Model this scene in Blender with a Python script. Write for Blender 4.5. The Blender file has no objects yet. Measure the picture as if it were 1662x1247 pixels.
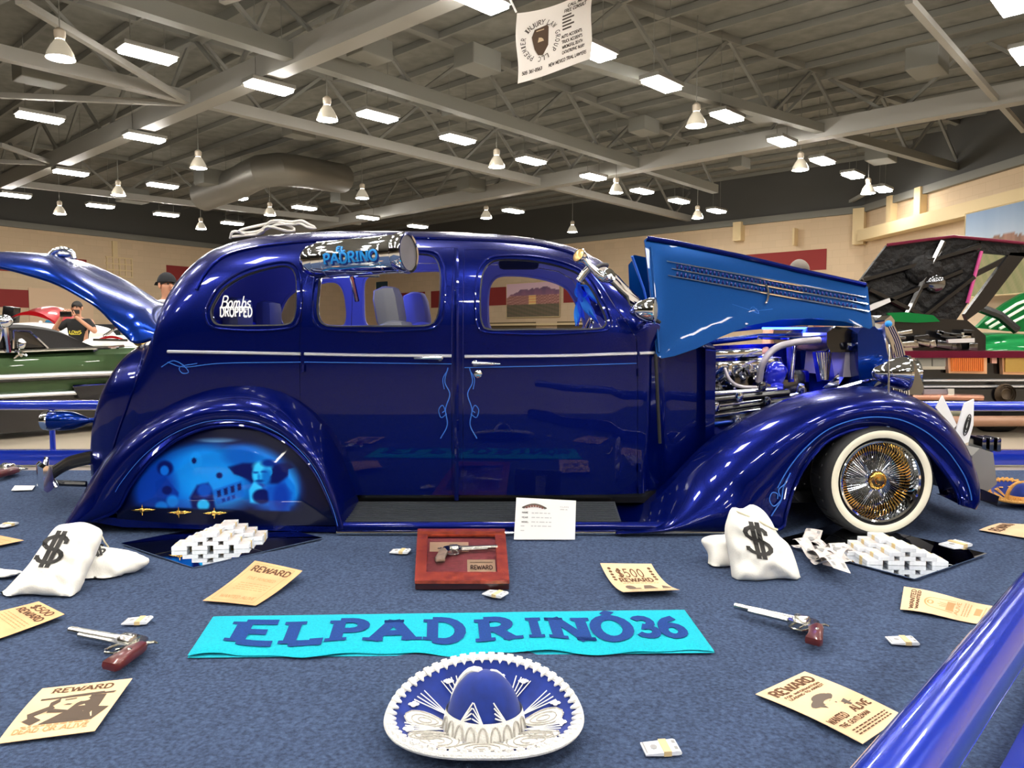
import bpy, bmesh, math, random
from mathutils import Vector as V, Matrix
from mathutils.geometry import delaunay_2d_cdt
random.seed(36)
PI = math.pi
sc = bpy.context.scene
COL = sc.collection

# ---------------------------------------------------------------- camera, world, exposure
F, CX, CY, HZ, H = 1250.0, 831.0, 623.5, 546.0, 0.945
PITCH = math.atan((CY - HZ) / F)
cd = bpy.data.cameras.new('camera')
cd.sensor_width = 36.0
cd.lens = F / 1662.0 * 36.0
cd.clip_end = 400
cam = bpy.data.objects.new('camera', cd)
COL.objects.link(cam)
cam.location = (0, 0, H)
cam.rotation_euler = (PI / 2 - PITCH, 0, 0)
sc.camera = cam
w = bpy.data.worlds.new('hall_air')
sc.world = w
w.use_nodes = True
w.node_tree.nodes['Background'].inputs[0].default_value = (0.55, 0.53, 0.5, 1)
w.node_tree.nodes['Background'].inputs[1].default_value = 0.35
sc.view_settings.view_transform = 'Standard'
sc.view_settings.look = 'None'
sc.view_settings.exposure = 0.32
sc.view_settings.gamma = 1.0
sc.view_settings.use_curve_mapping = False
LAMP = 66.0          # radiance of the hall's high-bay lamps

def ray(u, v):
    x = (u - CX) / F
    y = -(v - CY) / F
    return x, math.cos(PITCH) + math.sin(PITCH) * y, -math.sin(PITCH) + math.cos(PITCH) * y

def P(u, v, Y):
    x, dy, dz = ray(u, v)
    t = Y / dy
    return V((x * t, Y, H + dz * t))

def G(u, v, z=0.0):
    x, dy, dz = ray(u, v)
    t = (z - H) / dz
    return V((x * t, dy * t, z))

# ---------------------------------------------------------------- materials
def lin(c):
    return tuple(((x / 255) / 12.92 if x / 255 <= 0.04045 else ((x / 255 + 0.055) / 1.055) ** 2.4) for x in c)

MATS = {}
def mat(name, rgb, rough=0.5, metal=0.0, coat=0.0, emit=0.0, trans=0.0, noise=None, bump=None, rgb2=None,
        vcol=False, spec=None, alpha=1.0, sheen=0.0, ior=None):
    m = bpy.data.materials.new(name)
    m.use_nodes = True
    nt = m.node_tree
    b = nt.nodes['Principled BSDF']
    c = lin(rgb) + (1,)
    b.inputs['Base Color'].default_value = c
    b.inputs['Roughness'].default_value = rough
    b.inputs['Metallic'].default_value = metal
    if coat:
        b.inputs['Coat Weight'].default_value = coat
        b.inputs['Coat Roughness'].default_value = 0.02
    if emit:
        b.inputs['Emission Color'].default_value = c
        b.inputs['Emission Strength'].default_value = emit
    if trans:
        b.inputs['Transmission Weight'].default_value = trans
    if spec is not None:
        b.inputs['Specular IOR Level'].default_value = spec
    if alpha < 1:
        b.inputs['Alpha'].default_value = alpha
    if sheen:
        b.inputs['Sheen Weight'].default_value = sheen
    if ior:
        b.inputs['IOR'].default_value = ior
    tc = nt.nodes.new('ShaderNodeTexCoord')
    if noise:
        n = nt.nodes.new('ShaderNodeTexNoise')
        n.inputs['Scale'].default_value = noise[0]
        n.inputs['Detail'].default_value = 6
        nt.links.new(tc.outputs['Object'], n.inputs['Vector'])
        r = nt.nodes.new('ShaderNodeValToRGB')
        r.color_ramp.elements[0].position = 0.3
        r.color_ramp.elements[1].position = 0.7
        c2 = lin(rgb2) if rgb2 else tuple(x * (1 - noise[1]) for x in c[:3])
        r.color_ramp.elements[0].color = tuple(c2) + (1,)
        r.color_ramp.elements[1].color = c
        nt.links.new(n.outputs['Fac'], r.inputs['Fac'])
        nt.links.new(r.outputs['Color'], b.inputs['Base Color'])
    if vcol:
        a = nt.nodes.new('ShaderNodeVertexColor')
        a.layer_name = 'Col'
        nt.links.new(a.outputs['Color'], b.inputs['Base Color'])
    if bump:
        n2 = nt.nodes.new('ShaderNodeTexNoise')
        n2.inputs['Scale'].default_value = bump[0]
        n2.inputs['Detail'].default_value = 4
        nt.links.new(tc.outputs['Object'], n2.inputs['Vector'])
        bp = nt.nodes.new('ShaderNodeBump')
        bp.inputs['Strength'].default_value = bump[1]
        bp.inputs['Distance'].default_value = bump[2] if len(bump) > 2 else 0.005
        nt.links.new(n2.outputs['Fac'], bp.inputs['Height'])
        nt.links.new(bp.outputs['Normal'], b.inputs['Normal'])
    MATS[name] = m
    return m

def candy(name, rgb, rgb2, metal=.7, rough=.24, coat=.42):
    """clear-coated metal flake paint"""
    m = mat(name, rgb, rough, metal, coat, spec=.12)
    nt = m.node_tree
    b = nt.nodes['Principled BSDF']
    tc = nt.nodes.new('ShaderNodeTexCoord')
    n = nt.nodes.new('ShaderNodeTexNoise')
    n.inputs['Scale'].default_value = 900
    nt.links.new(tc.outputs['Object'], n.inputs['Vector'])
    r = nt.nodes.new('ShaderNodeValToRGB')
    r.color_ramp.elements[0].position = 0.35
    r.color_ramp.elements[1].position = 0.7
    r.color_ramp.elements[0].color = lin(rgb2) + (1,)
    r.color_ramp.elements[1].color = lin(rgb) + (1,)
    nt.links.new(n.outputs['Fac'], r.inputs['Fac'])
    nt.links.new(r.outputs['Color'], b.inputs['Base Color'])
    return m

PAINT = candy('candy_blue_paint', (0, 48, 140), (0, 30, 104))
PAINTD = candy('deep_blue_paint', (0, 20, 110), (0, 8, 72), .6, .26, .45)
PAINTH = candy('hood_blue_paint', (0, 60, 122), (0, 46, 98), .45, .34, .25)
CHROME = mat('chrome', (225, 228, 232), 0.06, 1.0)
DCHROME = mat('smoked_chrome', (120, 122, 126), 0.12, 1.0)
GOLD = mat('gold_plate', (226, 178, 92), 0.16, 1.0)
RUBBER = mat('black_rubber', (22, 22, 24), 0.55, bump=(60, 0.3))
BLACK = mat('black_enamel', (12, 12, 14), 0.25, coat=0.5)
DARK = mat('dark_fabric', (26, 27, 32), 0.9)
WHITEWALL = mat('cream_whitewall', (228, 222, 200), 0.6)
LINER = mat('interior_vinyl', (118, 120, 168), 0.6, bump=(40, 0.15))
SEATM = mat('grey_seat_vinyl', (122, 124, 132), 0.55, bump=(30, 0.2))
WHITE = mat('white_card', (240, 240, 238), 0.6)
INK = mat('black_ink', (38, 36, 34), 0.8)
CANVAS = mat('white_canvas', (240, 238, 230), 0.9, noise=(14, 0.1), bump=(220, 0.4, 0.003))
PAPER = mat('tan_paper', (234, 196, 156), 0.8, noise=(9, 0.16), bump=(30, 0.2))
PAPER2 = mat('orange_tan_paper', (228, 178, 128), 0.8, noise=(9, 0.2), bump=(30, 0.2))
SEPIA = mat('sepia_ink', (92, 60, 34), 0.85)
SEPIAL = mat('faded_sepia_ink', (186, 144, 96), 0.85)
GREYINK = mat('grey_ink', (150, 150, 150), 0.85)
BILL = mat('banknote_paper', (222, 214, 210), 0.8, noise=(45, 0.3), bump=(90, 0.3))
BILLW = mat('banknote_edges', (226, 230, 236), 0.8, noise=(120, 0.12))
BANDM = mat('paper_band', (214, 190, 140), 0.8)
GLASS = mat('clear_glass', (250, 250, 255), 0.0, trans=1.0, ior=1.05)
SMOKE = mat('tinted_glass', (120, 124, 150), 0.02, trans=1.0, ior=1.03)
MIRROR = mat('mirror_silver', (232, 236, 240), 0.015, 1.0)
WOOD = mat('red_mahogany', (176, 76, 48), 0.22, coat=1.0, noise=(26, 0.6), bump=(60, 0.15))
WOODD = mat('dark_mahogany', (58, 20, 18), 0.3, coat=0.6, noise=(20, 0.4))
VELVET = mat('red_velvet', (150, 66, 66), 0.9, noise=(40, 0.3))
NICKEL = mat('nickel', (205, 203, 195), 0.2, 1.0, noise=(60, 0.35))
GRIPM = mat('brown_grip', (98, 32, 30), 0.35, coat=0.5, noise=(30, 0.4))
GRIPG = mat('horn_grip', (150, 128, 112), 0.4, coat=0.5, noise=(50, 0.5))
STEEL = mat('grey_roof_steel', (160, 159, 153), 0.55)
STEELD = mat('dark_roof_steel', (128, 128, 122), 0.7)
LAMPM = mat('lamp_glow', (255, 250, 242), 0.5, emit=LAMP)
LAMPB = mat('pendant_glow', (236, 246, 255), 0.5, emit=LAMP * 0.8)
SHADE = mat('ribbed_reflector', (206, 196, 176), 0.25, 0.6, emit=0.35)
GALV = mat('galvanised_metal', (150, 148, 142), 0.45, 0.6)
BLUELED = mat('blue_led', (40, 70, 255), 0.5, emit=14.0)
SKIN = mat('skin', (196, 142, 112), 0.55)
HAIR = mat('black_hair', (24, 20, 18), 0.6)
GREYHAIR = mat('grey_hair', (112, 104, 96), 0.7)
RAILM = mat('rail_blue', (26, 56, 190), 0.18, 0.35, coat=1.0, bump=(500, 0.15, 0.001))
TURQ = mat('turquoise_terry', (0, 212, 238), 0.95, noise=(160, 0.22), bump=(420, 1.0, 0.008))
TERRYB = mat('navy_terry', (0, 66, 150), 0.95, noise=(160, 0.3), bump=(420, 0.9, 0.006))
HATB = mat('royal_blue_velvet', (6, 42, 132), 0.9, noise=(24, 0.35), sheen=0.15)
HATW = mat('white_embroidery', (246, 245, 240), 0.8, noise=(90, 0.16), bump=(260, 0.8, 0.004))
HATG = mat('silver_thread', (184, 180, 172), 0.6, noise=(160, 0.4))
PIN = mat('light_blue_pinstripe', (44, 104, 196), 0.5)
CYAN = mat('cyan_lettering', (30, 140, 215), 0.35)
NAVYL = mat('navy_lettering', (14, 46, 120), 0.35)

# ---------------------------------------------------------------- mesh builder
WM = {}
class MB:
    def __init__(s):
        s.v = []; s.f = []; s.mi = []; s.cur = 0
    def add(s, vs, fs):
        o = len(s.v)
        s.v += [V(p) for p in vs]
        s.f += [tuple(i + o for i in f) for f in fs]
        s.mi += [s.cur] * len(fs)
        return s
    def box(s, c, size, rot=None, bev=0.0):
        hx, hy, hz = size[0] / 2, size[1] / 2, size[2] / 2
        R = rot if rot is not None else Matrix.Identity(3)
        c = V(c)
        if bev <= 0:
            vs = [c + R @ V((x, y, z)) for x in (-hx, hx) for y in (-hy, hy) for z in (-hz, hz)]
            return s.add(vs, [(0, 1, 3, 2), (4, 6, 7, 5), (0, 4, 5, 1), (2, 3, 7, 6), (0, 2, 6, 4), (1, 5, 7, 3)])
        bm = bmesh.new()
        bmesh.ops.create_cube(bm, size=1)
        for q in bm.verts:
            q.co = V((q.co.x * size[0], q.co.y * size[1], q.co.z * size[2]))
        bmesh.ops.bevel(bm, geom=list(bm.edges), offset=bev, segments=2, affect='EDGES', profile=0.6)
        bm.verts.index_update()
        vs = [c + R @ q.co for q in bm.verts]
        fs = [tuple(q.index for q in f.verts) for f in bm.faces]
        bm.free()
        return s.add(vs, fs)
    def tube(s, pts, r, n=10, closed=False, caps=True, flat=None):
        pts = [V(p) for p in pts]
        m = len(pts)
        rs = r if isinstance(r, (list, tuple)) else [r] * m
        up = None
        vs = []
        for i, p in enumerate(pts):
            if closed:
                d = pts[(i + 1) % m] - pts[i - 1]
            else:
                d = pts[min(i + 1, m - 1)] - pts[max(i - 1, 0)]
            if d.length < 1e-9: d = V((0, 0, 1))
            d.normalize()
            if up is None:
                up = V((0, 0, 1)) if abs(d.z) < 0.9 else V((0, 1, 0))
            a = up - d * up.dot(d)
            if a.length < 1e-6: a = d.orthogonal()
            a.normalize()
            up = a
            b = d.cross(a)
            for k in range(n):
                t = 2 * PI * k / n
                vs.append(p + (a * math.cos(t) + b * math.sin(t)) * rs[i])
        fs = []
        for i in range(m if closed else m - 1):
            j = (i + 1) % m
            for k in range(n):
                k2 = (k + 1) % n
                fs.append((i * n + k, i * n + k2, j * n + k2, j * n + k))
        if caps and not closed:
            fs.append(tuple(range(n - 1, -1, -1)))
            fs.append(tuple((m - 1) * n + k for k in range(n)))
        return s.add(vs, fs)
    def lathe(s, prof, c, axis=V((0, 0, 1)), n=32, ref=None):
        """prof: (radius, height) pairs along axis from c"""
        axis = V(axis).normalized(); c = V(c)
        a = V(ref).normalized() if ref is not None else axis.orthogonal().normalized()
        b = axis.cross(a)
        vs = []
        for r, h in prof:
            for k in range(n):
                t = 2 * PI * k / n
                vs.append(c + axis * h + (a * math.cos(t) + b * math.sin(t)) * max(r, 1e-5))
        fs = []
        for i in range(len(prof) - 1):
            for k in range(n):
                k2 = (k + 1) % n
                fs.append((i * n + k, i * n + k2, (i + 1) * n + k2, (i + 1) * n + k))
        return s.add(vs, fs)
    def grid(s, fn, nu, nv, wu=False, wv=False):
        vs = [fn(i / (nu - (0 if wu else 1)), j / (nv - (0 if wv else 1))) for i in range(nu) for j in range(nv)]
        fs = []
        for i in range(nu if wu else nu - 1):
            for j in range(nv if wv else nv - 1):
                i2, j2 = (i + 1) % nu, (j + 1) % nv
                fs.append((i * nv + j, i2 * nv + j, i2 * nv + j2, i * nv + j2))
        return s.add(vs, fs)
    def prism(s, poly, ext):
        poly = [V(p) for p in poly]; ext = V(ext); n = len(poly)
        vs = poly + [p + ext for p in poly]
        fs = [tuple(range(n - 1, -1, -1)), tuple(range(n, 2 * n))]
        fs += [(i, (i + 1) % n, n + (i + 1) % n, n + i) for i in range(n)]
        return s.add(vs, fs)
    def quads(s, qs, fn):
        for q in qs:
            s.add([fn(*p) for p in q], [tuple(range(len(q)))])
        return s
    def ball(s, c, r, nu=16, nv=10):
        c = V(c); r = r if isinstance(r, (tuple, list)) else (r, r, r)
        return s.grid(lambda a, b: c + V((r[0] * math.cos(2 * PI * a) * math.sin(PI * (0.01 + 0.98 * b)), r[1] * math.sin(2 * PI * a) * math.sin(PI * (0.01 + 0.98 * b)), r[2] * math.cos(PI * (0.01 + 0.98 * b)))), nu, nv, wu=True)
    def build(s, name, m, parent=None, smooth=True, angle=40, fix=True):
        me = bpy.data.meshes.new(name)
        inv = WM[parent.name].inverted() if parent is not None else Matrix.Identity(4)
        me.from_pydata([inv @ p for p in s.v], [], s.f)
        for x in (m if isinstance(m, (list, tuple)) else [m]):
            me.materials.append(x)
        if isinstance(m, (list, tuple)):
            me.polygons.foreach_set('material_index', s.mi)
        if fix:
            bm = bmesh.new(); bm.from_mesh(me)
            bmesh.ops.recalc_face_normals(bm, faces=bm.faces)
            bm.to_mesh(me); bm.free()
        finish(me, smooth, angle)
        return link(name, me, parent)

def finish(me, smooth=True, angle=40):
    if smooth:
        me.polygons.foreach_set('use_smooth', [True] * len(me.polygons))
        me.set_sharp_from_angle(angle=math.radians(angle))
    me.update()

def link(name, me, parent=None):
    o = bpy.data.objects.new(name, me)
    COL.objects.link(o)
    if parent is not None:
        o.parent = parent
        WM[o.name] = WM[parent.name].copy()
    else:
        WM[o.name] = Matrix.Identity(4)
    return o

def thing(name, label, cat, loc=(0, 0, 0), rz=0.0, group=None, rot=None):
    o = bpy.data.objects.new(name, None)
    o.empty_display_size = 0.1
    COL.objects.link(o)
    M = Matrix.Translation(V(loc)) @ (rot.to_4x4() if rot is not None else Matrix.Rotation(rz, 4, 'Z'))
    o.matrix_world = M
    WM[o.name] = M
    return tag(o, label, cat, group)

def tag(o, label=None, cat=None, group=None, kind=None):
    if label: o['label'] = label
    if cat: o['category'] = cat
    if group: o['group'] = group
    if kind: o['kind'] = kind
    return o

def struct(o):
    o['kind'] = 'structure'
    return o

def clone(o, parent=None, label=None, mw=None):
    c = o.copy()
    COL.objects.link(c)
    if parent is not None: c.parent = parent
    if label: c['label'] = label
    for ch in list(o.children):
        clone(ch, c)
    return c

def spline(pts, n, closed=False):
    """Catmull-Rom resample by arc length"""
    pts = [V(p) for p in pts]
    m = len(pts)
    dense = []
    segs = m if closed else m - 1
    for i in range(segs):
        p0 = pts[i - 1] if (closed or i > 0) else pts[0] * 2 - pts[1]
        p1 = pts[i]; p2 = pts[(i + 1) % m]
        p3 = pts[(i + 2) % m] if (closed or i + 2 < m) else p2 * 2 - p1
        for k in range(12):
            t = k / 12
            dense.append(0.5 * ((2 * p1) + (p2 - p0) * t + (2 * p0 - 5 * p1 + 4 * p2 - p3) * t * t + (3 * p1 - p0 - 3 * p2 + p3) * t ** 3))
    dense.append(pts[0].copy() if closed else pts[-1].copy())
    L = [0.0]
    for a, b in zip(dense, dense[1:]): L.append(L[-1] + (b - a).length)
    out = []
    j = 0
    cnt = n if closed else n - 1
    for i in range(n):
        t = L[-1] * i / cnt
        while j < len(L) - 2 and L[j + 1] < t: j += 1
        d = L[j + 1] - L[j]
        out.append(dense[j].lerp(dense[j + 1], (t - L[j]) / d if d > 1e-12 else 0))
    return out

def interp(tab, x):
    if x <= tab[0][0]: return tab[0][1]
    for (a, b), (c, d) in zip(tab, tab[1:]):
        if x <= c:
            t = (x - a) / (c - a)
            return b + (d - b) * t
    return tab[-1][1]

def fill(poly, step):
    """2-D outline -> (points, triangles, boundary distance) with an even inner grid"""
    n = len(poly)
    def dist(p):
        best = 1e9
        for i in range(n):
            a, b = poly[i], poly[(i + 1) % n]
            dx, dy = b[0] - a[0], b[1] - a[1]
            l = dx * dx + dy * dy
            t = 0 if l == 0 else max(0, min(1, ((p[0] - a[0]) * dx + (p[1] - a[1]) * dy) / l))
            best = min(best, math.hypot(p[0] - a[0] - t * dx, p[1] - a[1] - t * dy))
        return best
    def inside(p):
        c = False
        for i in range(n):
            a, b = poly[i], poly[i - 1]
            if (a[1] > p[1]) != (b[1] > p[1]) and p[0] < (b[0] - a[0]) * (p[1] - a[1]) / (b[1] - a[1]) + a[0]: c = not c
        return c
    x0, x1 = min(p[0] for p in poly), max(p[0] for p in poly)
    y0, y1 = min(p[1] for p in poly), max(p[1] for p in poly)
    pts = [V((p[0], p[1])) for p in poly]
    y = y0 + step / 2; row = 0
    while y < y1:
        x = x0 + step / 2 + (step / 2 if row % 2 else 0)
        while x < x1:
            if inside((x, y)) and dist((x, y)) > step * 0.45: pts.append(V((x, y)))
            x += step
        y += step * 0.87; row += 1
    r = delaunay_2d_cdt(pts, [], [list(range(n))], 1, 1e-7)
    return [tuple(p) for p in r[0]], [tuple(f) for f in r[2]], [0.0 if i < n else dist(p) for i, p in enumerate(r[0])]

# ---------------------------------------------------------------- stroke lettering
def _arc(cx, cy, rx, ry, a0, a1, n=9):
    return [(cx + rx * math.cos(math.radians(a0 + (a1 - a0) * i / n)), cy + ry * math.sin(math.radians(a0 + (a1 - a0) * i / n))) for i in range(n + 1)]
GL = {
 'A': (.8, [[(0, 0), (.4, 1)], [(.4, 1), (.8, 0)], [(.16, .36), (.64, .36)]]),
 'B': (.65, [[(.1, 0), (.1, 1)], [(.1, 1)] + _arc(.35, .76, .24, .24, 90, -90) + [(.1, .52)], [(.1, .52)] + _arc(.37, .26, .28, .26, 90, -90) + [(.1, 0)]]),
 'C': (.7, [_arc(.4, .5, .38, .5, 50, 310, 12)]),
 'D': (.75, [[(.1, 0), (.1, 1)], [(.1, 1)] + _arc(.3, .5, .42, .5, 90, -90) + [(.1, 0)]]),
 'E': (.65, [[(.1, 0), (.1, 1)], [(.1, 1), (.62, 1)], [(.1, .52), (.5, .52)], [(.1, 0), (.65, 0)]]),
 'F': (.6, [[(.1, 0), (.1, 1)], [(.1, 1), (.6, 1)], [(.1, .52), (.48, .52)]]),
 'G': (.75, [_arc(.4, .5, .38, .5, 50, 340, 12) + [(.76, .45), (.5, .45)]]),
 'H': (.75, [[(.1, 0), (.1, 1)], [(.65, 0), (.65, 1)], [(.1, .5), (.65, .5)]]),
 'I': (.3, [[(.15, 0), (.15, 1)]]),
 'J': (.5, [[(.4, 1), (.4, .25)] + _arc(.2, .25, .2, .25, 0, -160, 6)]),
 'K': (.72, [[(.1, 0), (.1, 1)], [(.62, 1), (.12, .45)], [(.25, .58), (.68, 0)]]),
 'L': (.6, [[(.1, 0), (.1, 1)], [(.1, 0), (.6, 0), (.6, .18)]]),
 'M': (.95, [[(.1, 0), (.1, 1)], [(.1, 1), (.47, .2)], [(.47, .2), (.85, 1)], [(.85, 1), (.85, 0)]]),
 'N': (.8, [[(.1, 0), (.1, 1)], [(.1, 1), (.7, 0)], [(.7, 0), (.7, 1)]]),
 'O': (.8, [_arc(.4, .5, .36, .5, 0, 360, 18)]),
 'P': (.65, [[(.1, 0), (.1, 1)], [(.1, 1)] + _arc(.34, .74, .27, .26, 90, -90) + [(.1, .48)]]),
 'Q': (.8, [_arc(.4, .5, .36, .5, 0, 360, 18), [(.5, .25), (.8, -.05)]]),
 'R': (.72, [[(.1, 0), (.1, 1)], [(.1, 1)] + _arc(.34, .75, .26, .25, 90, -90) + [(.1, .5)], [(.35, .5), (.68, 0)]]),
 'S': (.6, [_arc(.32, .76, .24, .24, 30, 270, 8) + _arc(.3, .26, .27, .26, 90, -150, 9)]),
 'T': (.7, [[(.35, 0), (.35, 1)], [(0, .85), (0, 1), (.7, 1), (.7, .85)]]),
 'U': (.75, [[(.1, 1), (.1, .35)] + _arc(.37, .35, .27, .35, 180, 360, 8) + [(.65, 1)]]),
 'V': (.75, [[(0, 1), (.37, 0)], [(.37, 0), (.75, 1)]]),
 'W': (1.05, [[(0, 1), (.26, 0)], [(.26, 0), (.52, .9)], [(.52, .9), (.78, 0)], [(.78, 0), (1.05, 1)]]),
 'X': (.7, [[(0, 0), (.7, 1)], [(0, 1), (.7, 0)]]),
 'Y': (.7, [[(0, 1), (.35, .5)], [(.7, 1), (.35, .5)], [(.35, .5), (.35, 0)]]),
 'Z': (.65, [[(0, 1), (.62, 1), (0, 0), (.65, 0)]]),
 '0': (.6, [_arc(.3, .5, .25, .5, 0, 360, 16)]),
 '1': (.4, [[(.05, .8), (.22, 1), (.22, 0)]]),
 '3': (.6, [_arc(.28, .75, .24, .25, 150, -80, 8) + _arc(.28, .26, .28, .26, 80, -150, 9)]),
 '5': (.6, [[(.52, 1), (.12, 1), (.1, .55)] + _arc(.28, .32, .27, .32, 120, -150, 10)]),
 '6': (.6, [[(.5, 1)] + _arc(.42, .34, .37, .6, 115, 180, 5) + _arc(.3, .3, .25, .3, 180, 540, 14)]),
 '$': (.62, [_arc(.32, .72, .26, .22, 20, 270, 8) + _arc(.32, .27, .28, .23, 90, -160, 9), [(.26, -.12), (.26, 1.12)], [(.4, -.12), (.4, 1.12)]]),
 'o': (.5, [_arc(.25, .28, .2, .28, 0, 360, 12)]),
 'm': (.8, [[(.08, 0), (.08, .56)], _arc(.22, .36, .14, .2, 180, 0, 6) + [(.36, 0)], _arc(.5, .36, .14, .2, 180, 0, 6) + [(.64, 0)]]),
 'b': (.5, [[(.08, 0), (.08, 1)], _arc(.27, .27, .19, .27, 180, 540, 12)]),
 's': (.42, [_arc(.22, .42, .15, .14, 30, 270, 6) + _arc(.2, .14, .17, .14, 90, -150, 6)]),
 'a': (.5, [_arc(.24, .27, .18, .27, 0, 360, 12), [(.43, .56), (.43, 0)]]),
 'e': (.5, [[(.07, .28), (.42, .28)] + _arc(.25, .28, .18, .27, 0, 320, 10)]),
 'r': (.4, [[(.08, 0), (.08, .56)], _arc(.24, .38, .15, .18, 180, 40, 5)]),
 'n': (.5, [[(.08, 0), (.08, .56)], _arc(.24, .36, .16, .2, 180, 0, 6) + [(.4, 0)]]),
 't': (.36, [[(.15, 1), (.15, 0)], [(0, .62), (.34, .62)]]),
 'w': (.7, [[(0, .56), (.17, 0), (.34, .5), (.51, 0), (.68, .56)]]),
 'h': (.5, [[(.08, 0), (.08, 1)], _arc(.24, .36, .16, .2, 180, 0, 6) + [(.4, 0)]]),
 'i': (.2, [[(.1, 0), (.1, .56)]]), 'l': (.2, [[(.1, 0), (.1, 1)]]),
 '.': (.2, [[(.06, .03), (.14, .03)]]), ':': (.2, [[(.06, .1), (.14, .1)], [(.06, .5), (.14, .5)]]), '-': (.4, [[(.05, .5), (.35, .5)]]), ' ': (.4, []),
}
GL['Ó'] = (.8, GL['O'][1] + [[(.36, 1.12), (.52, 1.34)]])

def ribbon(pts, w, sub=1):
    out = []
    n = len(pts)
    closed = n > 3 and math.hypot(pts[0][0] - pts[-1][0], pts[0][1] - pts[-1][1]) < 1e-4
    L = []
    for i, p in enumerate(pts):
        a = pts[i - 1] if i > 0 else (pts[-2] if closed else p)
        b = pts[i + 1] if i < n - 1 else (pts[1] if closed else p)
        d1 = V((p[0] - a[0], p[1] - a[1])); d2 = V((b[0] - p[0], b[1] - p[1]))
        if d1.length < 1e-9: d1 = d2.copy()
        if d2.length < 1e-9: d2 = d1.copy()
        d1.normalize(); d2.normalize()
        m = V((-(d1.y + d2.y), d1.x + d2.x))
        if m.length < 1e-6: m = V((-d1.y, d1.x))
        m.normalize()
        c = max(0.5, m.dot(V((-d1.y, d1.x))))
        m *= w / 2 / c
        L.append(((p[0] + m.x, p[1] + m.y), (p[0] - m.x, p[1] - m.y)))
    for (a, b), (c, d) in zip(L, L[1:]):
        for k in range(sub):
            t0, t1 = k / sub, (k + 1) / sub
            l = lambda p, q, t: (p[0] + (q[0] - p[0]) * t, p[1] + (q[1] - p[1]) * t)
            out.append((l(b, d, t0), l(b, d, t1), l(a, c, t1), l(a, c, t0)))
    return out

def text(s, x=0.0, y=0.0, h=1.0, width=None, wt=0.16, serif=0.3, gap=0.14, align='l', sub=2, slant=0.0):
    """quads of a line of lettering; width stretches it"""
    qs = []
    cx = 0.0
    for ch in s:
        g = GL.get(ch) or GL.get(ch.upper()) or GL[' ']
        for st in g[1]:
            qs += [[(px + cx, py) for px, py in q] for q in ribbon(st, wt, sub if len(st) == 2 else 1)]
            if serif and len(st) == 2 and abs(st[0][1] - st[1][1]) > .3:
                for p in st:
                    if p[1] > .95 or p[1] < .05:
                        yy = 1 - wt * .25 if p[1] > .5 else wt * .25
                        qs.append([(p[0] + cx - serif / 2, yy - wt * .28), (p[0] + cx + serif / 2, yy - wt * .28), (p[0] + cx + serif / 2, yy + wt * .28), (p[0] + cx - serif / 2, yy + wt * .28)])
        cx += g[0] + gap
    tot = max(cx - gap, 1e-6)
    sx = (width / tot) if width else h
    off = {'l': 0, 'c': -tot * sx / 2, 'r': -tot * sx}[align]
    return [[(x + off + (px + slant * py) * sx, y + py * h) for px, py in q] for q in qs]

def rect(x0, y0, x1, y1, nx=1, ny=1):
    return [[(x0 + (x1 - x0) * i / nx, y0 + (y1 - y0) * j / ny), (x0 + (x1 - x0) * (i + 1) / nx, y0 + (y1 - y0) * j / ny), (x0 + (x1 - x0) * (i + 1) / nx, y0 + (y1 - y0) * (j + 1) / ny), (x0 + (x1 - x0) * i / nx, y0 + (y1 - y0) * (j + 1) / ny)] for i in range(nx) for j in range(ny)]

def disc(cx, cy, rx, ry, n=14, rot=0.0):
    c, s = math.cos(rot), math.sin(rot)
    pts = [(cx + rx * math.cos(2 * PI * k / n) * c - ry * math.sin(2 * PI * k / n) * s, cy + rx * math.cos(2 * PI * k / n) * s + ry * math.sin(2 * PI * k / n) * c) for k in range(n)]
    return [[(cx, cy), pts[k], pts[(k + 1) % n]] for k in range(n)]

# ================================================================ THE HALL
ZT = 7.6                                    # top of the painted walls
ZD = 10.2                                   # roof deck
L0, L1 = G(0, 362, ZT), G(300, 395, ZT)
M0, M1 = G(1060, 377, ZT), G(1404, 340, ZT)
R1 = G(1662, 261, ZT)
def isect(a, b, c, d):
    d1 = (b - a).xy; d2 = (d - c).xy
    den = d1.x * d2.y - d1.y * d2.x
    t = ((c.x - a.x) * d2.y - (c.y - a.y) * d2.x) / den
    return a + (b - a) * t
CORN = isect(L0, L1, M0, M1)
AX = (M1 - CORN).xy.normalized().to_3d()     # along the back wall, left to right
BX = V((-AX.y, AX.x, 0))                     # away from the camera
BLK = mat('painted_block_wall', (214, 190, 152), 0.85)
def brickify(m, c1, c2):
    nt = m.node_tree; b = nt.nodes['Principled BSDF']
    tc = nt.nodes.new('ShaderNodeTexCoord')
    mp = nt.nodes.new('ShaderNodeMapping')
    mp.inputs['Rotation'].default_value = (PI / 2, 0, 0)
    br = nt.nodes.new('ShaderNodeTexBrick')
    br.inputs['Scale'].default_value = 1.0
    br.inputs['Brick Width'].default_value = 0.8
    br.inputs['Row Height'].default_value = 0.4
    br.inputs['Mortar Size'].default_value = 0.012
    br.inputs['Color1'].default_value = lin(c1) + (1,)
    br.inputs['Color2'].default_value = lin([x * .97 for x in c1]) + (1,)
    br.inputs['Mortar'].default_value = lin(c2) + (1,)
    nt.links.new(tc.outputs['Object'], mp.inputs['Vector'])
    nt.links.new(mp.outputs['Vector'], br.inputs['Vector'])
    nt.links.new(br.outputs['Color'], b.inputs['Base Color'])
brickify(BLK, (216, 192, 160), (206, 182, 150))
REDM = mat('maroon_wall_paint', (142, 46, 44), 0.8)
CREAM = mat('cream_trim', (222, 200, 156), 0.8)
UPPER = mat('dark_upper_wall', (84, 84, 82), 0.9)
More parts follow.
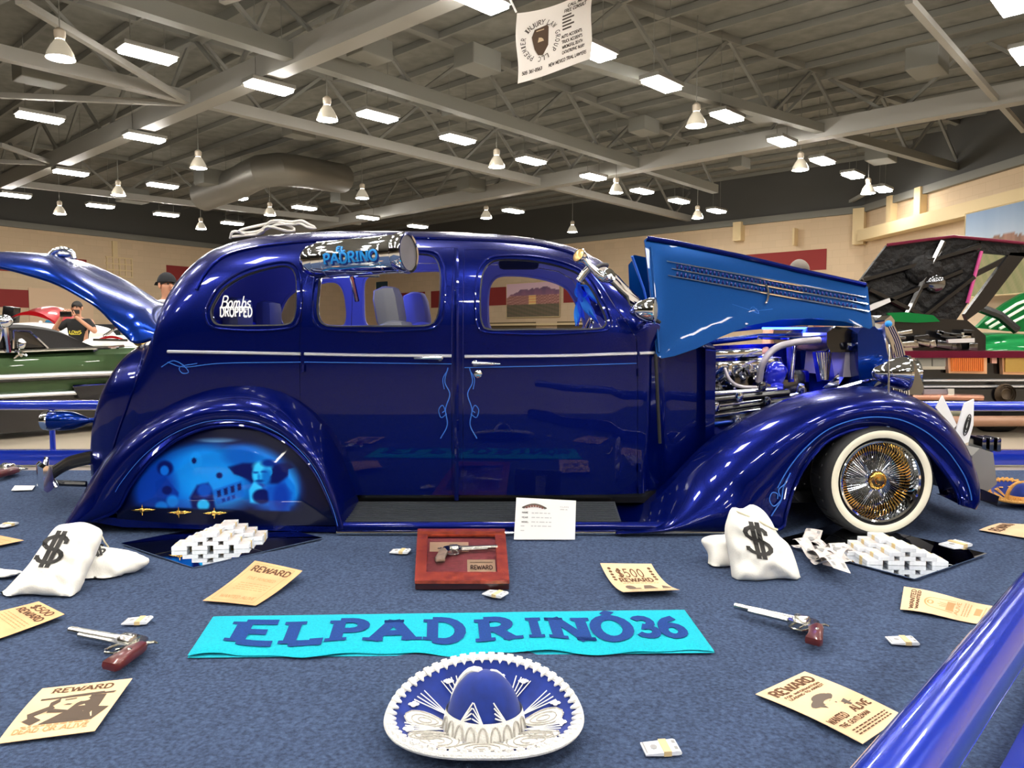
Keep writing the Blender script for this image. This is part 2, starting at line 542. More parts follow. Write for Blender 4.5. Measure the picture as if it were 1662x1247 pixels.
CONC = mat('polished_concrete', (172, 160, 142), 0.35, noise=(1.2, 0.18), bump=(3, 0.05))
DECK = mat('roof_deck', (136, 136, 130), 0.9, noise=(2.0, 0.3))

def wall(name, a, b, z0=0.0, z1=ZT, m=BLK, th=0.4):
    d = (b - a); d.z = 0; ln = d.length; d.normalize()
    n = V((-d.y, d.x, 0))
    o = thing_struct(name, V((a.x, a.y, 0)), math.atan2(d.y, d.x))
    mb = MB(); mb.box(V((a.x, a.y, (z0 + z1) / 2)) + d * ln / 2 + n * th / 2, (ln, th, z1 - z0), Matrix((d, n, V((0, 0, 1)))).transposed())
    me = mb.build(name, m, None, smooth=False)
    bpy.data.objects.remove(o)
    M = Matrix.Translation(V((a.x, a.y, 0))) @ Matrix.Rotation(math.atan2(d.y, d.x), 4, 'Z')
    me.data.transform(M.inverted())
    me.matrix_world = M
    WM[me.name] = M
    struct(me)
    return me, d, n
def thing_struct(name, loc, rz):
    return bpy.data.objects.new('anchor', None)

LFAR = CORN - (L1 - L0).xy.normalized().to_3d() * 140
wl, dl, nl = wall('wall_left', LFAR, CORN)
wb, db, nb = wall('wall_back', CORN, M1)
RD = (R1 - M1).normalized()
REND = M1 + RD * 62
wr, dr, nr = wall('wall_right', M1, REND)
FL = V((LFAR.x, LFAR.y, 0)); FR = V((REND.x, REND.y, 0))
wall('wall_front', REND, V((-20, -46, 0)))
wall('wall_side', V((-20, -46, 0)), LFAR)
for nm, a, b in (('wall_upper_left', LFAR, CORN), ('wall_upper_back', CORN, M1), ('wall_upper_right', M1, REND)):
    wall(nm, a, b, ZT, ZD + .3, UPPER, 0.46)
def trimbox(name, a, b, z, h, th, off, m):
    d = (b - a); d.z = 0; ln = d.length; d.normalize(); n = V((-d.y, d.x, 0))
    return struct(MB().box(V((a.x, a.y, z)) + d * ln / 2 - n * off, (ln, th, h), Matrix((d, n, V((0, 0, 1)))).transposed()).build(name, m, None, smooth=False))
trimbox('trim_1', LFAR, CORN, ZT, .35, .3, .1, STEELD)
trimbox('trim_2', CORN, M1, ZT, .35, .3, .1, STEELD)
trimbox('trim_3', M1, REND, ZT, .35, .3, .1, STEELD)

floor = struct(MB().box((10, 20, -0.1), (240, 220, 0.2)).build('floor', CONC, None, smooth=False))
ceiling = struct(MB().box((10, 20, ZD + .15), (240, 220, 0.3)).build('ceiling', DECK, None, smooth=False))

# maroon blocks painted on the walls
def onwall(o, a, d, n, px, rows, names, m, th=.03):
    for (u0, u1), (z0, z1) in zip(px, rows):
        def hit(u):
            x, dy, _ = ray(u, 480)
            den = d.x * dy - d.y * x
            t = (dy * -a.x + x * a.y) / den
            return a + d * t
        p, q = hit(u0), hit(u1)
        p.z = q.z = 0
        c = (p + q) / 2 - n * (th / 2 + .005)
        MB().box(V((c.x, c.y, (z0 + z1) / 2)), ((q - p).length, th, z1 - z0), Matrix((d, n, V((0, 0, 1)))).transposed()).build(names, m, o, smooth=False)
def zat(a, d, u, v):
    x, dy, dz = ray(u, v)
    den = d.x * dy - d.y * x
    t = (dy * -a.x + x * a.y) / den
    p = a + d * t
    return H + dz * (p.y / dy)
def rowz(a, d, u, v0, v1): return (zat(a, d, u, v1), zat(a, d, u, v0))
onwall(wl, LFAR, dl, nl, [(-80, 22), (-80, 46), (118, 142), (271, 350)],
       [rowz(LFAR, dl, 10, 412, 440), rowz(LFAR, dl, 20, 470, 499), rowz(LFAR, dl, 130, 421, 438), rowz(LFAR, dl, 290, 432, 458)], 'maroon_block', REDM)
onwall(wb, CORN, db, nb, [(620, 690), (700, 826), (915, 1000), (1205, 1340)],
       [rowz(CORN, db, 750, 470, 498)] * 3 + [rowz(CORN, db, 1300, 407, 440)], 'maroon_block', REDM)
# pale roll-up door and a window grid on the left wall
onwall(wl, LFAR, dl, nl, [(46, 150)], [(0.0, zat(LFAR, dl, 60, 468))], 'roll_up_door', mat('pale_tan_door', (222, 192, 160), 0.8), .06)
for k in range(5):
    uu = 174 + k * 10
    onwall(wl, LFAR, dl, nl, [(uu, uu + 1.6)], [rowz(LFAR, dl, 195, 418, 448)], 'window_bar', CREAM, .08)
for k in range(4):
    onwall(wl, LFAR, dl, nl, [(173, 216)], [rowz(LFAR, dl, 195, 418 + k * 10, 420 + k * 10)], 'window_bar', CREAM, .08)
onwall(wl, LFAR, dl, nl, [(184, 192)], [rowz(LFAR, dl, 188, 392, 418)], 'conduit', CREAM, .1)
# cream pilasters, beams and dark openings on the back and right walls
onwall(wb, CORN, db, nb, [(1194, 1207), (1386, 1404), (1290, 1293)], [rowz(CORN, db, 1200, 362, 392), rowz(CORN, db, 1395, 340, 398), rowz(CORN, db, 1290, 372, 400)], 'pilaster', CREAM, .5)
onwall(wb, CORN, db, nb, [(560, 1404)], [rowz(CORN, db, 1200, 520, 524)], 'ledge', CREAM, .4)
onwall(wb, CORN, db, nb, [(640, 870), (905, 1010)], [rowz(CORN, db, 800, 524, 570)] * 2, 'dark_opening', mat('dim_opening', (112, 98, 74), 0.9), .05)
onwall(wr, M1, dr, nr, [(1445, 1452), (1490, 1500)], [rowz(M1, dr, 1448, 320, 362), rowz(M1, dr, 1495, 306, 352)], 'pilaster', CREAM, .35)
onwall(wr, M1, dr, nr, [(1410, 1800)], [rowz(M1, dr, 1500, 352, 372)], 'ledge', CREAM, .7)

# roof: main trusses, diagonals, purlins - all parts of the ceiling
def beam(name, p, q, w_, h_, m):
    d = (q - p); ln = d.length; d.normalize()
    s = V((0, 0, 1)).cross(d).normalized(); u = d.cross(s)
    return MB().box((p + q) / 2, (ln, w_, h_), Matrix((d, s, u)).transposed()).build(name, m, ceiling, smooth=False)
ZB = 8.2
def truss(u0, v0, u1, v1, wd, hd, m, ext=(0, 0), webs=True):
    p, q = G(u0, v0, ZB), G(u1, v1, ZB)
    d = (q - p).normalized()
    p = p - d * ext[0]; q = q + d * ext[1]
    beam('truss_chord', p, q, wd, hd, m)
    if webs:
        up = V((0, 0, ZD - ZB - .1))
        beam('truss_chord', p + up, q + up, wd * .8, hd * .7, STEELD)
        n = max(2, int((q - p).length / 4.5))
        for k in range(n):
            a = p.lerp(q, k / n); b = p.lerp(q, (k + .5) / n); c = p.lerp(q, (k + 1) / n)
            beam('truss_web', a, b + up, .1, .1, STEELD)
            beam('truss_web', b + up, c, .1, .1, STEELD)
truss(0, 300, 690, 0, .5, .6, STEEL, (10, 10))
truss(0, 85, 1140, 360, .3, .35, STEEL, (6, 10))
truss(490, 370, 1662, 150, .5, .6, STEEL, (6, 6))
truss(500, 95, 1060, 275, .35, .4, STEELD, (6, 6))
truss(45, 300, 440, 345, .25, .3, STEEL, (10, 6))
truss(1080, 137, 1300, 200, .3, .3, STEELD, (4, 12))
for a in ((30, 0, 300, 162), (1475, 0, 1662, 212), (0, 155, 300, 168), (0, 235, 95, 268), (1330, 355, 1430, 300), (0, 262, 90, 266), (360, 0, 560, -60)):
    p, q = G(a[0], a[1], ZB - .1), G(a[2], a[3], ZB - .1)
    beam('brace', p, q, .16, .16, STEEL)
for k in range(46):
    c = V((0, 0, ZD - .12)) + BX * (-6 + k * 1.7) + AX * 6
    beam('purlin', c - AX * 62, c + AX * 62, .1, .2, STEELD)
for (u, v, s) in ((65, 118, 1.2), (485, 212, 1.0), (600, 80, 1.0), (1045, 205, 1.0), (745, 180, 1.0), (775, 98, 1.1), (1200, 265, .9), (1505, 100, 1.2), (1240, 180, 1.2), (765, 300, 1.2), (345, 290, 1.4), (560, 320, 1.3), (215, 318, 1.4), (1430, 250, 1.3)):
    p = G(u, v, ZB + .3)
    MB().box(p, (s, s * .7, s * .5), Matrix.Rotation(.85, 3, 'Z'), .03).build('roof_unit', STEELD, ceiling, smooth=False)
# round duct
a, b = G(330, 318, 8.0), G(445, 275, 8.6)
MB().tube(spline([a, a.lerp(b, .5), b, b + V((2, 5, .6))], 14), .75, 18).build('air_duct', GALV, ceiling)

ORD = 'first second third fourth fifth sixth seventh eighth ninth tenth eleventh twelfth'.split()
ZL = 7.7
_proto = [None, None]
def high_bay(u, v, label, pt=None, ry=None, group='rectangular high-bay lights'):
    p = pt if pt is not None else G(u, v, ZL)
    rz = math.atan2(BX.y, BX.x)
    if _proto[0] is None:
        t = thing('ceiling_light', label, 'light', p, rz, group)
        MB().box(p + V((0, 0, .1)), (1.3, .62, .12), Matrix.Rotation(rz, 3, 'Z'), .02).build('housing', GALV, t, smooth=False)
        MB().box(p, (1.2, .52, .09), Matrix.Rotation(rz, 3, 'Z'), .03).build('diffuser', LAMPM, t)
        mb = MB()
        for s in (-1, 1):
            mb.tube([p + V((0, 0, .15)) + BX * (.4 * s), V((p.x, p.y, ZD)) + BX * (.4 * s)], .012, 5)
        mb.build('hanger', STEELD, t)
        _proto[0] = t
        return t
    t = clone(_proto[0], None, label)
    t.matrix_world = Matrix.Translation(p) @ Matrix.Rotation(rz, 4, 'Z')
    return t
def bell(u, v, label, glow=True):
    p = G(u, v, 7.2)
    if _proto[1] is None:
        t = thing('pendant_light', label, 'light', p, 0, 'bell-shaped pendant lights')
        MB().lathe([(.3, -.14), (.27, -.02), (.2, .12), (.12, .24), (.09, .27)], p, n=24).build('reflector', SHADE, t)
        MB().lathe([(.0, -.165), (.18, -.16), (.28, -.135), (.0, -.12)], p, n=24).build('lens', LAMPB, t)
        MB().lathe([(.0, .27), (.1, .28), (.12, .36), (.12, .46), (.06, .52), (.0, .53)], p, n=16).build('ballast', mat('pendant_ballast', (190, 178, 160), .5), t)
        MB().tube([p + V((0, 0, .5)), V((p.x, p.y, ZD))], .015, 5).build('hanger', STEELD, t)
        _proto[1] = t
        return t
    t = clone(_proto[1], None, label)
    t.matrix_world = Matrix.Translation(p)
    return t
rowA = [(240, 90), (437, 143), (613, 190), (743, 227), (862, 262), (963, 288), (1042, 311), (1102, 327), (1163, 343)]
for k, (u, v) in enumerate(rowA):
    high_bay(u, v, '%s rectangular light of the row running from upper left past the banner underside' % ORD[k])
rowT = [(778, 2), (962, 85), (1074, 138), (1180, 190), (1269, 231), (1335, 262), (1384, 285), (1432, 308)]
for k, (u, v) in enumerate(rowT):
    high_bay(u, v, '%s rectangular light of the row starting above the white banner' % ORD[k])
rowL = [(115, 281), (264, 302), (380, 321), (494, 338), (597, 354), (678, 368)]
for k, (u, v) in enumerate(rowL):
    high_bay(u, v, '%s rectangular light of the far row ending behind the sedan roof' % ORD[k])
rowF = [(25, 318), (163, 335), (270, 349), (377, 363)]
for k, (u, v) in enumerate(rowF):
    high_bay(u, v, '%s rectangular light of the lowest row over the left wall' % ORD[k])
for u, v, l in ((65, 192, 'thin far rectangular light under the upper left steel beam'), (235, 225, 'small dim rectangular light below the crossing of two beams'),
                (833, 343, 'small rectangular light low over the centre of the sedan roof'), (1642, 6, 'large rectangular light cut by the upper right picture corner'),
                (1668, 90, 'rectangular light at the right picture edge under the bright pipe')):
    high_bay(u, v, l)
bells = [(98, 85, 'big bell pendant light hanging at upper left'), (531, 187, 'bell pendant light above the long thin roof beam'), (322, 267, 'bell pendant light by the round air duct'),
         (806, 265, 'bell pendant light over the middle of the sedan roof'), (192, 312, 'bell pendant light above the roll-up door side of left wall'), (1130, 197, 'brightest blue-white bell pendant light right of centre'),
         (1000, 308, 'unlit looking bell pendant light between two lamp rows'), (1299, 270, 'bell pendant light beside the sixth lamp of the banner row'), (97, 343, 'lowest left bell pendant light over the tan wall'),
         (588, 317, 'bell pendant light over the rope on the sedan roof'), (438, 345, 'bell pendant light left of the sedan roof rope'), (326, 368, 'bell pendant light low over the trunk lid'),
         (789, 350, 'small bell pendant light just above the sedan roof'), (929, 373, 'tiny bell pendant light above the windshield'), (1409, 309, 'bell pendant light at the back wall corner'), (1132, 350, 'bell pendant light above the raised hood')]
for u, v, l in bells: bell(u, v, l)
# the same lamp rows go on over and behind the camera
n = 0
for i in range(-3, 4):
    for j in range(-3, 5):
        p = V((0, 2, ZL)) + AX * (i * 5.6 + 2) + BX * (j * 3.6 - 2)
        if p.y > 12.5: continue
        n += 1
        high_bay(0, 0, 'rectangular high-bay light overhead outside the picture', pt=p)

# ================================================================ DISPLAY CARPET AND RAIL
CARPET = mat('navy_carpet', (78, 100, 136), 0.97, noise=(90, 0.4), bump=(260, 1.0, 0.012), rgb2=(38, 54, 86))
def carpet():
    mb = MB()
    nx, ny = 150, 110
    x0, x1, y0, y1 = -6.0, 5.4, 0.2, 5.36
    def f(a, b):
        x = x0 + (x1 - x0) * a; y = y0 + (y1 - y0) * b
        z = .006 + .0035 * math.sin(x * 2.3 + y * 5.2 + math.sin(y * 3)) * math.sin(y * 2.1 - x * .9) + .0025 * math.sin(x * 5.1 - y * 7.7)
        return V((x, y, max(z, .0015) if y < 3.3 else .006))
    mb.grid(f, nx, ny)
    o = mb.build('display_carpet', CARPET, None)
    tag(o, 'dark navy blue display carpet under the blue sedan', 'carpet')
carpet()
CZ = 0.0135

def rail():
    t = thing('barrier_rail', 'glossy blue low tube barrier rail around the display', 'railing', (2.4, 3.0, 0))
    zr = .44
    a = G(1432, 1300, zr) ; b = G(1668, 985, zr)
    # right-hand run passes close to the camera, then the far run behind the car
    d = (b - a).normalized()
    yb = 5.55
    fr = P(1660, 664, yb); fl = P(0, 655, yb); zf = (fr.z + fl.z) / 2
    c1 = a - d * .25; c2 = b + d * ((yb - .35 - b.y) / d.y)
    path = [V((c1.x, c1.y, zr)), V((c2.x, c2.y, zr))]
    MB().tube(path, .042, 20).build('top_tube', RAILM, t)
    e0 = V((c2.x, c2.y, zr)); e1 = V((c2.x + .1, yb, zf))
    MB().tube(spline([path[1], e0 + d * .15, e1, V((3.0, yb, zf)), V((-5.4, yb, zf + .01))], 40), .036, 14).build('back_tube', RAILM, t)
    for (p, q) in ((path[0], path[1]), (e1, V((-5.4, yb, zf)))):
        dd = (q - p); dd.z = 0; ln = dd.length; dd.normalize()
        s = V((-dd.y, dd.x, 0))
        off = -s * .0
        MB().box(V((0, 0, .0685)) + V((p.x, p.y, 0)) + dd * ln / 2 + off, (ln + .2, .07, .11), Matrix((dd, s, V((0, 0, 1)))).transposed(), .015).build('base_beam', RAILM, t)
        n = max(2, int(ln / 1.9))
        for k in range(n + 1):
            c = p + dd * (ln * (k + .06) / (n + .12))
            if -1.9 < c.x < 2.9 and c.y > 5: continue
            if c.y < 2.6: continue
            MB().tube([V((c.x, c.y, .1)), V((c.x, c.y, min(zr, p.z) - .01))], .02, 10).build('post', RAILM, t)
rail()

# ================================================================ THE BLUE SEDAN
YC = 4.42
car = thing('vintage_sedan', 'glossy candy blue 1930s lowrider sedan with raised hood and open trunk', 'car', (-.2, YC, 0))
YS = 4.18
SIL = [(134, 838), (135, 822), (136, 800), (139, 770), (143, 735), (149, 690), (157, 640), (168, 602), (184, 573), (205, 556), (235, 546), (258, 541), (268, 527), (279, 500), (293, 470), (309, 440), (327, 417), (348, 400), (374, 389), (407, 381), (455, 375), (520, 371), (600, 370), (700, 371), (780, 374), (840, 379), (888, 386), (930, 397), (965, 413), (995, 433), (1020, 456), (1042, 482), (1062, 512), (1078, 536), (1100, 545), (1145, 552)]
YSF = lambda u: 4.0 if u < 180 else min(YS, 4.0 + (u - 180) * .0015)
sil = [P(u, v, YSF(u)) for u, v in SIL]
ss = spline([V((p.x, p.z, 0)) for p in sil], 130)
for i in range(1, len(ss)):
    if ss[i].x <= ss[i - 1].x: ss[i].x = ss[i - 1].x + 1e-4
STX = [(p.x, p.y) for p in ss]
X_ = lambda u, v=600, Y=3.85: P(u, v, Y).x
XT = lambda u: X_(u, 600, YSF(u))
WID = [(XT(132), .30), (XT(136), .37), (XT(142), .425), (XT(152), .465), (XT(170), .50), (XT(205), .54), (XT(255), .575), (XT(330), .60), (XT(450), .62), (X_(900), .62), (X_(1000), .605), (X_(1050), .57), (X_(1085), .49), (X_(1150), .46)]
ZBOT = .15
XC0, XC1 = X_(1015), X_(1085)
def section(x, hx, tt):
    """tt 0..1 sill to belt, 1..2 belt to roof centre; returns (halfwidth, z)"""
    W = interp(WID, x)
    zb = min(.845, ZBOT + max(hx - ZBOT, .02) * .62)
    fr = max(0, min(1, (x - XC0) / (XC1 - XC0)))
    zb = zb + (max(zb, hx - .06) - zb) * fr
    z0 = min(ZBOT, hx - .01)
    if tt <= 1:
        k = 1 - tt
        return W * (1 - .035 * k * k), z0 + (zb - z0) * tt
    th = (tt - 1) * PI / 2
    hi = hx - zb
    n = 2.75 if hi > .4 else 2.3
    return W * max(math.cos(th), 0) ** (2 / n), zb + hi * math.sin(th) ** (2 / n)
def hw(x, z):
    """half width of the body at x and height z"""
    hx = interp(STX, x)
    lo, hi = 0.0, 2.0
    for _ in range(40):
        m = (lo + hi) / 2
        if section(x, hx, m)[1] < z: lo = m
        else: hi = m
    return section(x, hx, lo)[0]
def skin(u, v, off=0.0):
    """pixel on the near body side -> point on the body"""
    Y = 3.85
    for _ in range(8):
        p = P(u, v, Y)
        Y = YC - hw(p.x, p.z) - off
    return P(u, v, Y)

def evalmesh(o, name):
    dg = bpy.context.evaluated_depsgraph_get()
    dg.update()
    return bpy.data.meshes.new_from_object(o.evaluated_get(dg))
def boolean(me, cutter, op='DIFFERENCE'):
    o = bpy.data.objects.new('tmp', me); c = bpy.data.objects.new('tmpc', cutter)
    COL.objects.link(o); COL.objects.link(c)
    m = o.modifiers.new('b', 'BOOLEAN'); m.operation = op; m.object = c; m.solver = 'EXACT'
    r = evalmesh(o, 'r')
    bpy.data.objects.remove(o); bpy.data.objects.remove(c)
    return r
def prism_mesh(polys, y0, y1):
    mb = MB()
    for poly in polys:
        mb.prism([V((p.x, y0, p.z)) for p in poly], (0, y1 - y0, 0))
    me = bpy.data.meshes.new('cut')
    me.from_pydata(mb.v, [], mb.f)
    bm = bmesh.new(); bm.from_mesh(me); bmesh.ops.recalc_face_normals(bm, faces=bm.faces); bm.to_mesh(me); bm.free()
    return me

def body_shell():
    ts = [i / 9 for i in range(9)] + [1 + i / 22 for i in range(23)]
    prof = ts
    mb = MB()
    NS = len(STX)
    n = len(prof)
    def f(i, k):
        x, hx = STX[i]
        if k < n:
            w_, z = section(x, hx, prof[k]); return V((x, YC - w_, z))
        w_, z = section(x, hx, prof[2 * n - 2 - k]); return V((x, YC + w_, z))
    m = 2 * n - 1
    vs = [f(i, k) for i in range(NS) for k in range(m)]
    fs = [(i * m + k, (i + 1) * m + k, (i + 1) * m + k + 1, i * m + k + 1) for i in range(NS - 1) for k in range(m - 1)]
    me = bpy.data.meshes.new('shell'); me.from_pydata(vs, [], fs)
    bm = bmesh.new(); bm.from_mesh(me)
    bmesh.ops.remove_doubles(bm, verts=bm.verts, dist=1e-5)
    bmesh.ops.recalc_face_normals(bm, faces=bm.faces)
    bm.to_mesh(me); bm.free()
    me.materials.append(PAINTD); me.materials.append(LINER)
    o = bpy.data.objects.new('tmp', me); COL.objects.link(o)
    # make sure the normals face outwards
    c = sum((p.normal.z for p in me.polygons if p.center.z > 1.3))
    md = o.modifiers.new('s', 'SOLIDIFY'); md.thickness = .035; md.offset = -1 if c > 0 else 1
    md.material_offset = 1; md.material_offset_rim = 0; md.use_even_offset = False
    r = evalmesh(o, 'r'); bpy.data.objects.remove(o)
    return r

YW = 3.85
def outline(px, n=70, Y=YW): return spline([P(u, v, Y) for u, v in px], n, True)
QW = outline([(344, 508), (349, 490), (362, 468), (388, 449), (420, 437), (452, 430), (470, 434), (480, 450), (484, 480), (484, 508), (478, 524), (462, 529), (420, 530), (375, 530), (352, 526)])
RW = outline([(517, 470), (520, 436), (532, 420), (560, 413), (620, 410), (685, 409), (706, 418), (715, 442), (716, 480), (712, 515), (698, 529), (660, 531), (600, 531), (545, 531), (525, 526), (517, 508)])
FW = outline([(779, 470), (784, 438), (800, 421), (830, 418), (870, 421), (912, 430), (942, 443), (958, 462), (972, 488), (982, 512), (984, 526), (974, 534), (930, 536), (860, 536), (795, 536), (782, 526), (779, 505)])
shell = body_shell()
shell = boolean(shell, prism_mesh([QW, RW, FW], 3.0, 6.0))
def xprism(poly, x0, x1):
    mb = MB(); mb.prism([V((x0, y, z)) for y, z in poly], (x1 - x0, 0, 0))
    me = bpy.data.meshes.new('cut'); me.from_pydata(mb.v, [], mb.f)
    bm = bmesh.new(); bm.from_mesh(me); bmesh.ops.recalc_face_normals(bm, faces=bm.faces); bm.to_mesh(me); bm.free()
    return me
ws = spline([V((YC + y, z, 0)) for y, z in ((-.525, 1.06), (-.49, 1.22), (-.40, 1.31), (0, 1.335), (.40, 1.31), (.49, 1.22), (.525, 1.06), (.44, 1.0), (0, .985), (-.44, 1.0))], 60, True)
shell = boolean(shell, xprism([(p.x, p.y) for p in ws], X_(965), X_(1100)))
def dpoly(px): return [P(u, v, YW) for u, v in px]
RD_ = dpoly([(491, 830), (491, 640), (490, 560), (493, 500), (497, 450), (508, 417), (528, 402), (560, 397), (735, 397), (735, 830)])
FD_ = dpoly([(752, 830), (752, 401), (800, 400), (870, 404), (925, 414), (955, 430), (978, 462), (1000, 500), (1020, 528), (1033, 550), (1035, 600), (1035, 830)])
def shrink(poly, d):
    c = sum(poly, V()) / len(poly)
    return [p + (c - p).normalized() * d for p in poly]
doors = []
for poly in (RD_, FD_):
    doors.append(boolean(shell.copy(), prism_mesh([shrink(poly, .004)], 3.0, YC - .05), 'INTERSECT'))
    doors.append(boolean(shell.copy(), prism_mesh([shrink(poly, .004)], YC + .05, 6.0), 'INTERSECT'))
shell = boolean(shell, prism_mesh([RD_, FD_], 3.0, 6.0))
def place_mesh(me, name, parent=car, ang=32):
    me.transform(WM[parent.name].inverted())
    finish(me, True, ang)
    return link(name, me, parent)
body = place_mesh(shell, 'body_shell')
rdoor = place_mesh(doors[0], 'rear_door'); place_mesh(doors[1], 'rear_door')
fdoor = place_mesh(doors[2], 'front_door'); place_mesh(doors[3], 'front_door')

# window reveals, rubber seals, chrome beads and glass (the near pair of doors has its glass down)
def near(poly, off=0.0): return [V((p.x, YC - hw(p.x, p.z) - off, p.z)) for p in poly]
def far(poly, off=0.0): return [V((p.x, YC + hw(p.x, p.z) + off, p.z)) for p in poly]
for pl, par in ((QW, body), (RW, rdoor), (FW, fdoor)):
    MB().tube(near(pl, -.012), .0085, 8, True).build('window_seal', RUBBER, par)
    MB().tube(near(shrink(pl, .004), -.028), .004, 6, True).build('chrome_bead', CHROME, par)
    MB().tube(near(shrink(pl, -.022), .002), .006, 6, True).build('window_molding', PAINTD, par)
    MB().tube(far(pl, -.02), .014, 6, True).build('window_seal', LINER, par)
def pane(poly, name, m, par, yf):
    pts, tri, _ = fill([(p.x, p.z) for p in poly], .05)
    mb = MB(); mb.add([V((x, yf(x, z), z)) for x, z in pts], tri)
    return mb.build(name, m, par)
pane(QW, 'quarter_glass', SMOKE, body, lambda x, z: YC - hw(x, z) + .022)
wsx = lambda y, z: 0
# windshield
def wsfn(p):
    lo, hi = X_(900), X_(1120)
    for _ in range(40):
        m = (lo + hi) / 2
        if hw(m, min(p.y, interp(STX, m) - .001)) * (1 if p.y < interp(STX, m) else 0) > abs(p.x - YC): lo = m
        else: hi = m
    return V((lo - .012, p.x, p.y))
pts, tri, _ = fill([(p.x, p.y) for p in ws], .05)
MB().add([wsfn(V((a, b, 0))) for a, b in pts], tri).build('windshield', GLASS, car)
MB().tube([wsfn(V((p.x, p.y, 0))) + V((.012, 0, 0)) for p in ws], .011, 8, True).build('windshield_seal', RUBBER, car)
wm = [wsfn(V((YC, z, 0))) + V((.012, 0, 0)) for z in (.985, 1.1, 1.2, 1.335)]
MB().tube(wm, .012, 8).build('windshield_divider', PAINTD, car)

BRUSHED = mat('brushed_aluminium', (236, 238, 244), .38, .9)
# drip rail over the doors, belt molding, pinstripes
drip = [skin(u, v, .006) for u, v in ((318, 470), (335, 440), (365, 415), (410, 402), (470, 394), (540, 389), (640, 386), (740, 388), (840, 393), (900, 402), (945, 418), (968, 440))]
MB().tube(spline(drip, 60), .0075, 8).build('drip_rail', PAINTD, car)
def onskin(px, r, name, m, par, n=40, off=.004, k=6):
    MB().tube([skin(p.x, p.y, off) for p in spline([V((a, b, 0)) for a, b in px], n)], r, k).build(name, m, par)
onskin([(272, 571), (380, 573), (488, 575)], .0085, 'belt_molding', BRUSHED, body)
onskin([(494, 575), (600, 577), (733, 578)], .0085, 'belt_molding', BRUSHED, rdoor)
onskin([(754, 579), (900, 578), (1033, 574)], .0085, 'belt_molding', BRUSHED, fdoor)
onskin([(1038, 574), (1062, 573)], .0085, 'belt_molding', BRUSHED, body)
onskin([(272, 588), (300, 596), (360, 590), (488, 588)], .0022, 'pinstripe', PIN, body, off=.001)
onskin([(494, 588), (733, 591)], .0022, 'pinstripe', PIN, rdoor, off=.001)
onskin([(754, 597), (900, 594), (1033, 590)], .0022, 'pinstripe', PIN, fdoor, off=.001)
for sgn, u0, par in ((-1, 727, rdoor), (1, 762, fdoor)):
    onskin([(u0, 597), (u0 + sgn * 5, 620), (u0 - sgn * 3, 640), (u0 + sgn * 4, 665), (u0 + sgn * 1, 690), (u0 + sgn * 12, 712)], .0028, 'scroll_stripe', PIN, par, off=.001)
    onskin([(u0 + sgn * 2, 672), (u0 + sgn * 11, 678), (u0 + sgn * 15, 666), (u0 + sgn * 9, 658), (u0 + sgn * 5, 666), (u0 + sgn * 9, 670)], .0022, 'scroll_stripe', PIN, par, off=.001)
    onskin([(u0, 600), (u0 + sgn * 8, 615), (u0 + sgn * 6, 632)], .002, 'scroll_stripe', PIN, par, off=.001)
onskin([(262, 596), (280, 586), (296, 592), (306, 604), (296, 606), (292, 596), (320, 590)], .0022, 'scroll_stripe', PIN, body, off=.001)
# B-pillar chrome edge, door handles, lock
onskin([(741, 405), (741, 500), (741, 600), (741, 700), (741, 812)], .012, 'pillar_molding', PAINTD, body, off=.0)
def handle(u0, v0, u1, v1, par, boss):
    a, b = skin(u0, v0, .03), skin(u1, v1, .03)
    h = MB().tube([a, a.lerp(b, .3), a.lerp(b, .7), b], [.011, .009, .007, .004], 10).build('door_handle', CHROME, par)
    c = skin(*boss)
    MB().lathe([(.016, 0), (.016, .008), (.009, .014), (.009, .03)], c, (0, -1, 0), 14).build('handle_boss', CHROME, par)
handle(717, 581, 672, 582, rdoor, (714, 581))
handle(768, 590, 812, 591, fdoor, (771, 590))
c = skin(776, 607)
MB().lathe([(.021, 0), (.02, .006), (.012, .01), (0, .011)], c, (0, -1, 0), 18).build('lock_escutcheon', CHROME, fdoor)
for v in (760, 605, 795):
    MB().tube([skin(1038, v + 6, .01), skin(1038, v - 6, .01)], .01, 8).build('door_hinge', PAINTD, body)
MB().tube([skin(491, 592, .012), skin(491, 604, .012)], .012, 8).build('door_hinge', PAINTD, body)

# quarter-glass lettering
def plate(p00, p10, p01):
    """unit-square map on three pixels of the quarter glass"""
    def f(a, b):
        u = p00[0] + (p10[0] - p00[0]) * a + (p01[0] - p00[0]) * b
        v = p00[1] + (p10[1] - p00[1]) * a + (p01[1] - p00[1]) * b
        p = P(u, v, 3.85)
        Y = YC - hw(p.x, p.z) + .016
        return P(u, v, Y)
    return f
f = plate((357, 512), (408, 512), (357, 482))
q = text('Bombs', .02, .42, .62, .94, .13, 0, .06, slant=.25) + rect(.3, .3, .92, .34) + text('Dropped'.upper(), 0, -.06, .5, 1.02, .22, .3, .12)
MB().quads(q, f).build('window_lettering', WHITE, body, smooth=False)

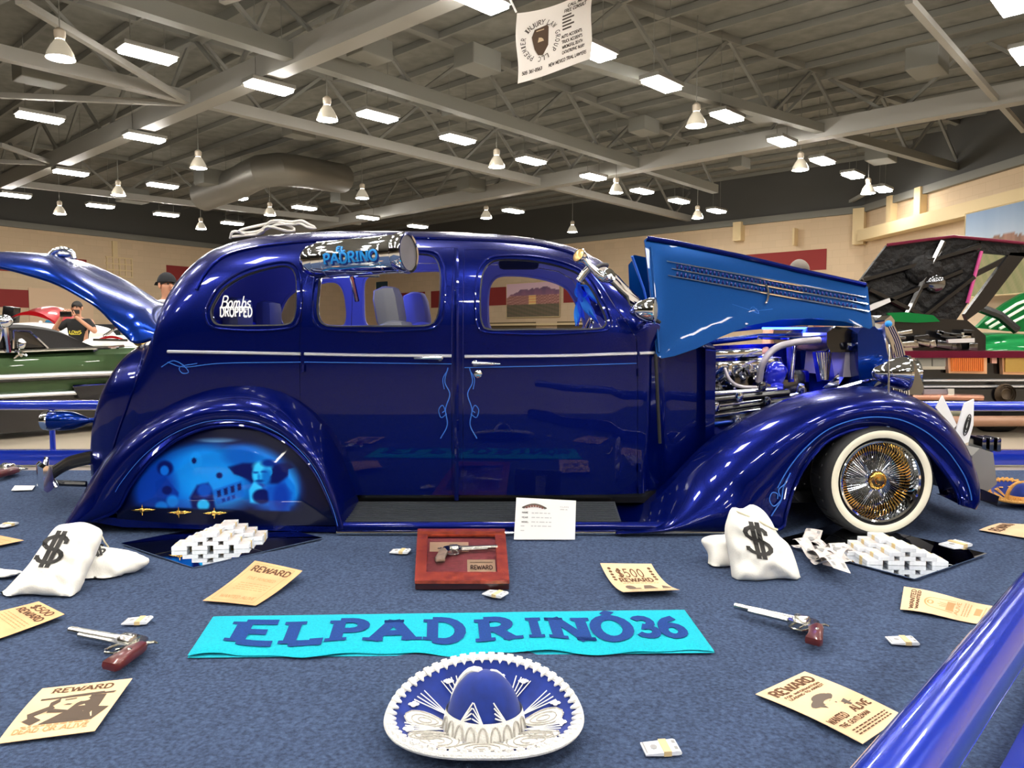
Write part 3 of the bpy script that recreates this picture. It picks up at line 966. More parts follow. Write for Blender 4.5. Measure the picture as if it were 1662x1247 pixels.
# ---- fenders
def strip(A, B, C, n, name, m, par, th=12, D=None):
    """surface from curve A over control curve B down to C"""
    A, B, C = spline(A, n), spline(B, n), spline(C, n)
    mb = MB()
    def g(a, b):
        i = min(n - 1, int(round(a * (n - 1))))
        return A[i] * (1 - b) ** 2 + B[i] * 2 * b * (1 - b) + C[i] * b * b
    mb.grid(g, n, th)
    return mb.build(name, m, par, angle=60)
ra = [(132, 832), (146, 796), (170, 752), (205, 708), (250, 672), (300, 646), (350, 630), (400, 625), (440, 630), (478, 646), (515, 678), (545, 718), (565, 762), (582, 812), (590, 846)]
rc = [(150, 846), (190, 828), (212, 790), (245, 748), (285, 716), (325, 698), (360, 691), (400, 692), (430, 700), (462, 716), (492, 742), (515, 772), (532, 806), (542, 832), (548, 853)]
A = [skin(u, v, -.015) if 200 < u else P(u, v, 3.98 - (u - 132) * .0005) for u, v in ra]
C = [P(u, v, 3.60) for u, v in rc]
A_, C_ = spline(A, 60), spline(C, 60)
Bc = [V(((a.x * .62 + c.x * .38), 3.47, a.z * .62 + c.z * .38 + .012)) for a, c in zip(A_, C_)]
def strip3(A, B, C, name, m, par, th=14):
    n = len(A); mb = MB()
    def g(a, b):
        i = min(n - 1, int(round(a * (n - 1))))
        return A[i] * (1 - b) ** 2 + B[i] * 2 * b * (1 - b) + C[i] * b * b
    return mb.grid(g, n, th).build(name, m, par, angle=60)
rf = strip3(A_, Bc, C_, 'rear_fender', PAINTD, car)
MB().tube([p + V((0, -.004, 0)) for p in C_], .009, 8).build('fender_lip', PAINTD, rf)
onpin = [c.lerp(b, .18) + V((0, -.012, .008)) for b, c in zip(Bc, C_)]
MB().tube(onpin[8:], .0012, 5).build('pinstripe', PIN, rf)
# far rear fender
mir = lambda ps: [V((p.x, 2 * YC - p.y, p.z)) for p in ps]
strip3(mir(A_), mir(Bc), mir(C_), 'rear_fender', PAINTD, car)

# skirt with an airbrushed mural
def soft(d, e):
    e *= .6
    return max(0.0, min(1.0, .5 - d / (2 * e)))
MUR = []
def E(u, v, ru, rv, col, e=.25, rot=0.0): MUR.append(('e', u, v, ru, rv, col, e, rot))
def PO(pts, col, e=2.0): MUR.append(('p', pts, col, e))
cy_, md_, dk_, br_ = (8, 120, 214), (8, 66, 168), (4, 14, 84), (40, 178, 246)
E(300, 785, 78, 52, (6, 76, 180), .5); E(335, 762, 60, 40, cy_, .5); E(352, 792, 60, 34, (10, 134, 226), .6); E(250, 795, 34, 42, (6, 50, 150), .5)
E(420, 737, 52, 18, (8, 110, 205), .5); E(392, 740, 28, 16, (6, 86, 184), .6)
E(446, 790, 46, 40, (8, 92, 196), .4); E(476, 782, 12, 34, (10, 110, 210), .4)
E(318, 748, 10, 14, (14, 130, 222), .3); PO([(310, 752), (326, 752), (319, 772)], (14, 130, 222)); E(315, 748, 4, 5, dk_, .3)
E(268, 760, 13, 12, dk_, .3); E(267, 764, 7, 8, (10, 96, 200), .3); PO([(252, 782), (268, 774), (290, 800), (286, 826), (256, 824)], (5, 44, 140)); E(271, 796, 8, 7, dk_, .3); E(280, 814, 10, 10, (12, 116, 212), .4); E(262, 822, 10, 8, (10, 110, 208), .3)
PO([(312, 826), (308, 808), (320, 788), (338, 784), (346, 800), (350, 828)], dk_, 4); E(332, 796, 12, 11, (8, 70, 176), .4); E(330, 820, 10, 9, br_, .3)
E(356, 772, 5, 5, dk_, .3)
PO([(345, 796), (392, 780), (398, 806), (352, 820)], (10, 96, 196), 2)
for k in range(4): PO([(352 + k * 11, 797 - k * 3.6), (358 + k * 11, 795 - k * 3.6), (359 + k * 11, 806 - k * 3.6), (353 + k * 11, 808 - k * 3.6)], dk_, 1.2)
for k in range(3): PO([(360 + k * 8, 810 - k * 2.6), (365 + k * 8, 808 - k * 2.6), (366 + k * 8, 814 - k * 2.6), (361 + k * 8, 816 - k * 2.6)], (5, 40, 130), 1.2)
PO([(372, 758), (394, 752), (470, 752), (480, 762), (452, 786), (408, 784)], dk_, 4); PO([(370, 758), (404, 770), (404, 778), (380, 770)], dk_, 2)
E(424, 770, 14, 19, (20, 150, 226), .2, -.12); E(438, 766, 4, 7, (16, 130, 210), .3); E(426, 757, 15, 8, (60, 196, 250), .5); E(418, 770, 8, 12, (48, 190, 250), .6)
E(432, 774, 7, 14, (10, 104, 196), .7); E(415, 767, 5, 1.6, (6, 60, 150), .6); E(428, 766, 5, 1.6, (6, 60, 150), .6); E(420, 774, 2.5, 5, (14, 124, 210), .6); E(421, 781, 7, 2.2, (5, 44, 130), .6); E(422, 788, 7, 4, (6, 60, 156), .7); E(436, 752, 12, 6, (6, 40, 130), .6)
PO([(404, 796), (412, 782), (424, 790), (430, 800), (420, 818), (406, 816)], br_, 3); E(425, 806, 15, 12, dk_, .25); PO([(434, 792), (462, 784), (474, 800), (470, 830), (438, 830)], (8, 74, 180), 4); E(456, 808, 12, 22, (6, 50, 156), .5)
PO([(468, 762), (482, 758), (484, 800), (480, 812), (478, 788), (468, 776)], (20, 130, 222), 1.5)
E(352, 714, 34, 4, (120, 190, 240), .5)
PO([(206, 823), (420, 829), (520, 832), (520, 850), (206, 850)], (4, 8, 40), 3)
def mural(u, v):
    c = [3.0, 10.0, 62.0]
    for s in MUR:
        if s[0] == 'e':
            _, a, b, ru, rv, col, e, rot = s
            du, dv = u - a, v - b
            if rot: du, dv = du * math.cos(rot) - dv * math.sin(rot), du * math.sin(rot) + dv * math.cos(rot)
            k = soft(math.hypot(du / ru, dv / rv) - 1, e)
        else:
            _, pts, col, e = s
            ins = False; best = 1e9
            for i in range(len(pts)):
                p, q = pts[i], pts[i - 1]
                if (p[1] > v) != (q[1] > v) and u < (q[0] - p[0]) * (v - p[1]) / (q[1] - p[1]) + p[0]: ins = not ins
                dx, dy = q[0] - p[0], q[1] - p[1]; l = dx * dx + dy * dy
                t = max(0, min(1, ((u - p[0]) * dx + (v - p[1]) * dy) / l))
                best = min(best, math.hypot(u - p[0] - t * dx, v - p[1] - t * dy))
            k = soft(-best if ins else best, e)
        if k > 0: c = [x + (y - x) * k for x, y in zip(c, col)]
    edge = soft(math.hypot((u - 352) / 148, (v - 800) / 92) - .93, .12)
    return [lin((x * edge + y * (1 - edge),))[0] for x, y in zip(c, (2, 6, 40))]
SKIRT = mat('airbrushed_skirt', (10, 30, 120), .3, .0, .3, vcol=True, spec=.1)
def painted(name, px, step, Yfn, fn, m, par):
    pts, tri, ds = fill(px, step)
    vs = [P(u, v, Yfn(u, v, d)) for (u, v), d in zip(pts, ds)]
    o = MB().add(vs, tri).build(name, m, par)
    a = o.data.color_attributes.new('Col', 'FLOAT_COLOR', 'POINT')
    for i, (u, v) in enumerate(pts): a.data[i].color = tuple(fn(u, v)) + (1,)
    return o
sk = [(p.x, p.y) for p in spline([V((u, v, 0)) for u, v in rc[1:]], 90)] + [(440, 853), (300, 852), (190, 842)]
skirt = painted('fender_skirt', sk, 2.1, lambda u, v, d: 3.612 - .0009 * min(d, 40), mural, SKIRT, car)
pts = [(u, v) for u, v in sk]
for k, (u, v) in enumerate(((231, 828), (290, 832), (348, 833))):
    c = P(u, v, 3.572)
    MB().lathe([(0, -.055), (.006, -.03), (.007, -.012), (.013, -.006), (.013, .006), (.007, .012), (.009, .02), (.004, .05), (0, .062)], c, (1, 0, .02), 10).tube([c + V((0, 0, -.026)), c, c + V((0, 0, .026))], [.001, .007, .001], 8).build('gold_ornament', GOLD, skirt)
MB().prism([P(u, v, 3.615) for u, v in ((140, 838), (200, 842), (300, 851), (545, 855), (545, 868), (200, 856), (142, 846))], (0, .08, 0)).build('rocker_edge', PAINTD, car, smooth=False)

# front fender
fa = [(985, 852), (1030, 838), (1075, 800), (1110, 762), (1150, 722), (1200, 687), (1250, 661), (1300, 643), (1350, 632), (1400, 628), (1440, 631), (1480, 643), (1515, 664), (1543, 696), (1560, 730), (1572, 772), (1572, 806), (1562, 822)]
fc = [(1000, 862), (1090, 863), (1180, 862), (1262, 860), (1276, 832), (1288, 792), (1308, 754), (1338, 720), (1372, 702), (1408, 695), (1450, 700), (1488, 720), (1518, 748), (1536, 772), (1548, 790), (1554, 803), (1557, 812), (1557, 819)]
A_ = spline([P(u, v, 3.74 if u > 1060 else 3.84 - (u - 985) * .001) for u, v in fa], 72)
C_ = spline([P(u, v, 3.57) for u, v in fc], 72)
# pair crown and lip by their own control points
def paired(px, Y, per=6):
    out = []
    pts = [P(u, v, Y(u) if callable(Y) else Y) for u, v in px]
    for i in range(len(pts) - 1):
        p0 = pts[max(i - 1, 0)]; p1 = pts[i]; p2 = pts[i + 1]; p3 = pts[min(i + 2, len(pts) - 1)]
        for k in range(per):
            t = k / per
            out.append(0.5 * ((2 * p1) + (p2 - p0) * t + (2 * p0 - 5 * p1 + 4 * p2 - p3) * t * t + (3 * p1 - p0 - 3 * p2 + p3) * t ** 3))
    out.append(pts[-1])
    return out
A_ = paired(fa, lambda u: 3.76 if u > 1100 else 3.86 - (u - 985) * .0009)
C_ = paired(fc, lambda u: 3.57)
Bc = []
for a, c in zip(A_, C_):
    Bc.append(V((a.x * .6 + c.x * .4, 3.44, a.z * .72 + c.z * .28 + .02)))
ff = strip3(A_, Bc, C_, 'front_fender', PAINTD, car, 16)
In = []
for i, a in enumerate(A_):
    In.append(V((a.x, 4.0, max(.12, a.z - .16))))
Bi = [V((a.x, 3.92, a.z + .015)) for a in A_]
strip3(A_, Bi, In, 'inner_fender', PAINTD, car, 10)
MB().tube([p + V((0, -.003, 0)) for p in C_[18:]], .009, 8).build('fender_lip', PAINTD, ff)
pin = [c * .72 + b * .26 + a * .02 + V((0, -.001, 0)) for a, b, c in zip(A_, Bc, C_)]
pin = [A_[i] * .04 + Bc[i] * .32 + C_[i] * .64 + V((0, -.002, 0)) for i in range(len(A_))]
MB().tube(pin[26:96], .0026, 5).build('pinstripe', PIN, ff)
sc_ = lambda px, r=.0028: MB().tube(spline([P(u, v, 3.535) for u, v in px], 24), r, 5).build('scroll_stripe', PIN, ff)
sc_([(1283, 768), (1272, 790), (1268, 812), (1258, 828), (1252, 838)]); sc_([(1268, 812), (1256, 822), (1249, 812), (1253, 800), (1262, 802), (1262, 810)]); sc_([(1275, 785), (1264, 795), (1266, 806)])
strip3(mir(A_), mir(Bc), mir(C_), 'front_fender', PAINTD, car)
strip3(mir(A_), mir(Bi), mir(In), 'inner_fender', PAINTD, car)

# running board
x0, x1 = X_(548, 850, 3.6), X_(1008, 850, 3.6)
RBm = mat('ribbed_rubber_mat', (46, 50, 56), .5, bump=(80, .6))
rb = MB().add([V((x0, 3.60, .072)), V((x1, 3.60, .072)), V((x1, 3.83, .115)), V((x0, 3.83, .115)), V((x0, 3.60, .05)), V((x1, 3.60, .05)), V((x1, 3.83, .05)), V((x0, 3.83, .05))],
              [(0, 1, 2, 3), (4, 5, 6, 7), (0, 1, 5, 4), (1, 2, 6, 5), (2, 3, 7, 6), (3, 0, 4, 7)]).build('running_board', RBm, car, smooth=False)
for k in range(9):
    y = 3.62 + k * .023
    z = .0735 + (y - 3.60) * .187
    MB().box(((x0 + x1) / 2, y, z), (x1 - x0 - .02, .008, .004)).build('tread_rib', RBm, rb, smooth=False)
x2 = X_(1180, 850, 3.58)
MB().grid(lambda a, b: V((x0 + (x2 - x0) * a, 3.585 - .012 * math.sin(PI * b), .07 - .05 * b)), 12, 8).build('board_edge', PAINTD, rb)
MB().tube([V((x0, 3.58, .020)), V((x2, 3.58, .020))], .0085, 8).build('chrome_strip', CHROME, rb)
MB().box(((x0 + x2) / 2, 3.7, .012), (x2 - x0, .2, .02)).build('board_underside', BLACK, rb, smooth=False)
MB().box((.3, YC, .13), (X_(1140) - X_(200), 1.1, .06)).build('floor_pan', BLACK, car, smooth=False)

# ---- trunk lid, raised
lp_top = [(-40, 425), (0, 413), (40, 411), (90, 414), (130, 430), (165, 449), (205, 468), (240, 484), (268, 500), (276, 520)]
lp_bot = [(-40, 428), (0, 434), (40, 444), (90, 460), (135, 484), (160, 500), (180, 520), (205, 545), (222, 556), (262, 545)]
TA = spline([P(u, v, 4.42) for u, v in lp_top], 40); TC = spline([P(u, v, 4.02) for u, v in lp_bot], 40)
TB = [V((a.x * .55 + c.x * .45, 4.06, a.z * .75 + c.z * .25 + .03)) for a, c in zip(TA, TC)]
mb = MB()
def lid(a, b):
    i = min(39, int(round(a * 39)))
    if b <= .5:
        k = 1 - b * 2
        return TA[i] * (1 - k) ** 2 + TB[i] * 2 * k * (1 - k) + TC[i] * k * k
    k = (b - .5) * 2
    p = TA[i] * (1 - k) ** 2 + TB[i] * 2 * k * (1 - k) + TC[i] * k * k
    return V((p.x, 2 * YC - p.y, p.z))
mb.grid(lid, 40, 31)
tl = mb.build('trunk_lid', PAINT, car, angle=60)
MB().tube(TC, .008, 6).build('lid_edge', PAINT, tl)
MB().tube(spline([P(u, v, 4.2) for u, v in ((194, 500), (205, 520), (212, 545), (226, 560), (248, 556), (266, 548))], 20), .012, 8).build('lid_hinge', GOLD, car)
lh = P(100, 414, 4.42)
MB().tube(spline([P(u, v, 4.40) for u, v in ((82, 414), (90, 407), (104, 405), (116, 410), (120, 420))], 16), .016, 10).ball(P(104, 413, 4.40), (.04, .03, .02)).build('trunk_handle', CHROME, tl)
# trunk edge seam lines on the tail
onskin([(236, 556), (226, 600), (210, 650), (192, 700), (178, 745)], .005, 'trunk_seam', PAINTD, body, off=.002)
# tail lamp on its arm
tlp = P(108, 683, 4.0)
MB().lathe([(.0, -.118), (.038, -.115), (.05, -.09), (.052, -.02), (.045, .04), (.028, .085), (.012, .12), (.0, .125)], tlp, (1, 0, .0), 24).build('tail_lamp', PAINT, car)
MB().lathe([(.0, -.128), (.03, -.125), (.046, -.118), (.05, -.1), (.053, -.085), (.05, -.08)], tlp, (1, 0, 0), 24).build('lamp_bezel', CHROME, car)
MB().tube([tlp + V((.1, 0, 0)), tlp + V((.16, .01, .004)), tlp + V((.2, .06, .0))], [.014, .012, .016], 10).build('lamp_arm', PAINT, car)
# rear bumper
zb = lambda u, v, Y: P(u, v, Y)
def bar(pts, hgt, th, name, m):
    pts = spline(pts, 30); mb = MB()
    prof = [(-.5, 0), (-.4, .8), (0, 1), (.4, .8), (.5, 0), (.4, -.5), (-.4, -.5)]
    vs = []
    for i, p in enumerate(pts):
        d = (pts[min(i + 1, 29)] - pts[max(i - 1, 0)]).normalized(); s = d.cross(V((0, 0, 1))).normalized()
        for a, b in prof: vs.append(p + V((0, 0, a * hgt)) + s * (b * th))
    k = len(prof)
    fs = [(i * k + j, i * k + (j + 1) % k, (i + 1) * k + (j + 1) % k, (i + 1) * k + j) for i in range(29) for j in range(k)]
    fs += [tuple(range(k)), tuple(29 * k + j for j in range(k))]
    return mb.add(vs, fs).build(name, m, car)
bar([P(76, 778, 3.86), P(66, 772, 3.98), P(64, 768, 4.2), P(64, 768, 4.6), P(70, 768, 4.95)], .14, .03, 'rear_bumper', CHROME)
bar([P(85, 768, 3.92), P(112, 752, 3.96), P(150, 742, 4.0)], .07, .012, 'bumper_bracket', BLACK)
MB().tube([P(88, 784, 3.95), P(140, 786, 3.97)], .016, 8).build('bumper_bracket', BLACK, car)
MB().tube([P(76, 742, 3.98), P(72, 765, 3.96), P(86, 785, 3.9), P(92, 792, 3.9)], [.012, .02, .02, .014], 10).build('bumper_guard', CHROME, car)
# front bumper end with plate
MB().prism([P(u, v, 3.82) for u, v in ((1578, 740), (1590, 728), (1612, 735), (1618, 786), (1600, 800), (1580, 790))], (0, 1.2, 0)).build('front_bumper', GALV, car, smooth=False)
MB().prism([P(u, v, 3.80) for u, v in ((1566, 786), (1596, 795), (1622, 806), (1618, 822), (1600, 815), (1568, 806))], (0, 1.2, 0)).build('bumper_valance', BLACK, car, smooth=False)
for u in (1586, 1598, 1610):
    MB().box(P(u, 720, 3.9), (.022, .12, .07), None, .006).build('bumper_clip', DCHROME, car)
MB().prism([P(u, v, 3.78) for u, v in ((1552, 700), (1566, 655), (1581, 648), (1580, 690), (1572, 718), (1560, 722))], (0, .01, 0)).build('show_plate', WHITE, car, smooth=False)
MB().prism([P(u, v, 4.6) for u, v in ((1519, 662), (1530, 642), (1553, 690), (1548, 696))], (0, .01, 0)).build('show_plate', WHITE, car, smooth=False)
for k, s in enumerate((.02, .032, .044)):
    c = P(1570, 690, 3.776)
    MB().tube([c + V((s * .28 * math.cos(t * PI / 8) + s * .25 * math.sin(t * PI / 8), 0, s * 1.2 * math.sin(t * PI / 8))) for t in range(16)], .0022, 5, True).build('plate_emblem', INK, car)

# ---- wheel
def wheel(c, s):
    ax = V((math.sin(.05), -s * math.cos(.05), 0)).normalized()
    R = .27
    tw = MB().lathe([(.196, .04), (.205, .055), (.235, .062), (.252, .05), (.264, .03), (R, .012), (R, -.02), (R, -.09), (.264, -.11), (.24, -.13), (.2, -.12), (.196, -.1)], c, ax, 64).build('tire', RUBBER, car)
    for k in range(30):
        a = 2 * PI * k / 30
        e1 = ax.orthogonal().normalized(); e2 = ax.cross(e1)
        d = e1 * math.cos(a) + e2 * math.sin(a)
        t_ = ax.cross(d)
        MB().box(c + d * (R + .001) - ax * .035, (.012, .085, .006), Matrix((t_, ax, d)).transposed()).build('tread_block', RUBBER, tw, smooth=False)
    MB().lathe([(.206, .0585), (.213, .0635), (.232, .0655), (.240, .0615)], c, ax, 64).build('whitewall', WHITEWALL, tw)
    rim = MB().lathe([(.196, .05), (.19, .056), (.182, .052), (.178, .035), (.172, .02), (.168, -.01), (.160, -.03), (.158, -.09), (.175, -.1)], c, ax, 64).build('wheel_rim', CHROME, car)
    e1 = ax.orthogonal().normalized(); e2 = ax.cross(e1)
    mbg, mbs, mbn = MB(), MB(), MB()
    for k in range(72):
        a = 2 * PI * k / 72
        d = e1 * math.cos(a) + e2 * math.sin(a)
        dh = e1 * math.cos(a + .16) + e2 * math.sin(a + .16)
        p0 = c + d * .160 - ax * .028; p1 = c + dh * .05 - ax * (.0)
        m_ = p0.lerp(p1, .26)
        mbg.tube([p0, m_], .0034, 6); mbs.tube([m_, p1], .0026, 5)
        d2 = e1 * math.cos(a + .04) + e2 * math.sin(a + .04)
        mbn.tube([c + d2 * .158 - ax * .07, c + dh * .055 - ax * .06], .0026, 5)
    tag(mbg.build('spoke_nipples', GOLD, rim), 'gold plated spoke ends', kind='stuff')
    tag(mbs.build('spokes', CHROME, rim), kind='stuff'); tag(mbn.build('outer_spokes', CHROME, rim), kind='stuff')
    MB().lathe([(.06, -.1), (.058, -.02), (.052, .0), (.046, .006), (.045, .02)], c, ax, 32).build('wheel_hub', CHROME, rim)
    MB().lathe([(.045, .018), (.043, .028), (.04, .032), (.034, .034), (.033, .03), (.018, .031), (.016, .036), (0, .037)], c, ax, 10).build('knock_off_cap', GOLD, rim)
    MB().lathe([(.158, -.088), (.06, -.1), (0, -.1)], c, ax, 32).build('wheel_back', BLACK, rim)
wc = P(1420, 789, 3.60); wc.z = .27
wheel(wc, 1)
MB().box((wc.x, 4.3, .3), (.5, .8, .36)).build('wheel_well', BLACK, car, smooth=False)

# ---- hood halves, raised
def slab(px, Yf, th, name, m, par, step=.06):
    poly = [P(u, v, Yf(v)) for u, v in px]
    pts, tri, ds = fill([(p.x, p.z) for p in poly], step)
    # depth is linear in height
    (za, ya), (zb_, yb) = sorted([(P(0, v, Yf(v)).z, Yf(v)) for v in (400, 560)])
    yz = lambda z: ya + (yb - ya) * (z - za) / (zb_ - za)
    n = len(pts); k = len(poly)
    vs = [V((x, yz(z) - .012 * min(1, d / .05), z)) for (x, z), d in zip(pts, ds)] + [V((x, yz(z) + th, z)) for x, z in pts]
    fs = list(tri) + [tuple(reversed([i + n for i in t])) for t in tri] + [(i, (i + 1) % k, n + (i + 1) % k, n + i) for i in range(k)]
    return MB().add(vs, fs).build(name, m, par)
def rounded(px, n=80):
    return [(p.x, p.y) for p in spline([V((u, v, 0)) for u, v in px], n, True)]
hp = [(1046, 390), (1050, 386), (1100, 394), (1200, 415), (1300, 439), (1400, 461), (1408, 466), (1411, 495), (1416, 530), (1412, 534), (1370, 522), (1320, 517), (1265, 519), (1215, 529), (1170, 547), (1130, 566), (1095, 578), (1074, 582), (1065, 577), (1062, 540), (1054, 460)]
YH = lambda v: 4.10 - (v - 390) / 190 * .25
hood = slab(hp, YH, .02, 'hood_panel', PAINTH, car)
MB().tube([P(u, v, YH(v) - .006) for u, v in ((1050, 387), (1100, 395), (1200, 416), (1300, 440), (1405, 463))], .014, 8).build('hood_edge', PAINTD, hood)
MB().tube([P(u, v, YH(v) - .01) for u, v in ((1056, 402), (1062, 470), (1069, 572))], .006, 8).build('hood_edge', PAINTH, hood)
for a, b in (((1082, 424), (1405, 483)), ((1090, 436), (1408, 494)), ((1084, 447), (1410, 506))):
    MB().tube([P(a[0], a[1], YH(a[1]) - .02), P((a[0] + b[0]) / 2, (a[1] + b[1]) / 2, YH((a[1] + b[1]) / 2) - .022), P(b[0], b[1], YH(b[1]) - .018)], [.003, .006, .005], 8).build('louver_molding', CHROME, hood)
lv = None
for row, off in ((0, 0), (1, 11.5)):
    for k in range(44):
        t = (k + .5) / 44
        u = 1096 + t * 296; v = 433 + off + t * 55 + (1 if row else 0)
        c = P(u, v, YH(v) - .016)
        if lv is None:
            lv = MB().lathe([(.0, 0), (.012, .0), (.007, .006), (0, .009)], V((0, 0, 0)), (0, -1, 0), 8).build('louver', PAINTD, hood)
            me = lv.data
            for q in me.vertices: pass
            me.transform(WM[hood.name]); me.transform(Matrix.Diagonal((.55, 1, 1.35, 1)))
            lv.location = c - V(WM[hood.name].translation)
        else:
            o = lv.copy(); COL.objects.link(o); o.parent = hood; o.location = c - V(WM[hood.name].translation)
MB().tube(spline([P(u, v, YH(v) - .03) for u, v in ((1243, 462), (1247, 472), (1246, 486), (1242, 493))], 12), .006, 8).build('hood_handle', CHROME, hood)
MB().tube(spline([P(u, v, YH(v) - .012) for u, v in ((1188, 494), (1215, 503), (1232, 509), (1222, 498), (1218, 506), (1236, 504), (1254, 502))], 30), .0025, 5).build('scroll_stripe', PIN, hood)
YH2 = lambda v: 4.54 + (v - 390) / 190 * .26
hp2 = [(X, v) for X, v in ((1024, 416), (1030, 414), (1140, 437), (1380, 490), (1386, 530), (1300, 528), (1180, 540), (1100, 548), (1062, 545), (1048, 480))]
hood2 = slab(hp2, YH2, .02, 'hood_panel', PAINTH, car)
MB().tube([P(1026, 416, 4.55), P(1045, 470, 4.63), P(1060, 535, 4.74)], .007, 8).build('hood_edge', PIN, hood2)
MB().prism([P(u, v, 4.8) for u, v in ((1020, 430), (1030, 418), (1056, 512), (1040, 530), (1024, 532))], (0, .01, 0)).build('cowl_vent_panel', PAINTH, car, smooth=False)

# ---- cowl side, radiator shell, grille, headlights, spot lamps
MB().tube([P(u, v, 3.86) for u, v in ((1064, 575), (1067, 640), (1071, 720))], .009, 8).build('cowl_seal', RUBBER, car)
MB().add([P(1145, 552, 3.9), P(1145, 735, 3.9), P(1145, 735, 4.94), P(1145, 552, 4.94)], [(0, 1, 2, 3)]).build('firewall', PAINT, car)
rs = [(1392, 542), (1398, 532), (1420, 530), (1434, 545), (1442, 580), (1447, 620), (1446, 640), (1400, 650), (1393, 600)]
MB().prism([P(u, v, 4.02) for u, v in rs], (0, .8, 0)).build('radiator_shell', PAINT, car, smooth=True, angle=30)
gr = MB()
gp = spline([P(u, v, 4.42) for u, v in ((1436, 530), (1449, 560), (1457, 600), (1460, 640))], 12)
for k in range(9):
    dy = (k - 4) * .05
    MB().tube([p + V((-abs(dy) * .25, dy, 0)) for p in gp], .007, 6).build('grille_bar', CHROME, car)
MB().ball(P(1442, 526, 4.36), .02).build('hood_ornament', CYAN, car)
MB().prism([P(u, v, 4.36) for u, v in ((1436, 520), (1446, 512), (1452, 520), (1450, 600), (1440, 600))], (0, .12, 0)).build('ornament_fin', CHROME, car)
def lamp(c, r, ax, name, lens, par=car):
    a = V(ax).normalized()
    o = MB().lathe([(0, -r * 1.9), (r * .3, -r * 1.75), (r * .72, -r * 1.1), (r * .95, -r * .4), (r, 0), (r * 1.06, .0), (r * 1.06, r * .14), (r * .95, r * .2)], c, a, 32).build(name, CHROME, par)
    MB().lathe([(r * .96, r * .15), (r * .6, r * .3), (0, r * .36)], c, a, 28).build('lamp_lens', lens, o)
    return o
LENS = mat('clear_lens', (200, 196, 182), .08, trans=.6, ior=1.3)
hl = lamp(P(1468, 606, 3.86), .085, (1, -.1, -.02), 'headlight', LENS)
MB().tube([P(1452, 612, 3.9), P(1420, 628, 3.96)], .02, 8).build('headlight_arm', CHROME, car)
MB().tube(spline([P(u, v, 3.95) for u, v in ((1350, 634), (1400, 620), (1450, 610))], 12), .012, 8).build('fender_molding', CHROME, car)
lamp(P(1483, 606, 4.98), .085, (1, 0, 0), 'headlight', mat('tan_lens', (120, 104, 82), .4))
MB().prism([P(u, v, 4.6) for u, v in ((1466, 585), (1478, 578), (1490, 600), (1500, 630), (1495, 642), (1466, 640))], (0, .16, 0)).build('horn_cover', mat('taupe_cover', (104, 92, 74), .7), car)
# cowl lamp / mirror, A-pillar spot lamp
sp = lamp(P(1060, 504, 3.72), .062, (1, -.35, .0), 'cowl_lamp', LENS)
MB().tube([P(1046, 523, 3.76), P(1036, 530, 3.82)], .012, 8).build('lamp_bracket', CHROME, sp)
s2 = lamp(P(940, 415, 3.70), .035, (-.6, -.5, .35), 'spot_lamp', mat('gold_lens', (206, 170, 110), .25, .6))
MB().tube(spline([P(u, v, 3.70) for u, v in ((944, 418), (958, 432), (972, 446), (985, 452))], 14), [.022, .02, .016, .014, .014, .014, .016, .018, .02, .022, .024, .026, .026, .02], 12).build('spot_lamp_body', CHROME, s2)
MB().tube(spline([P(u, v, 3.72) for u, v in ((960, 432), (948, 444), (940, 456))], 10), .018, 10).build('spot_lamp_grip', NICKEL, s2)
MB().lathe([(0, -.02), (.03, -.018), (.036, 0), (.03, .02), (0, .022)], P(987, 448, 3.70), (.5, -.6, .3), 18).build('spot_lamp_cap', CHROME, s2)
# parking guide rod on the fender
MB().tube([P(1441, 688, 3.60), P(1442, 640, 3.66), P(1443, 560, 3.72)], [.008, .005, .003], 8).build('guide_rod', CHROME, car)
MB().lathe([(0, -.03), (.018, -.02), (.02, .0), (.014, .016), (.018, .024), (.008, .034), (0, .035)], P(1439, 686, 3.575), (0, 0, 1), 12).build('guide_rod_base', CHROME, car)

# ---- engine bay
eng = MB().box(P(1215, 640, 4.42), (.58, .34, .30), None, .03).build('engine_block', DCHROME, car)
pp = lambda u, v, Y=4.18: P(u, v, Y)
for k, v in enumerate((574, 592)):
    MB().box(P(1188, v, 4.22), (.30, .12, .045), Matrix.Rotation(-.05, 3, 'Y'), .014).build('valve_cover', CHROME, eng)
for k in range(6):
    MB().box(P(1150 + k * 17, 600, 4.15), (.02, .03, .06), None, .005).build('cover_fin', CHROME, eng)
MB().lathe([(0, 0), (.13, 0), (.14, .03), (.13, .06), (.05, .075), (0, .08)], P(1228, 592, 4.3) - V((0, 0, .02)), (0, 0, 1), 32).build('air_cleaner', NICKEL, eng)
rng = random.Random(4)
for k in range(26):
    c = P(1158 + rng.random() * 80, 598 + rng.random() * 34, 4.12 + rng.random() * .06)
    r = .01 + rng.random() * .014
    ax = V((rng.uniform(-1, 1), -1, rng.uniform(-1, 1)))
    MB().lathe([(0, -r), (r, -r), (r * .8, r * .4), (r * .5, r * 1.2), (0, r * 1.2)], c, ax, 10).build('carburetor_fitting', CHROME if k % 3 else NICKEL, eng)
HOSE = mat('braided_hose', (196, 190, 198), .35, .7, bump=(300, .5))
MB().tube(spline([pp(1232, 620, 4.08), pp(1238, 590, 4.05), pp(1258, 566, 4.05), pp(1290, 556, 4.06), pp(1330, 552, 4.1)], 30), .018, 12).build('radiator_hose', HOSE, car)
MB().tube(spline([pp(1176, 598, 4.06), pp(1184, 616, 4.04), pp(1200, 627, 4.04), pp(1228, 629, 4.06)], 24), .009, 10).build('fuel_hose', HOSE, car)
MB().tube([pp(1150, 556, 4.8), pp(1235, 546, 4.8), pp(1340, 545, 4.8)], .018, 10).build('far_fender_brace', PAINT, car)
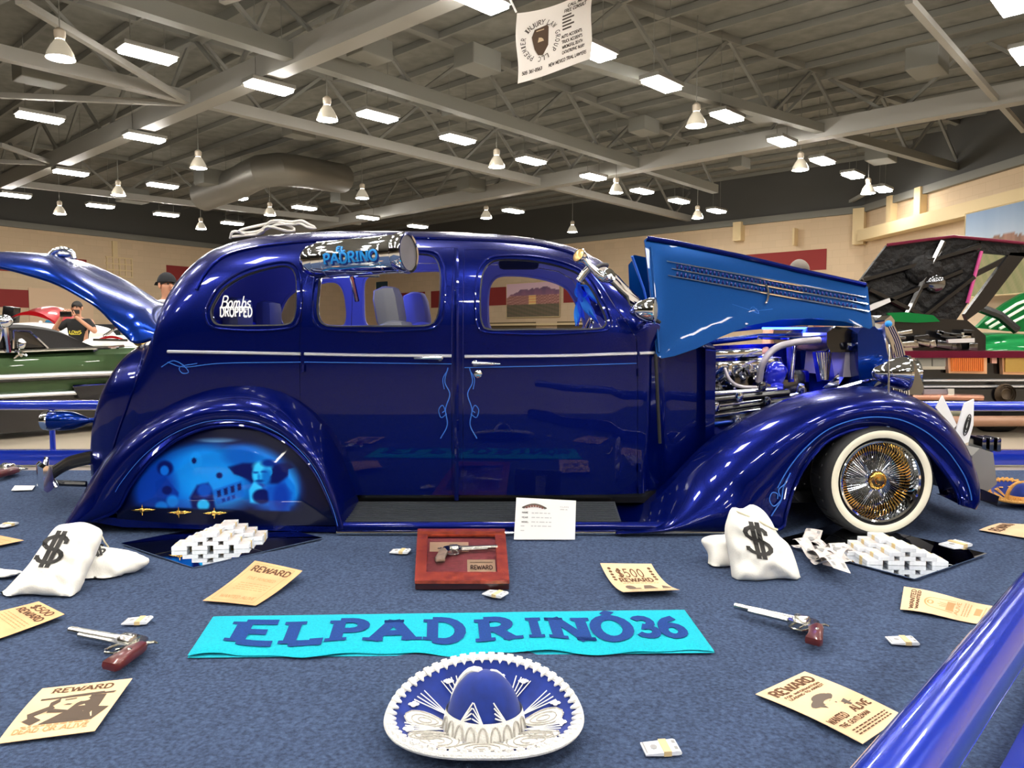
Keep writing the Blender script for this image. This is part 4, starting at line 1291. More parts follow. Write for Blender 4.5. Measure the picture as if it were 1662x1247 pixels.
MB().tube(spline([pp(1230, 548, 4.3), pp(1280, 549, 4.3), pp(1330, 548, 4.3)], 10), .01, 8).build('support_rod', CHROME, car)
for a, b, r, m, nm in (((1146, 640), (1260, 632), .014, CHROME, 'frame_tube'), ((1144, 662), (1300, 640), .012, CHROME, 'frame_tube'), ((1148, 676), (1310, 654), .012, CHROME, 'frame_tube'), ((1150, 690), (1215, 682), .016, PAINT, 'frame_rail'), ((1146, 651), (1280, 638), .022, BLACK, 'frame_rail'), ((1150, 668), (1290, 648), .016, BLACK, 'frame_rail')):
    MB().tube([P(a[0], a[1], 4.03), P(b[0], b[1], 4.03)], r, 10).build(nm, m, car)
for u, v in ((1162, 661), (1245, 652), (1237, 628), (1300, 632), (1200, 645), (1196, 684)):
    MB().lathe([(0, -.02), (.02, -.018), (.022, .01), (.014, .025), (0, .026)], P(u, v, 3.99), (0, -.3, 1), 12).build('suspension_joint', DCHROME if u % 2 else CHROME, car)
BLE = mat('blue_engine_enamel', (28, 44, 214), .2, .3, 1.0)
MB().lathe([(0, -.06), (.05, -.055), (.055, -.01), (.055, .03), (.04, .05), (.02, .06), (0, .06)], P(1259, 606, 4.12), (.2, -.3, 1), 20).build('oil_canister', BLE, car)
MB().lathe([(0, -.03), (.04, -.03), (.045, 0), (.03, .03), (0, .03)], P(1262, 632, 4.1), (1, -.5, 0), 16).build('alternator', BLE, car)
MB().tube([P(1280, 556, 4.25), P(1284, 620, 4.25)], .016, 10).build('coil_tube', BLE, car)
MB().tube([P(1290, 556, 4.25), P(1284, 616, 4.22)], .011, 10).build('chrome_column', CHROME, car)
MB().grid(lambda a, b: P(1318 + 30 * a + 8 * b, 572 + 48 * b - 2 * math.sin(PI * a), 4.2 - .05 * math.sin(PI * a)), 14, 10).build('fan_shroud', BLE, car)
for k in range(7):
    MB().tube([P(1325 + k * 4, 572, 4.13), P(1334 + k * 1.6, 617, 4.13)], .004, 6).build('shroud_fin', CHROME, car)
for k in range(5):
    c = P(1360, 596, 4.26); a = k * 2 * PI / 5
    MB().box(c + V((0, math.cos(a) * .07, math.sin(a) * .07)), (.02, .05, .12), Matrix.Rotation(-a + PI / 2, 3, 'X') @ Matrix.Rotation(.5, 3, 'Z')).build('fan_blade', CHROME, car, smooth=False)
MB().prism([P(u, v, 4.1) for u, v in ((1342, 540), (1356, 530), (1376, 532), (1390, 540), (1394, 560), (1386, 572), (1348, 572), (1342, 560))], (0, .6, 0)).build('radiator_tank', BLACK, car, angle=30)
MB().prism([P(u, v, 4.12) for u, v in ((1372, 572), (1386, 572), (1388, 612), (1368, 612))], (0, .55, 0)).build('radiator_core', HOSE, car, smooth=False)
MB().lathe([(0, -.01), (.018, -.008), (.02, .02), (0, .026)], P(1380, 564, 4.06), (0, -.6, 1), 14).build('radiator_cap', CHROME, car)
MB().prism([P(u, v, 4.1) for u, v in ((1336, 630), (1362, 606), (1362, 632))], (0, .01, 0)).build('chrome_gusset', CHROME, car, smooth=False)
MB().prism([P(u, v, 4.9) for u, v in ((1140, 562), (1300, 556), (1392, 552), (1392, 690), (1140, 690))], (0, .02, 0)).build('far_inner_panel', PAINTD, car, smooth=False)
MB().box(P(1240, 700, 4.5), (.72, .9, .04)).build('lower_splash_pan', BLACK, car, smooth=False)
MB().box(P(1290, 533, 4.5), (.38, .02, .012), None, .004).build('led_strip', BLUELED, car)

# ---- interior
def bucket(u, v, Y, m, nm='front_seat'):
    c = P(u, v, Y)
    o = MB().grid(lambda a, b: c + V((.10 * math.sin(2 * PI * a) * (1 - .25 * b) + .05 * b - .02, .21 * math.cos(2 * PI * a) * (1 - .35 * b ** 2.5), -.42 + .56 * b + (.05 * math.sin(PI * b)))), 24, 14, wu=True).build(nm, m, car)
    return o
def seat(cx_, cy_, m):
    s = MB().box((cx_ + .2, cy_, .52), (.5, .46, .2), None, .06).build('front_seat', m, car)
    MB().box((cx_ - .06, cy_, .78), (.15, .44, .5), Matrix.Rotation(-.16, 3, 'Y'), .06).build('seat_back', m, s)
    MB().box((cx_ - .13, cy_, 1.09), (.14, .27, .24), Matrix.Rotation(-.16, 3, 'Y'), .062).build('headrest', m, s)
seat(P(672, 490, 4.16).x, 4.16, SEATM)
seat(P(712, 490, 4.68).x, 4.68, LINER)
bs = MB().box((P(440, 500, 4.4).x, YC, .5), (.5, 1.0, .22), None, .06).build('rear_seat', SEATM, car)
MB().box((P(425, 500, 4.4).x - .1, YC, .78), (.16, 1.0, .5), Matrix.Rotation(-.25, 3, 'Y'), .06).build('seat_back', mat('blue_vinyl', (40, 60, 190), .5), bs)
for y in (4.15, 4.7):
    MB().box((P(412, 480, 4.4).x, y, 1.05), (.1, .26, .2), None, .045).build('headrest', SEATM, bs)
MB().box((P(985, 540, 4.4).x, YC, .86), (.2, 1.06, .14), None, .04).build('dashboard', PAINT, car)
MB().tube([V((P(945, 520, 4.75).x, 4.72, .9)) + V((.17 * .35 * math.sin(a * PI / 12), .17 * math.cos(a * PI / 12), .16 * math.sin(a * PI / 12))) for a in range(24)], .013, 8, True).build('steering_wheel', CHROME, car)
MB().box(P(842, 428, 4.62), (.24, .05, .07), None, .03).build('sun_visor', DARK, car)
li = bpy.data.lights.new('interior_blue_light', 'POINT'); li.energy = 7; li.color = (.16, .22, 1.0); li.shadow_soft_size = .08
lo = bpy.data.objects.new('interior_blue_light', li); COL.objects.link(lo); lo.location = P(560, 455, 4.42)
li = bpy.data.lights.new('engine_blue_light', 'POINT'); li.energy = 7; li.color = (.1, .12, 1.0); li.shadow_soft_size = .06
lo = bpy.data.objects.new('engine_blue_light', li); COL.objects.link(lo); lo.location = P(1290, 545, 4.45)
li = bpy.data.lights.new('dash_blue_light', 'POINT'); li.energy = 2.5; li.color = (.1, .15, 1.0); li.shadow_soft_size = .06
lo = bpy.data.objects.new('dash_blue_light', li); COL.objects.link(lo); lo.location = P(955, 470, 4.3)

for o in bpy.data.objects:
    q = o
    while q.parent is not None: q = q.parent
    if q is car and o.type == 'MESH':
        M = o.matrix_world if False else WM[o.name] if o.name in WM else None
        if M is None: continue
        zt = M.translation.z
        for v_ in o.data.vertices:
            if v_.co.z + zt < .0135 and o.location.length < 1e-6: v_.co.z = .0135 - zt

# ================================================================ THINGS ON THE CARPET
def paper(label, tl, tr, br, bl, m, curl=None, nm='wanted_poster', cat='poster', group='wanted posters on the carpet', n=14):
    """a thin curled sheet between four ground points; returns (thing, map(a, b) with b from the top, lift)"""
    a, b, c, d = [G(*p, CZ) for p in (tl, tr, br, bl)]
    cz = curl or (lambda s, t: 0.0)
    t_ = thing(nm, label, cat, (a + b + c + d) / 4 - V((0, 0, 0)), 0, group)
    def f(s, t, off=0.0):
        p = a * (1 - s) * (1 - t) + b * s * (1 - t) + c * s * t + d * (1 - s) * t
        return V((p.x, p.y, CZ + .001 + max(0, cz(s, t)) + off))
    mb = MB()
    mb.grid(lambda s, t: f(s, t, .0012), n, n); mb.grid(lambda s, t: f(s, t, 0), n, n)
    k = n * n
    ed = [(i * n) for i in range(n)] + [(n - 1) * n + j for j in range(1, n)] + [i * n + n - 1 for i in range(n - 2, -1, -1)] + [j for j in range(n - 2, 0, -1)]
    mb.add([mb.v[i] for i in ed] + [mb.v[i + k] for i in ed], [(i, (i + 1) % len(ed), len(ed) + (i + 1) % len(ed), len(ed) + i) for i in range(len(ed))])
    mb.build('sheet', m, t_)
    return t_, (lambda x, y: f(x, 1 - y, .0022))
def pr(t, f, qs, nm='print', m=SEPIA):
    return MB().quads(qs, f).build(nm, m, t, smooth=False, fix=False)
def lines(x0, x1, ys, h=.012):
    r = random.Random(int(x0 * 100 + ys[0] * 1000))
    out = []
    for y in ys:
        x = x0
        while x < x1 - .02:
            w_ = r.uniform(.03, .09)
            out += rect(x, y, min(x1, x + w_), y + h); x += w_ + .018
    return out
# the lower left poster: a hatted face
t, f = paper('tan REWARD poster with dark hatted portrait, nearest at lower left', (69, 1119), (215, 1106), (154, 1192), (-6, 1209), PAPER, lambda s, t: .012 * (1 - s) * (1 - t) * 2 * t + .006 * s)
pr(t, f, text('REWARD', .5, .83, .1, .66, .2, .34, .12, 'c'), 'headline')
hatp = [[(.12, .68), (.9, .72), (.92, .755), (.12, .715)], [(.3, .715), (.42, .74), (.78, .77), (.8, .74), (.6, .73)], [(.68, .42), (.84, .42), (.83, .7), (.66, .71)], [(.5, .4), (.7, .4), (.7, .7), (.56, .56)], [(.28, .5), (.36, .62), (.34, .7), (.26, .62)], [(.14, .34), (.36, .5), (.3, .56), (.1, .42)], [(.3, .22), (.86, .22), (.96, .44), (.84, .46), (.5, .42)], [(.1, .3), (.18, .38), (.3, .3), (.22, .22)], [(.4, .64), (.52, .66), (.52, .675), (.4, .66)], [(.42, .55), (.5, .54), (.52, .56), (.46, .57)], [(.3, .5), (.52, .44), (.5, .4), (.3, .42)]]
pr(t, f, hatp, 'portrait', mat('brown_black_ink', (82, 68, 56), .85))
pr(t, f, disc(.62, .62, .06, .03) + [[(.6, .5), (.68, .5), (.66, .53)], [(.66, .28), (.7, .4), (.74, .28)], [(.78, .28), (.8, .38), (.84, .28)]], 'portrait_light', PAPER)
pr(t, f, text('DEAD OR ALIVE', .48, .1, .07, .78, .2, .3, .12, 'c') + lines(.14, .84, (.19,), .02), 'small_print', SEPIAL)
# upper left of centre
t, f = paper('orange tan REWARD poster with raised top, left of the blue rug', (414, 923), (491, 940), (415, 984), (329, 976), PAPER2, lambda s, t: .03 * (1 - t) ** 2 + .006 * s * (1 - s))
pr(t, f, text('REWARD', .5, .78, .12, .76, .22, .34, .1, 'c'), 'headline')
pr(t, f, text('FIVE HUNDRED', .5, .6, .06, .55, .2, .3, .14, 'c') + lines(.2, .8, (.5, .45, .4, .35), .014) + text('WANTED ALIVE', .5, .12, .07, .66, .22, .3, .12, 'c') + rect(.1, .05, .11, .95) + rect(.89, .05, .9, .95) + rect(.1, .05, .9, .06) + rect(.1, .94, .9, .95), 'small_print', SEPIAL)
# the $500 one
t, f = paper('pale tan $500 REWARD poster curling behind the blue rug right end', (974, 924), (1057, 925), (1103, 968), (1012, 972), PAPER, lambda s, t: .022 * (2 * t - 1) ** 2)
pr(t, f, text('$500', .47, .66, .2, .5, .13, .22, .16, 'c') + text('REWARD', .5, .5, .12, .62, .24, .34, .1, 'c'), 'headline')
pr(t, f, [q for k in range(5) for q in disc(.12, .58 + k * .075, .035, .03, 8) + disc(.89, .58 + k * .075, .035, .03, 8)], 'side_ornament')['kind'] = 'stuff'
pr(t, f, disc(.26, .27, .09, .1, 10) + rect(.2, .18, .42, .24) + [[(.46, .18), (.72, .18), (.66, .36), (.54, .36)], [(.8, .18), (.98, .18), (.92, .3), (.86, .34)]], 'portrait', mat('grey_brown_ink', (110, 92, 78), .85))
pr(t, f, lines(.2, .9, (.08, .44), .02), 'small_print', SEPIAL)
# lower right
t, f = paper('cream REWARD poster with black hat portrait beside the blue rail', (1226, 1130), (1306, 1093), (1467, 1165), (1400, 1211), PAPER, lambda s, t: .006 * math.sin(PI * t) + .003)
pr(t, f, text('REWARD', .5, .82, .11, .78, .24, .34, .08, 'c'), 'headline')
pr(t, f, text('FOR INFORMATION', .5, .755, .028, .7, .24, .2, .14, 'c') + text('LEADING TO ARREST', .5, .71, .028, .7, .24, .2, .14, 'c'), 'small_print')
pr(t, f, disc(.45, .55, .25, .055, 16, .1) + disc(.5, .585, .16, .06, 14) + [[(.26, .52), (.36, .44), (.4, .56)], [(.62, .44), (.72, .46), (.7, .36), (.66, .36)]] + rect(.6, .395, .75, .405) + disc(.56, .46, .012, .01, 6), 'portrait', mat('grey_black_ink', (96, 84, 74), .85))
pr(t, f, disc(.5, .5, .1, .035, 12), 'portrait_light', PAPER)
pr(t, f, text('WANTED', .24, .27, .07, .36, .22, .3, .1, 'c') + text('ALIVE', .74, .27, .08, .36, .22, .3, .1, 'c') + text('THE GENTLEMAN', .4, .19, .045, .6, .22, .2, .12, 'c') + lines(.14, .9, (.13, .1, .07), .014), 'small_print')
# right, under the rail
t, f = paper('long tan poster with outlined figure, half under the blue rail', (1461, 992), (1467, 955), (1622, 988), (1604, 1017), PAPER, lambda s, t: .004 + .004 * math.sin(t * 6))
pr(t, f, text('WANTED', .5, .855, .05, .84, .2, .3, .08, 'c') + text('WANTED', .5, .80, .035, .8, .26, .3, .1, 'c'), 'headline')
fig = [_arc(.5, .64, .22, .1, 20, 160, 8) + [(.24, .42)], [(.71, .67), (.78, .42)], _arc(.5, .68, .08, .03, 0, 360, 10), [(.42, .58), (.46, .44), (.3, .42)], [(.58, .58), (.56, .44), (.7, .42)], [(.5, .6), (.5, .5)]]
pr(t, f, [q for s_ in fig for q in ribbon(s_, .022)] + rect(.3, .42, .7, .5), 'portrait', SEPIAL)
pr(t, f, text('ALIVE', .5, .36, .04, .6, .2, .3, .1, 'c') + lines(.2, .84, (.31, .28, .25, .1, .07), .012) + rect(.35, .13, .7, .2), 'small_print', SEPIAL)
# left edge ones and the right edge one
t, f = paper('orange $500 REWARD poster in front of the front money bag', (63, 981), (105, 1002), (-8, 1040), (-50, 1004), PAPER2, lambda s, t: .008 * (1 - t) ** 2)
pr(t, f, text('$500', .5, .8, .13, .66, .16, .25, .1, 'c') + text('REWARD', .5, .62, .12, .8, .24, .34, .08, 'c'), 'headline')
pr(t, f, lines(.1, .9, (.5, .44, .38, .32), .02), 'small_print', SEPIAL)
t, f = paper('orange tan poster sliver behind the money bags at left edge', (0, 870), (39, 880), (-24, 893), (-56, 878), PAPER2, lambda s, t: .006 * s)
pr(t, f, lines(.1, .9, (.7, .5, .3), .04), 'small_print', SEPIAL)
t, f = paper('pale tan poster beyond the right mirror near the fender tip', (1589, 861), (1622, 850), (1692, 853), (1670, 875), PAPER, lambda s, t: .012 * s * (1 - s))
pr(t, f, text('REWARD', .5, .6, .25, .8, .24, .34, .08, 'c'), 'headline')
t, f = paper('white paper lying left of the rear bumper', (24, 789), (57, 789), (52, 796), (18, 797), WHITE, None, 'paper_sheet', 'paper', None)

# ---- the turquoise rug with its lettering
rt = thing('lettered_rug', 'turquoise terry rug lettered EL PADRINO 36 in navy', 'rug', G(735, 1030, 0))
RC = [G(*p, CZ) for p in ((346, 1001), (1111, 990), (1160, 1058), (304, 1066))]
def rugf(s, t, off=0.0):
    p = RC[0] * (1 - s) * (1 - t) + RC[1] * s * (1 - t) + RC[2] * s * t + RC[3] * (1 - s) * t
    e = min(s * 30, (1 - s) * 30, t * 7, (1 - t) * 7, 1)
    z = CZ + .012 * e ** .6 + (.004 * math.sin(s * 31) + .003 * math.sin(s * 17 + 2)) * t
    return V((p.x, p.y + (.012 * math.sin(s * 22) + .006 * math.sin(s * 47)) * t * t, max(CZ, z) + off))
mb = MB(); mb.grid(lambda s, t: rugf(s, t), 120, 26)
mb.add([V((p.x, p.y, CZ * .5 + .003)) for p in RC], [(0, 1, 2, 3)])
tag(mb.build('pile', TURQ, rt), kind=None)
def rl(s, x0, x1, b0=.20, b1=.71):
    return [[(x, y) for x, y in q] for q in text(s, (x0 + x1) / 2, b0, b1 - b0, x1 - x0, .25, .42, .12, 'c', 5)]
q = []
for s, x0, x1 in (('E', .06, .15), ('L', .175, .245), ('P', .275, .345), ('A', .365, .45), ('D', .485, .56), ('R', .60, .675), ('I', .71, .735), ('N', .76, .84), ('Ó', .855, .935)):
    q += rl(s, .005 + x0 * .90 + .01, .005 + x1 * .90 + .01)
q += rl('3', .868, .91, .25, .69) + rl('6', .92, .965, .25, .69)
MB().quads(q, lambda x, y: rugf(x, 1 - y, .003)).build('lettering', TERRYB, rt, smooth=False, fix=False)

# ---- banded bills
_bill = [None]
def bill_mesh(parent, M, fold=True):
    """0.1 x 0.066 folded stack with a band, local coordinates"""
    L_, W_, T_ = .05, .033, .012
    mb = MB()
    def q(a, b):
        ang = a
        return None
    prof = [(-L_, .002), (-L_, .006), (.6 * L_, .012), (.85 * L_, .0135), (L_, .011), (1.06 * L_, .0065), (L_, .002), (.85 * L_, .0005), (0, 0)]
    n = len(prof)
    vs = [M @ V((x, s * W_, z)) for s in (-1, 1) for x, z in prof]
    mb.add(vs, [tuple(range(n)), tuple(range(2 * n - 1, n - 1, -1))] + [(i, (i + 1) % n, n + (i + 1) % n, n + i) for i in range(n)])
    return mb
def banded(px, label, rz=None):
    a, b, c, d = [G(*p, CZ) for p in px]
    o = (a + b + c + d) / 4
    e = ((b - a) + (c - d)) / 2
    ang = math.atan2(e.y, e.x)
    s = max(.8, min(1.6, e.length / .1))
    t = thing('banknote_bundle', label, 'banknotes', V((o.x, o.y, CZ)), ang, 'folded banknote bundles scattered on the carpet')
    M = WM[t.name] @ Matrix.Diagonal((s, s, s, 1))
    bill_mesh(t, M).build('notes', BILLW, t, smooth=False)
    MB().box(M @ V((.012, 0, .0062)), (.022 * s, .068 * s, .0145 * s), M.to_3x3().normalized()).build('paper_band', BANDM, t, smooth=False)
    MB().quads(disc(-.02, 0, .01, .012, 10) + rect(.035, -.024, .045, -.008) + rect(.035, .008, .045, .024) + rect(-.047, -.029, -.043, .029), lambda x, y: M @ V((x, y, .0068 + .0055 * min(1, max(0, (x + .05) / .08)) + .0016))).build('note_print', GREYINK, t, smooth=False, fix=False)
    return t
banded(((206, 1003), (242, 1000), (240, 1019), (202, 1018)), 'folded banknote bundle left of the turquoise rug above left revolver')
banded(((640, 890), (665, 892), (660, 902), (632, 902)), 'folded banknote bundle just left of the gun display case')
banded(((797, 958), (828, 961), (807, 976), (782, 968)), 'folded banknote bundle in front of the gun display case')
banded(((1041, 1206), (1095, 1203), (1105, 1230), (1047, 1232)), 'folded banknote bundle nearest the camera, right of the sombrero')
banded(((1436, 1033), (1477, 1036), (1491, 1050), (1452, 1050)), 'folded banknote bundle right of the right revolver')
banded(((1530, 884), (1560, 879), (1570, 889), (1542, 893)), 'folded banknote bundle on the right mirror back corner')
banded(((-6, 852), (18, 846), (28, 855), (4, 862)), 'folded banknote bundle at the left edge above the money bags')

# ---- mirrors with stacked bundles
def mirror(px, label):
    pts = [G(*p, 0) for p in px]
    c = sum(pts, V()) / 4
    t = thing('mirror_tile', label, 'mirror', V((c.x, c.y, 0)), 0, None)
    MB().prism([V((p.x, p.y, CZ)) for p in pts], (0, 0, .004)).build('glass_plate', MIRROR, t, smooth=False)
    a, b = (pts[0] + pts[1]) / 2, (pts[2] + pts[3]) / 2
    MB().tube([V((a.x, a.y, CZ + .0045)), V((b.x, b.y, CZ + .0045))], .0015, 4).build('tile_seam', DCHROME, t)
    a, b = (pts[1] + pts[2]) / 2, (pts[3] + pts[0]) / 2
    MB().tube([V((a.x, a.y, CZ + .0045)), V((b.x, b.y, CZ + .0045))], .0015, 4).build('tile_seam', DCHROME, t)
mirror(((196, 888), (400, 848), (524, 879), (314, 928)), 'square mirror tile under the left stack of banknote bundles')
mirror(((1252, 884), (1372, 852), (1602, 905), (1484, 947)), 'square mirror tile under the right stack of banknote bundles')
def stack(o, ang, side, sk):
    """bundles laid like bricks with gaps: four courses, two ranks"""
    z0 = CZ + .0045
    R = Matrix.Rotation(ang, 4, 'Z')
    w_, l_, h_ = .066, .125, .0175
    proto = None
    names = 'bottom second third top'.split()
    ranks = 'front back'.split()
    for r in range(2):
        for k in range(4):
            n = 4 - k
            for i in range(n):
                x = (i - (n - 1) / 2) * (w_ + .02) + sk * r
                y = r * (l_ * .62 + .002) + (.0 if r == 0 else 0)
                y = r * (l_ + .004)
                p = o + R @ V((x, y, z0 + k * (h_ + .0006)))
                lab = '%s-course banknote bundle, %s from the left in the %s rank of the %s stack' % (names[k], ORD[i], ranks[r], side)
                if proto is None:
                    t = thing('banknote_bundle', lab, 'banknotes', p, ang, 'banknote bundles stacked on the %s mirror' % side)
                    M = WM[t.name]
                    mb = MB(); mb.box(M @ V((0, 0, h_ / 2)), (w_ - .002, l_, h_), M.to_3x3(), .0015); mb.build('notes', BILLW, t, smooth=False)
                    mb = MB(); mb.box(M @ V((0, 0, h_ / 2)), (w_ - .001, .03, h_ + .0006), M.to_3x3()); mb.build('paper_band', BANDM, t, smooth=False)
                    mb = MB(); mb.box(M @ V((0, 0, h_)), (w_ - .012, l_ - .01, .0008), M.to_3x3()); mb.build('top_note', BILL, t, smooth=False)
                    proto = t
                else:
                    t = clone(proto, None, lab)
                    t.matrix_world = Matrix.Translation(p) @ R @ Matrix.Rotation(random.uniform(-.05, .05), 4, 'Z')
stack(G(350, 891, 0) + V((0, -.02, 0)), .12, 'left', .035)
stack(G(1450, 911, 0) + V((0, -.06, 0)), -.06, 'right', -.03)

# ---- money bags
def bag(label, px, Yf, th, step, dollar=None, tie=None, group=None, seed=1):
    poly = [(p.x, p.y) for p in spline([V((u, v, 0)) for u, v in px], 70, True)]
    pts, tri, ds = fill(poly, step)
    vmax = max(v for u, v in poly)
    c = P(sum(u for u, v in poly) / len(poly), vmax - 2, Yf(vmax))
    t = thing('money_bag', label, 'bag', V((c.x, c.y, 0)), 0, group)
    dm = max(ds)
    r = random.Random(seed)
    ph = [r.uniform(0, 6) for _ in range(6)]
    def thick(u, v, d):
        k = min(1, d / (dm * .75))
        wv = .06 * math.sin(u * .11 + v * .05 + ph[0]) + .05 * math.sin(v * .17 - u * .07 + ph[1]) + .04 * math.sin(u * .23 + ph[2]) * math.sin(v * .13 + ph[3])
        return th * (k * (2 - k)) ** .75 * (1 + wv * 1.6)
    def pt(u, v, s, off=0.0, d=None):
        if d is None:
            d = min(math.hypot(u - a, v - b) for a, b in dense)
        Y = Yf(v) + s * (thick(u, v, d) + off)
        p = P(u, v, Y)
        if s > 0:
            q = P(u, v, Yf(v)); p = V((q.x, Y, q.z))
        p.z = max(p.z, CZ + .001)
        return p
    dense = []
    for i in range(len(poly)):
        a, b = poly[i], poly[(i + 1) % len(poly)]
        for k in range(4): dense.append((a[0] + (b[0] - a[0]) * k / 4, a[1] + (b[1] - a[1]) * k / 4))
    n = len(pts)
    vs = [pt(u, v, -1, 0, d) for (u, v), d in zip(pts, ds)] + [pt(u, v, 1, 0, d) for (u, v), d in zip(pts, ds)]
    mb = MB(); mb.add(vs, list(tri) + [tuple(i + n for i in reversed(f)) for f in tri])
    o = mb.build('sack', CANVAS, t, angle=70)
    bm = bmesh.new(); bm.from_mesh(o.data); bmesh.ops.remove_doubles(bm, verts=bm.verts, dist=.0008); bmesh.ops.recalc_face_normals(bm, faces=bm.faces); bm.to_mesh(o.data); bm.free()
    finish(o.data, True, 80)
    if dollar:
        O, X, Yv = dollar          # origin (lower left), x axis pixel vector, y axis pixel vector
        qs = text('$', 0, 0, 1, 1, .115, 0, 0, sub=8)
        sf = [_arc(.32, .72, .26, .22, 20, 270, 12) + _arc(.32, .27, .28, .23, 90, -160, 12)]
        qs += [[(x / .62, y) for x, y in q] for q in rect(.5, .7, .6, .84) + rect(.0, .12, .1, .27)]
        MB().quads(qs, lambda x, y: pt(O[0] + X[0] * x + Yv[0] * y, O[1] + X[1] * x + Yv[1] * y, -1, .004)).build('dollar_sign', INK, t, smooth=False, fix=False)
    if tie:
        for name, pl, r_ in tie:
            MB().tube([pt(u, v, -1, r_ * .4) for u, v in pl], r_, 8).build(name, mat('cream_cord', (214, 206, 178), .8) if 'cream_cord' not in MATS else MATS['cream_cord'], t)
    return t
YR = G(1240, 951, 0).y
bag('upright white canvas money bag with black dollar sign before the front wheel', [(1188, 824), (1204, 826), (1220, 819), (1238, 828), (1252, 846), (1263, 868), (1280, 884), (1290, 906), (1299, 938), (1296, 949), (1270, 945), (1240, 950), (1200, 952), (1189, 944), (1185, 915), (1180, 890), (1176, 862), (1180, 842)],
    lambda v: YR + .05 + (951 - v) * .0011, .075, 4.5, ((1214, 899), (42, 6), (-12, -49)), (('drawstring', [(1196, 830), (1215, 838), (1235, 848), (1250, 856), (1262, 860)], .004),), 'white canvas money bags', 3)
YR2 = G(1165, 934, 0).y
bag('white canvas money bag half hidden behind the upright right one', [(1138, 878), (1150, 870), (1172, 868), (1188, 868), (1196, 900), (1194, 925), (1170, 934), (1150, 930), (1149, 900)], lambda v: YR2 + .10 + (934 - v) * .0013, .05, 5, None, None, 'white canvas money bags', 5)
YL = G(100, 978, 0).y
bag('leaning white canvas money bag with slanted dollar sign at left', [(90, 856), (112, 850), (136, 848), (158, 856), (166, 866), (158, 895), (142, 930), (126, 968), (116, 981), (98, 978), (70, 974), (40, 973), (10, 976), (0, 968), (20, 945), (45, 918), (66, 888)],
    lambda v: YL + .05 + (978 - v) * .0016, .07, 5, ((51, 914), (42, 3), (25, -48)), None, 'white canvas money bags', 7)
YL2 = G(170, 953, 0).y
bag('white canvas money bag lying on its side toward the left mirror', [(150, 886), (172, 888), (205, 893), (226, 900), (243, 911), (225, 926), (200, 938), (176, 953), (150, 952), (128, 946), (132, 915)], lambda v: YL2 + .08 + (953 - v) * .0022, .06, 5, ((150, 905), (22, -8), (-4, -16)), (('drawstring', [(164, 868), (170, 880), (176, 888)], .003),), 'white canvas money bags', 9)
YL3 = G(0, 950, 0).y
bag('white money bag tail at the left edge behind the leaning bag', [(-70, 912), (-30, 916), (0, 923), (24, 926), (36, 930), (24, 937), (8, 945), (-20, 950), (-70, 952)], lambda v: YL3 + .07 + (947 - v) * .0012, .045, 3, None, None, 'white canvas money bags', 11)

# ---- loose banknotes spilling from the right bag
rng = random.Random(12)
LB = [((1292, 884), (1340, 898), 14), ((1298, 892), (1336, 914), 20), ((1310, 886), (1322, 872), 10), ((1316, 898), (1350, 926), 18), ((1322, 908), (1360, 938), 16), ((1328, 918), (1366, 944), 10), ((1334, 902), (1372, 915), 16), ((1340, 910), (1374, 922), 16), ((1345, 922), (1370, 906), 14), ((1350, 898), (1362, 912), 13)]
for k, (a, b, wd) in enumerate(LB):
    p, q = G(a[0], a[1] + 4, CZ), G(b[0], b[1] + 3, CZ)
    d = q - p; s = V((-d.y, d.x, 0)).normalized() * .035
    zz = .012 + .006 * k
    o = thing('loose_banknote', '%s crumpled loose banknote of the spill beside the right money bag' % ORD[k], 'banknotes', V(((p.x + q.x) / 2, (p.y + q.y) / 2, CZ)), 0, 'loose banknotes spilling from the right bag')
    am = .02 + .018 * rng.random(); ph = rng.uniform(0, 6)
    g = lambda a_, b_, off=0.0: p + d * a_ + s * (b_ * 2 - 1) + V((0, 0, zz * .6 + am * (1 + math.sin(a_ * 5 + ph + b_)) * .8 + off))
    MB().grid(g, 12, 5).build('note', BILL, o)
    MB().quads(disc(.5, .5, .12, .22, 10) + rect(.08, .12, .2, .3) + rect(.8, .12, .92, .3) + rect(.8, .7, .92, .88) + rect(.05, .05, .95, .07) + rect(.05, .93, .95, .95), lambda x, y: g(x, y, .0015)).build('note_print', GREYINK, o, smooth=False, fix=False)

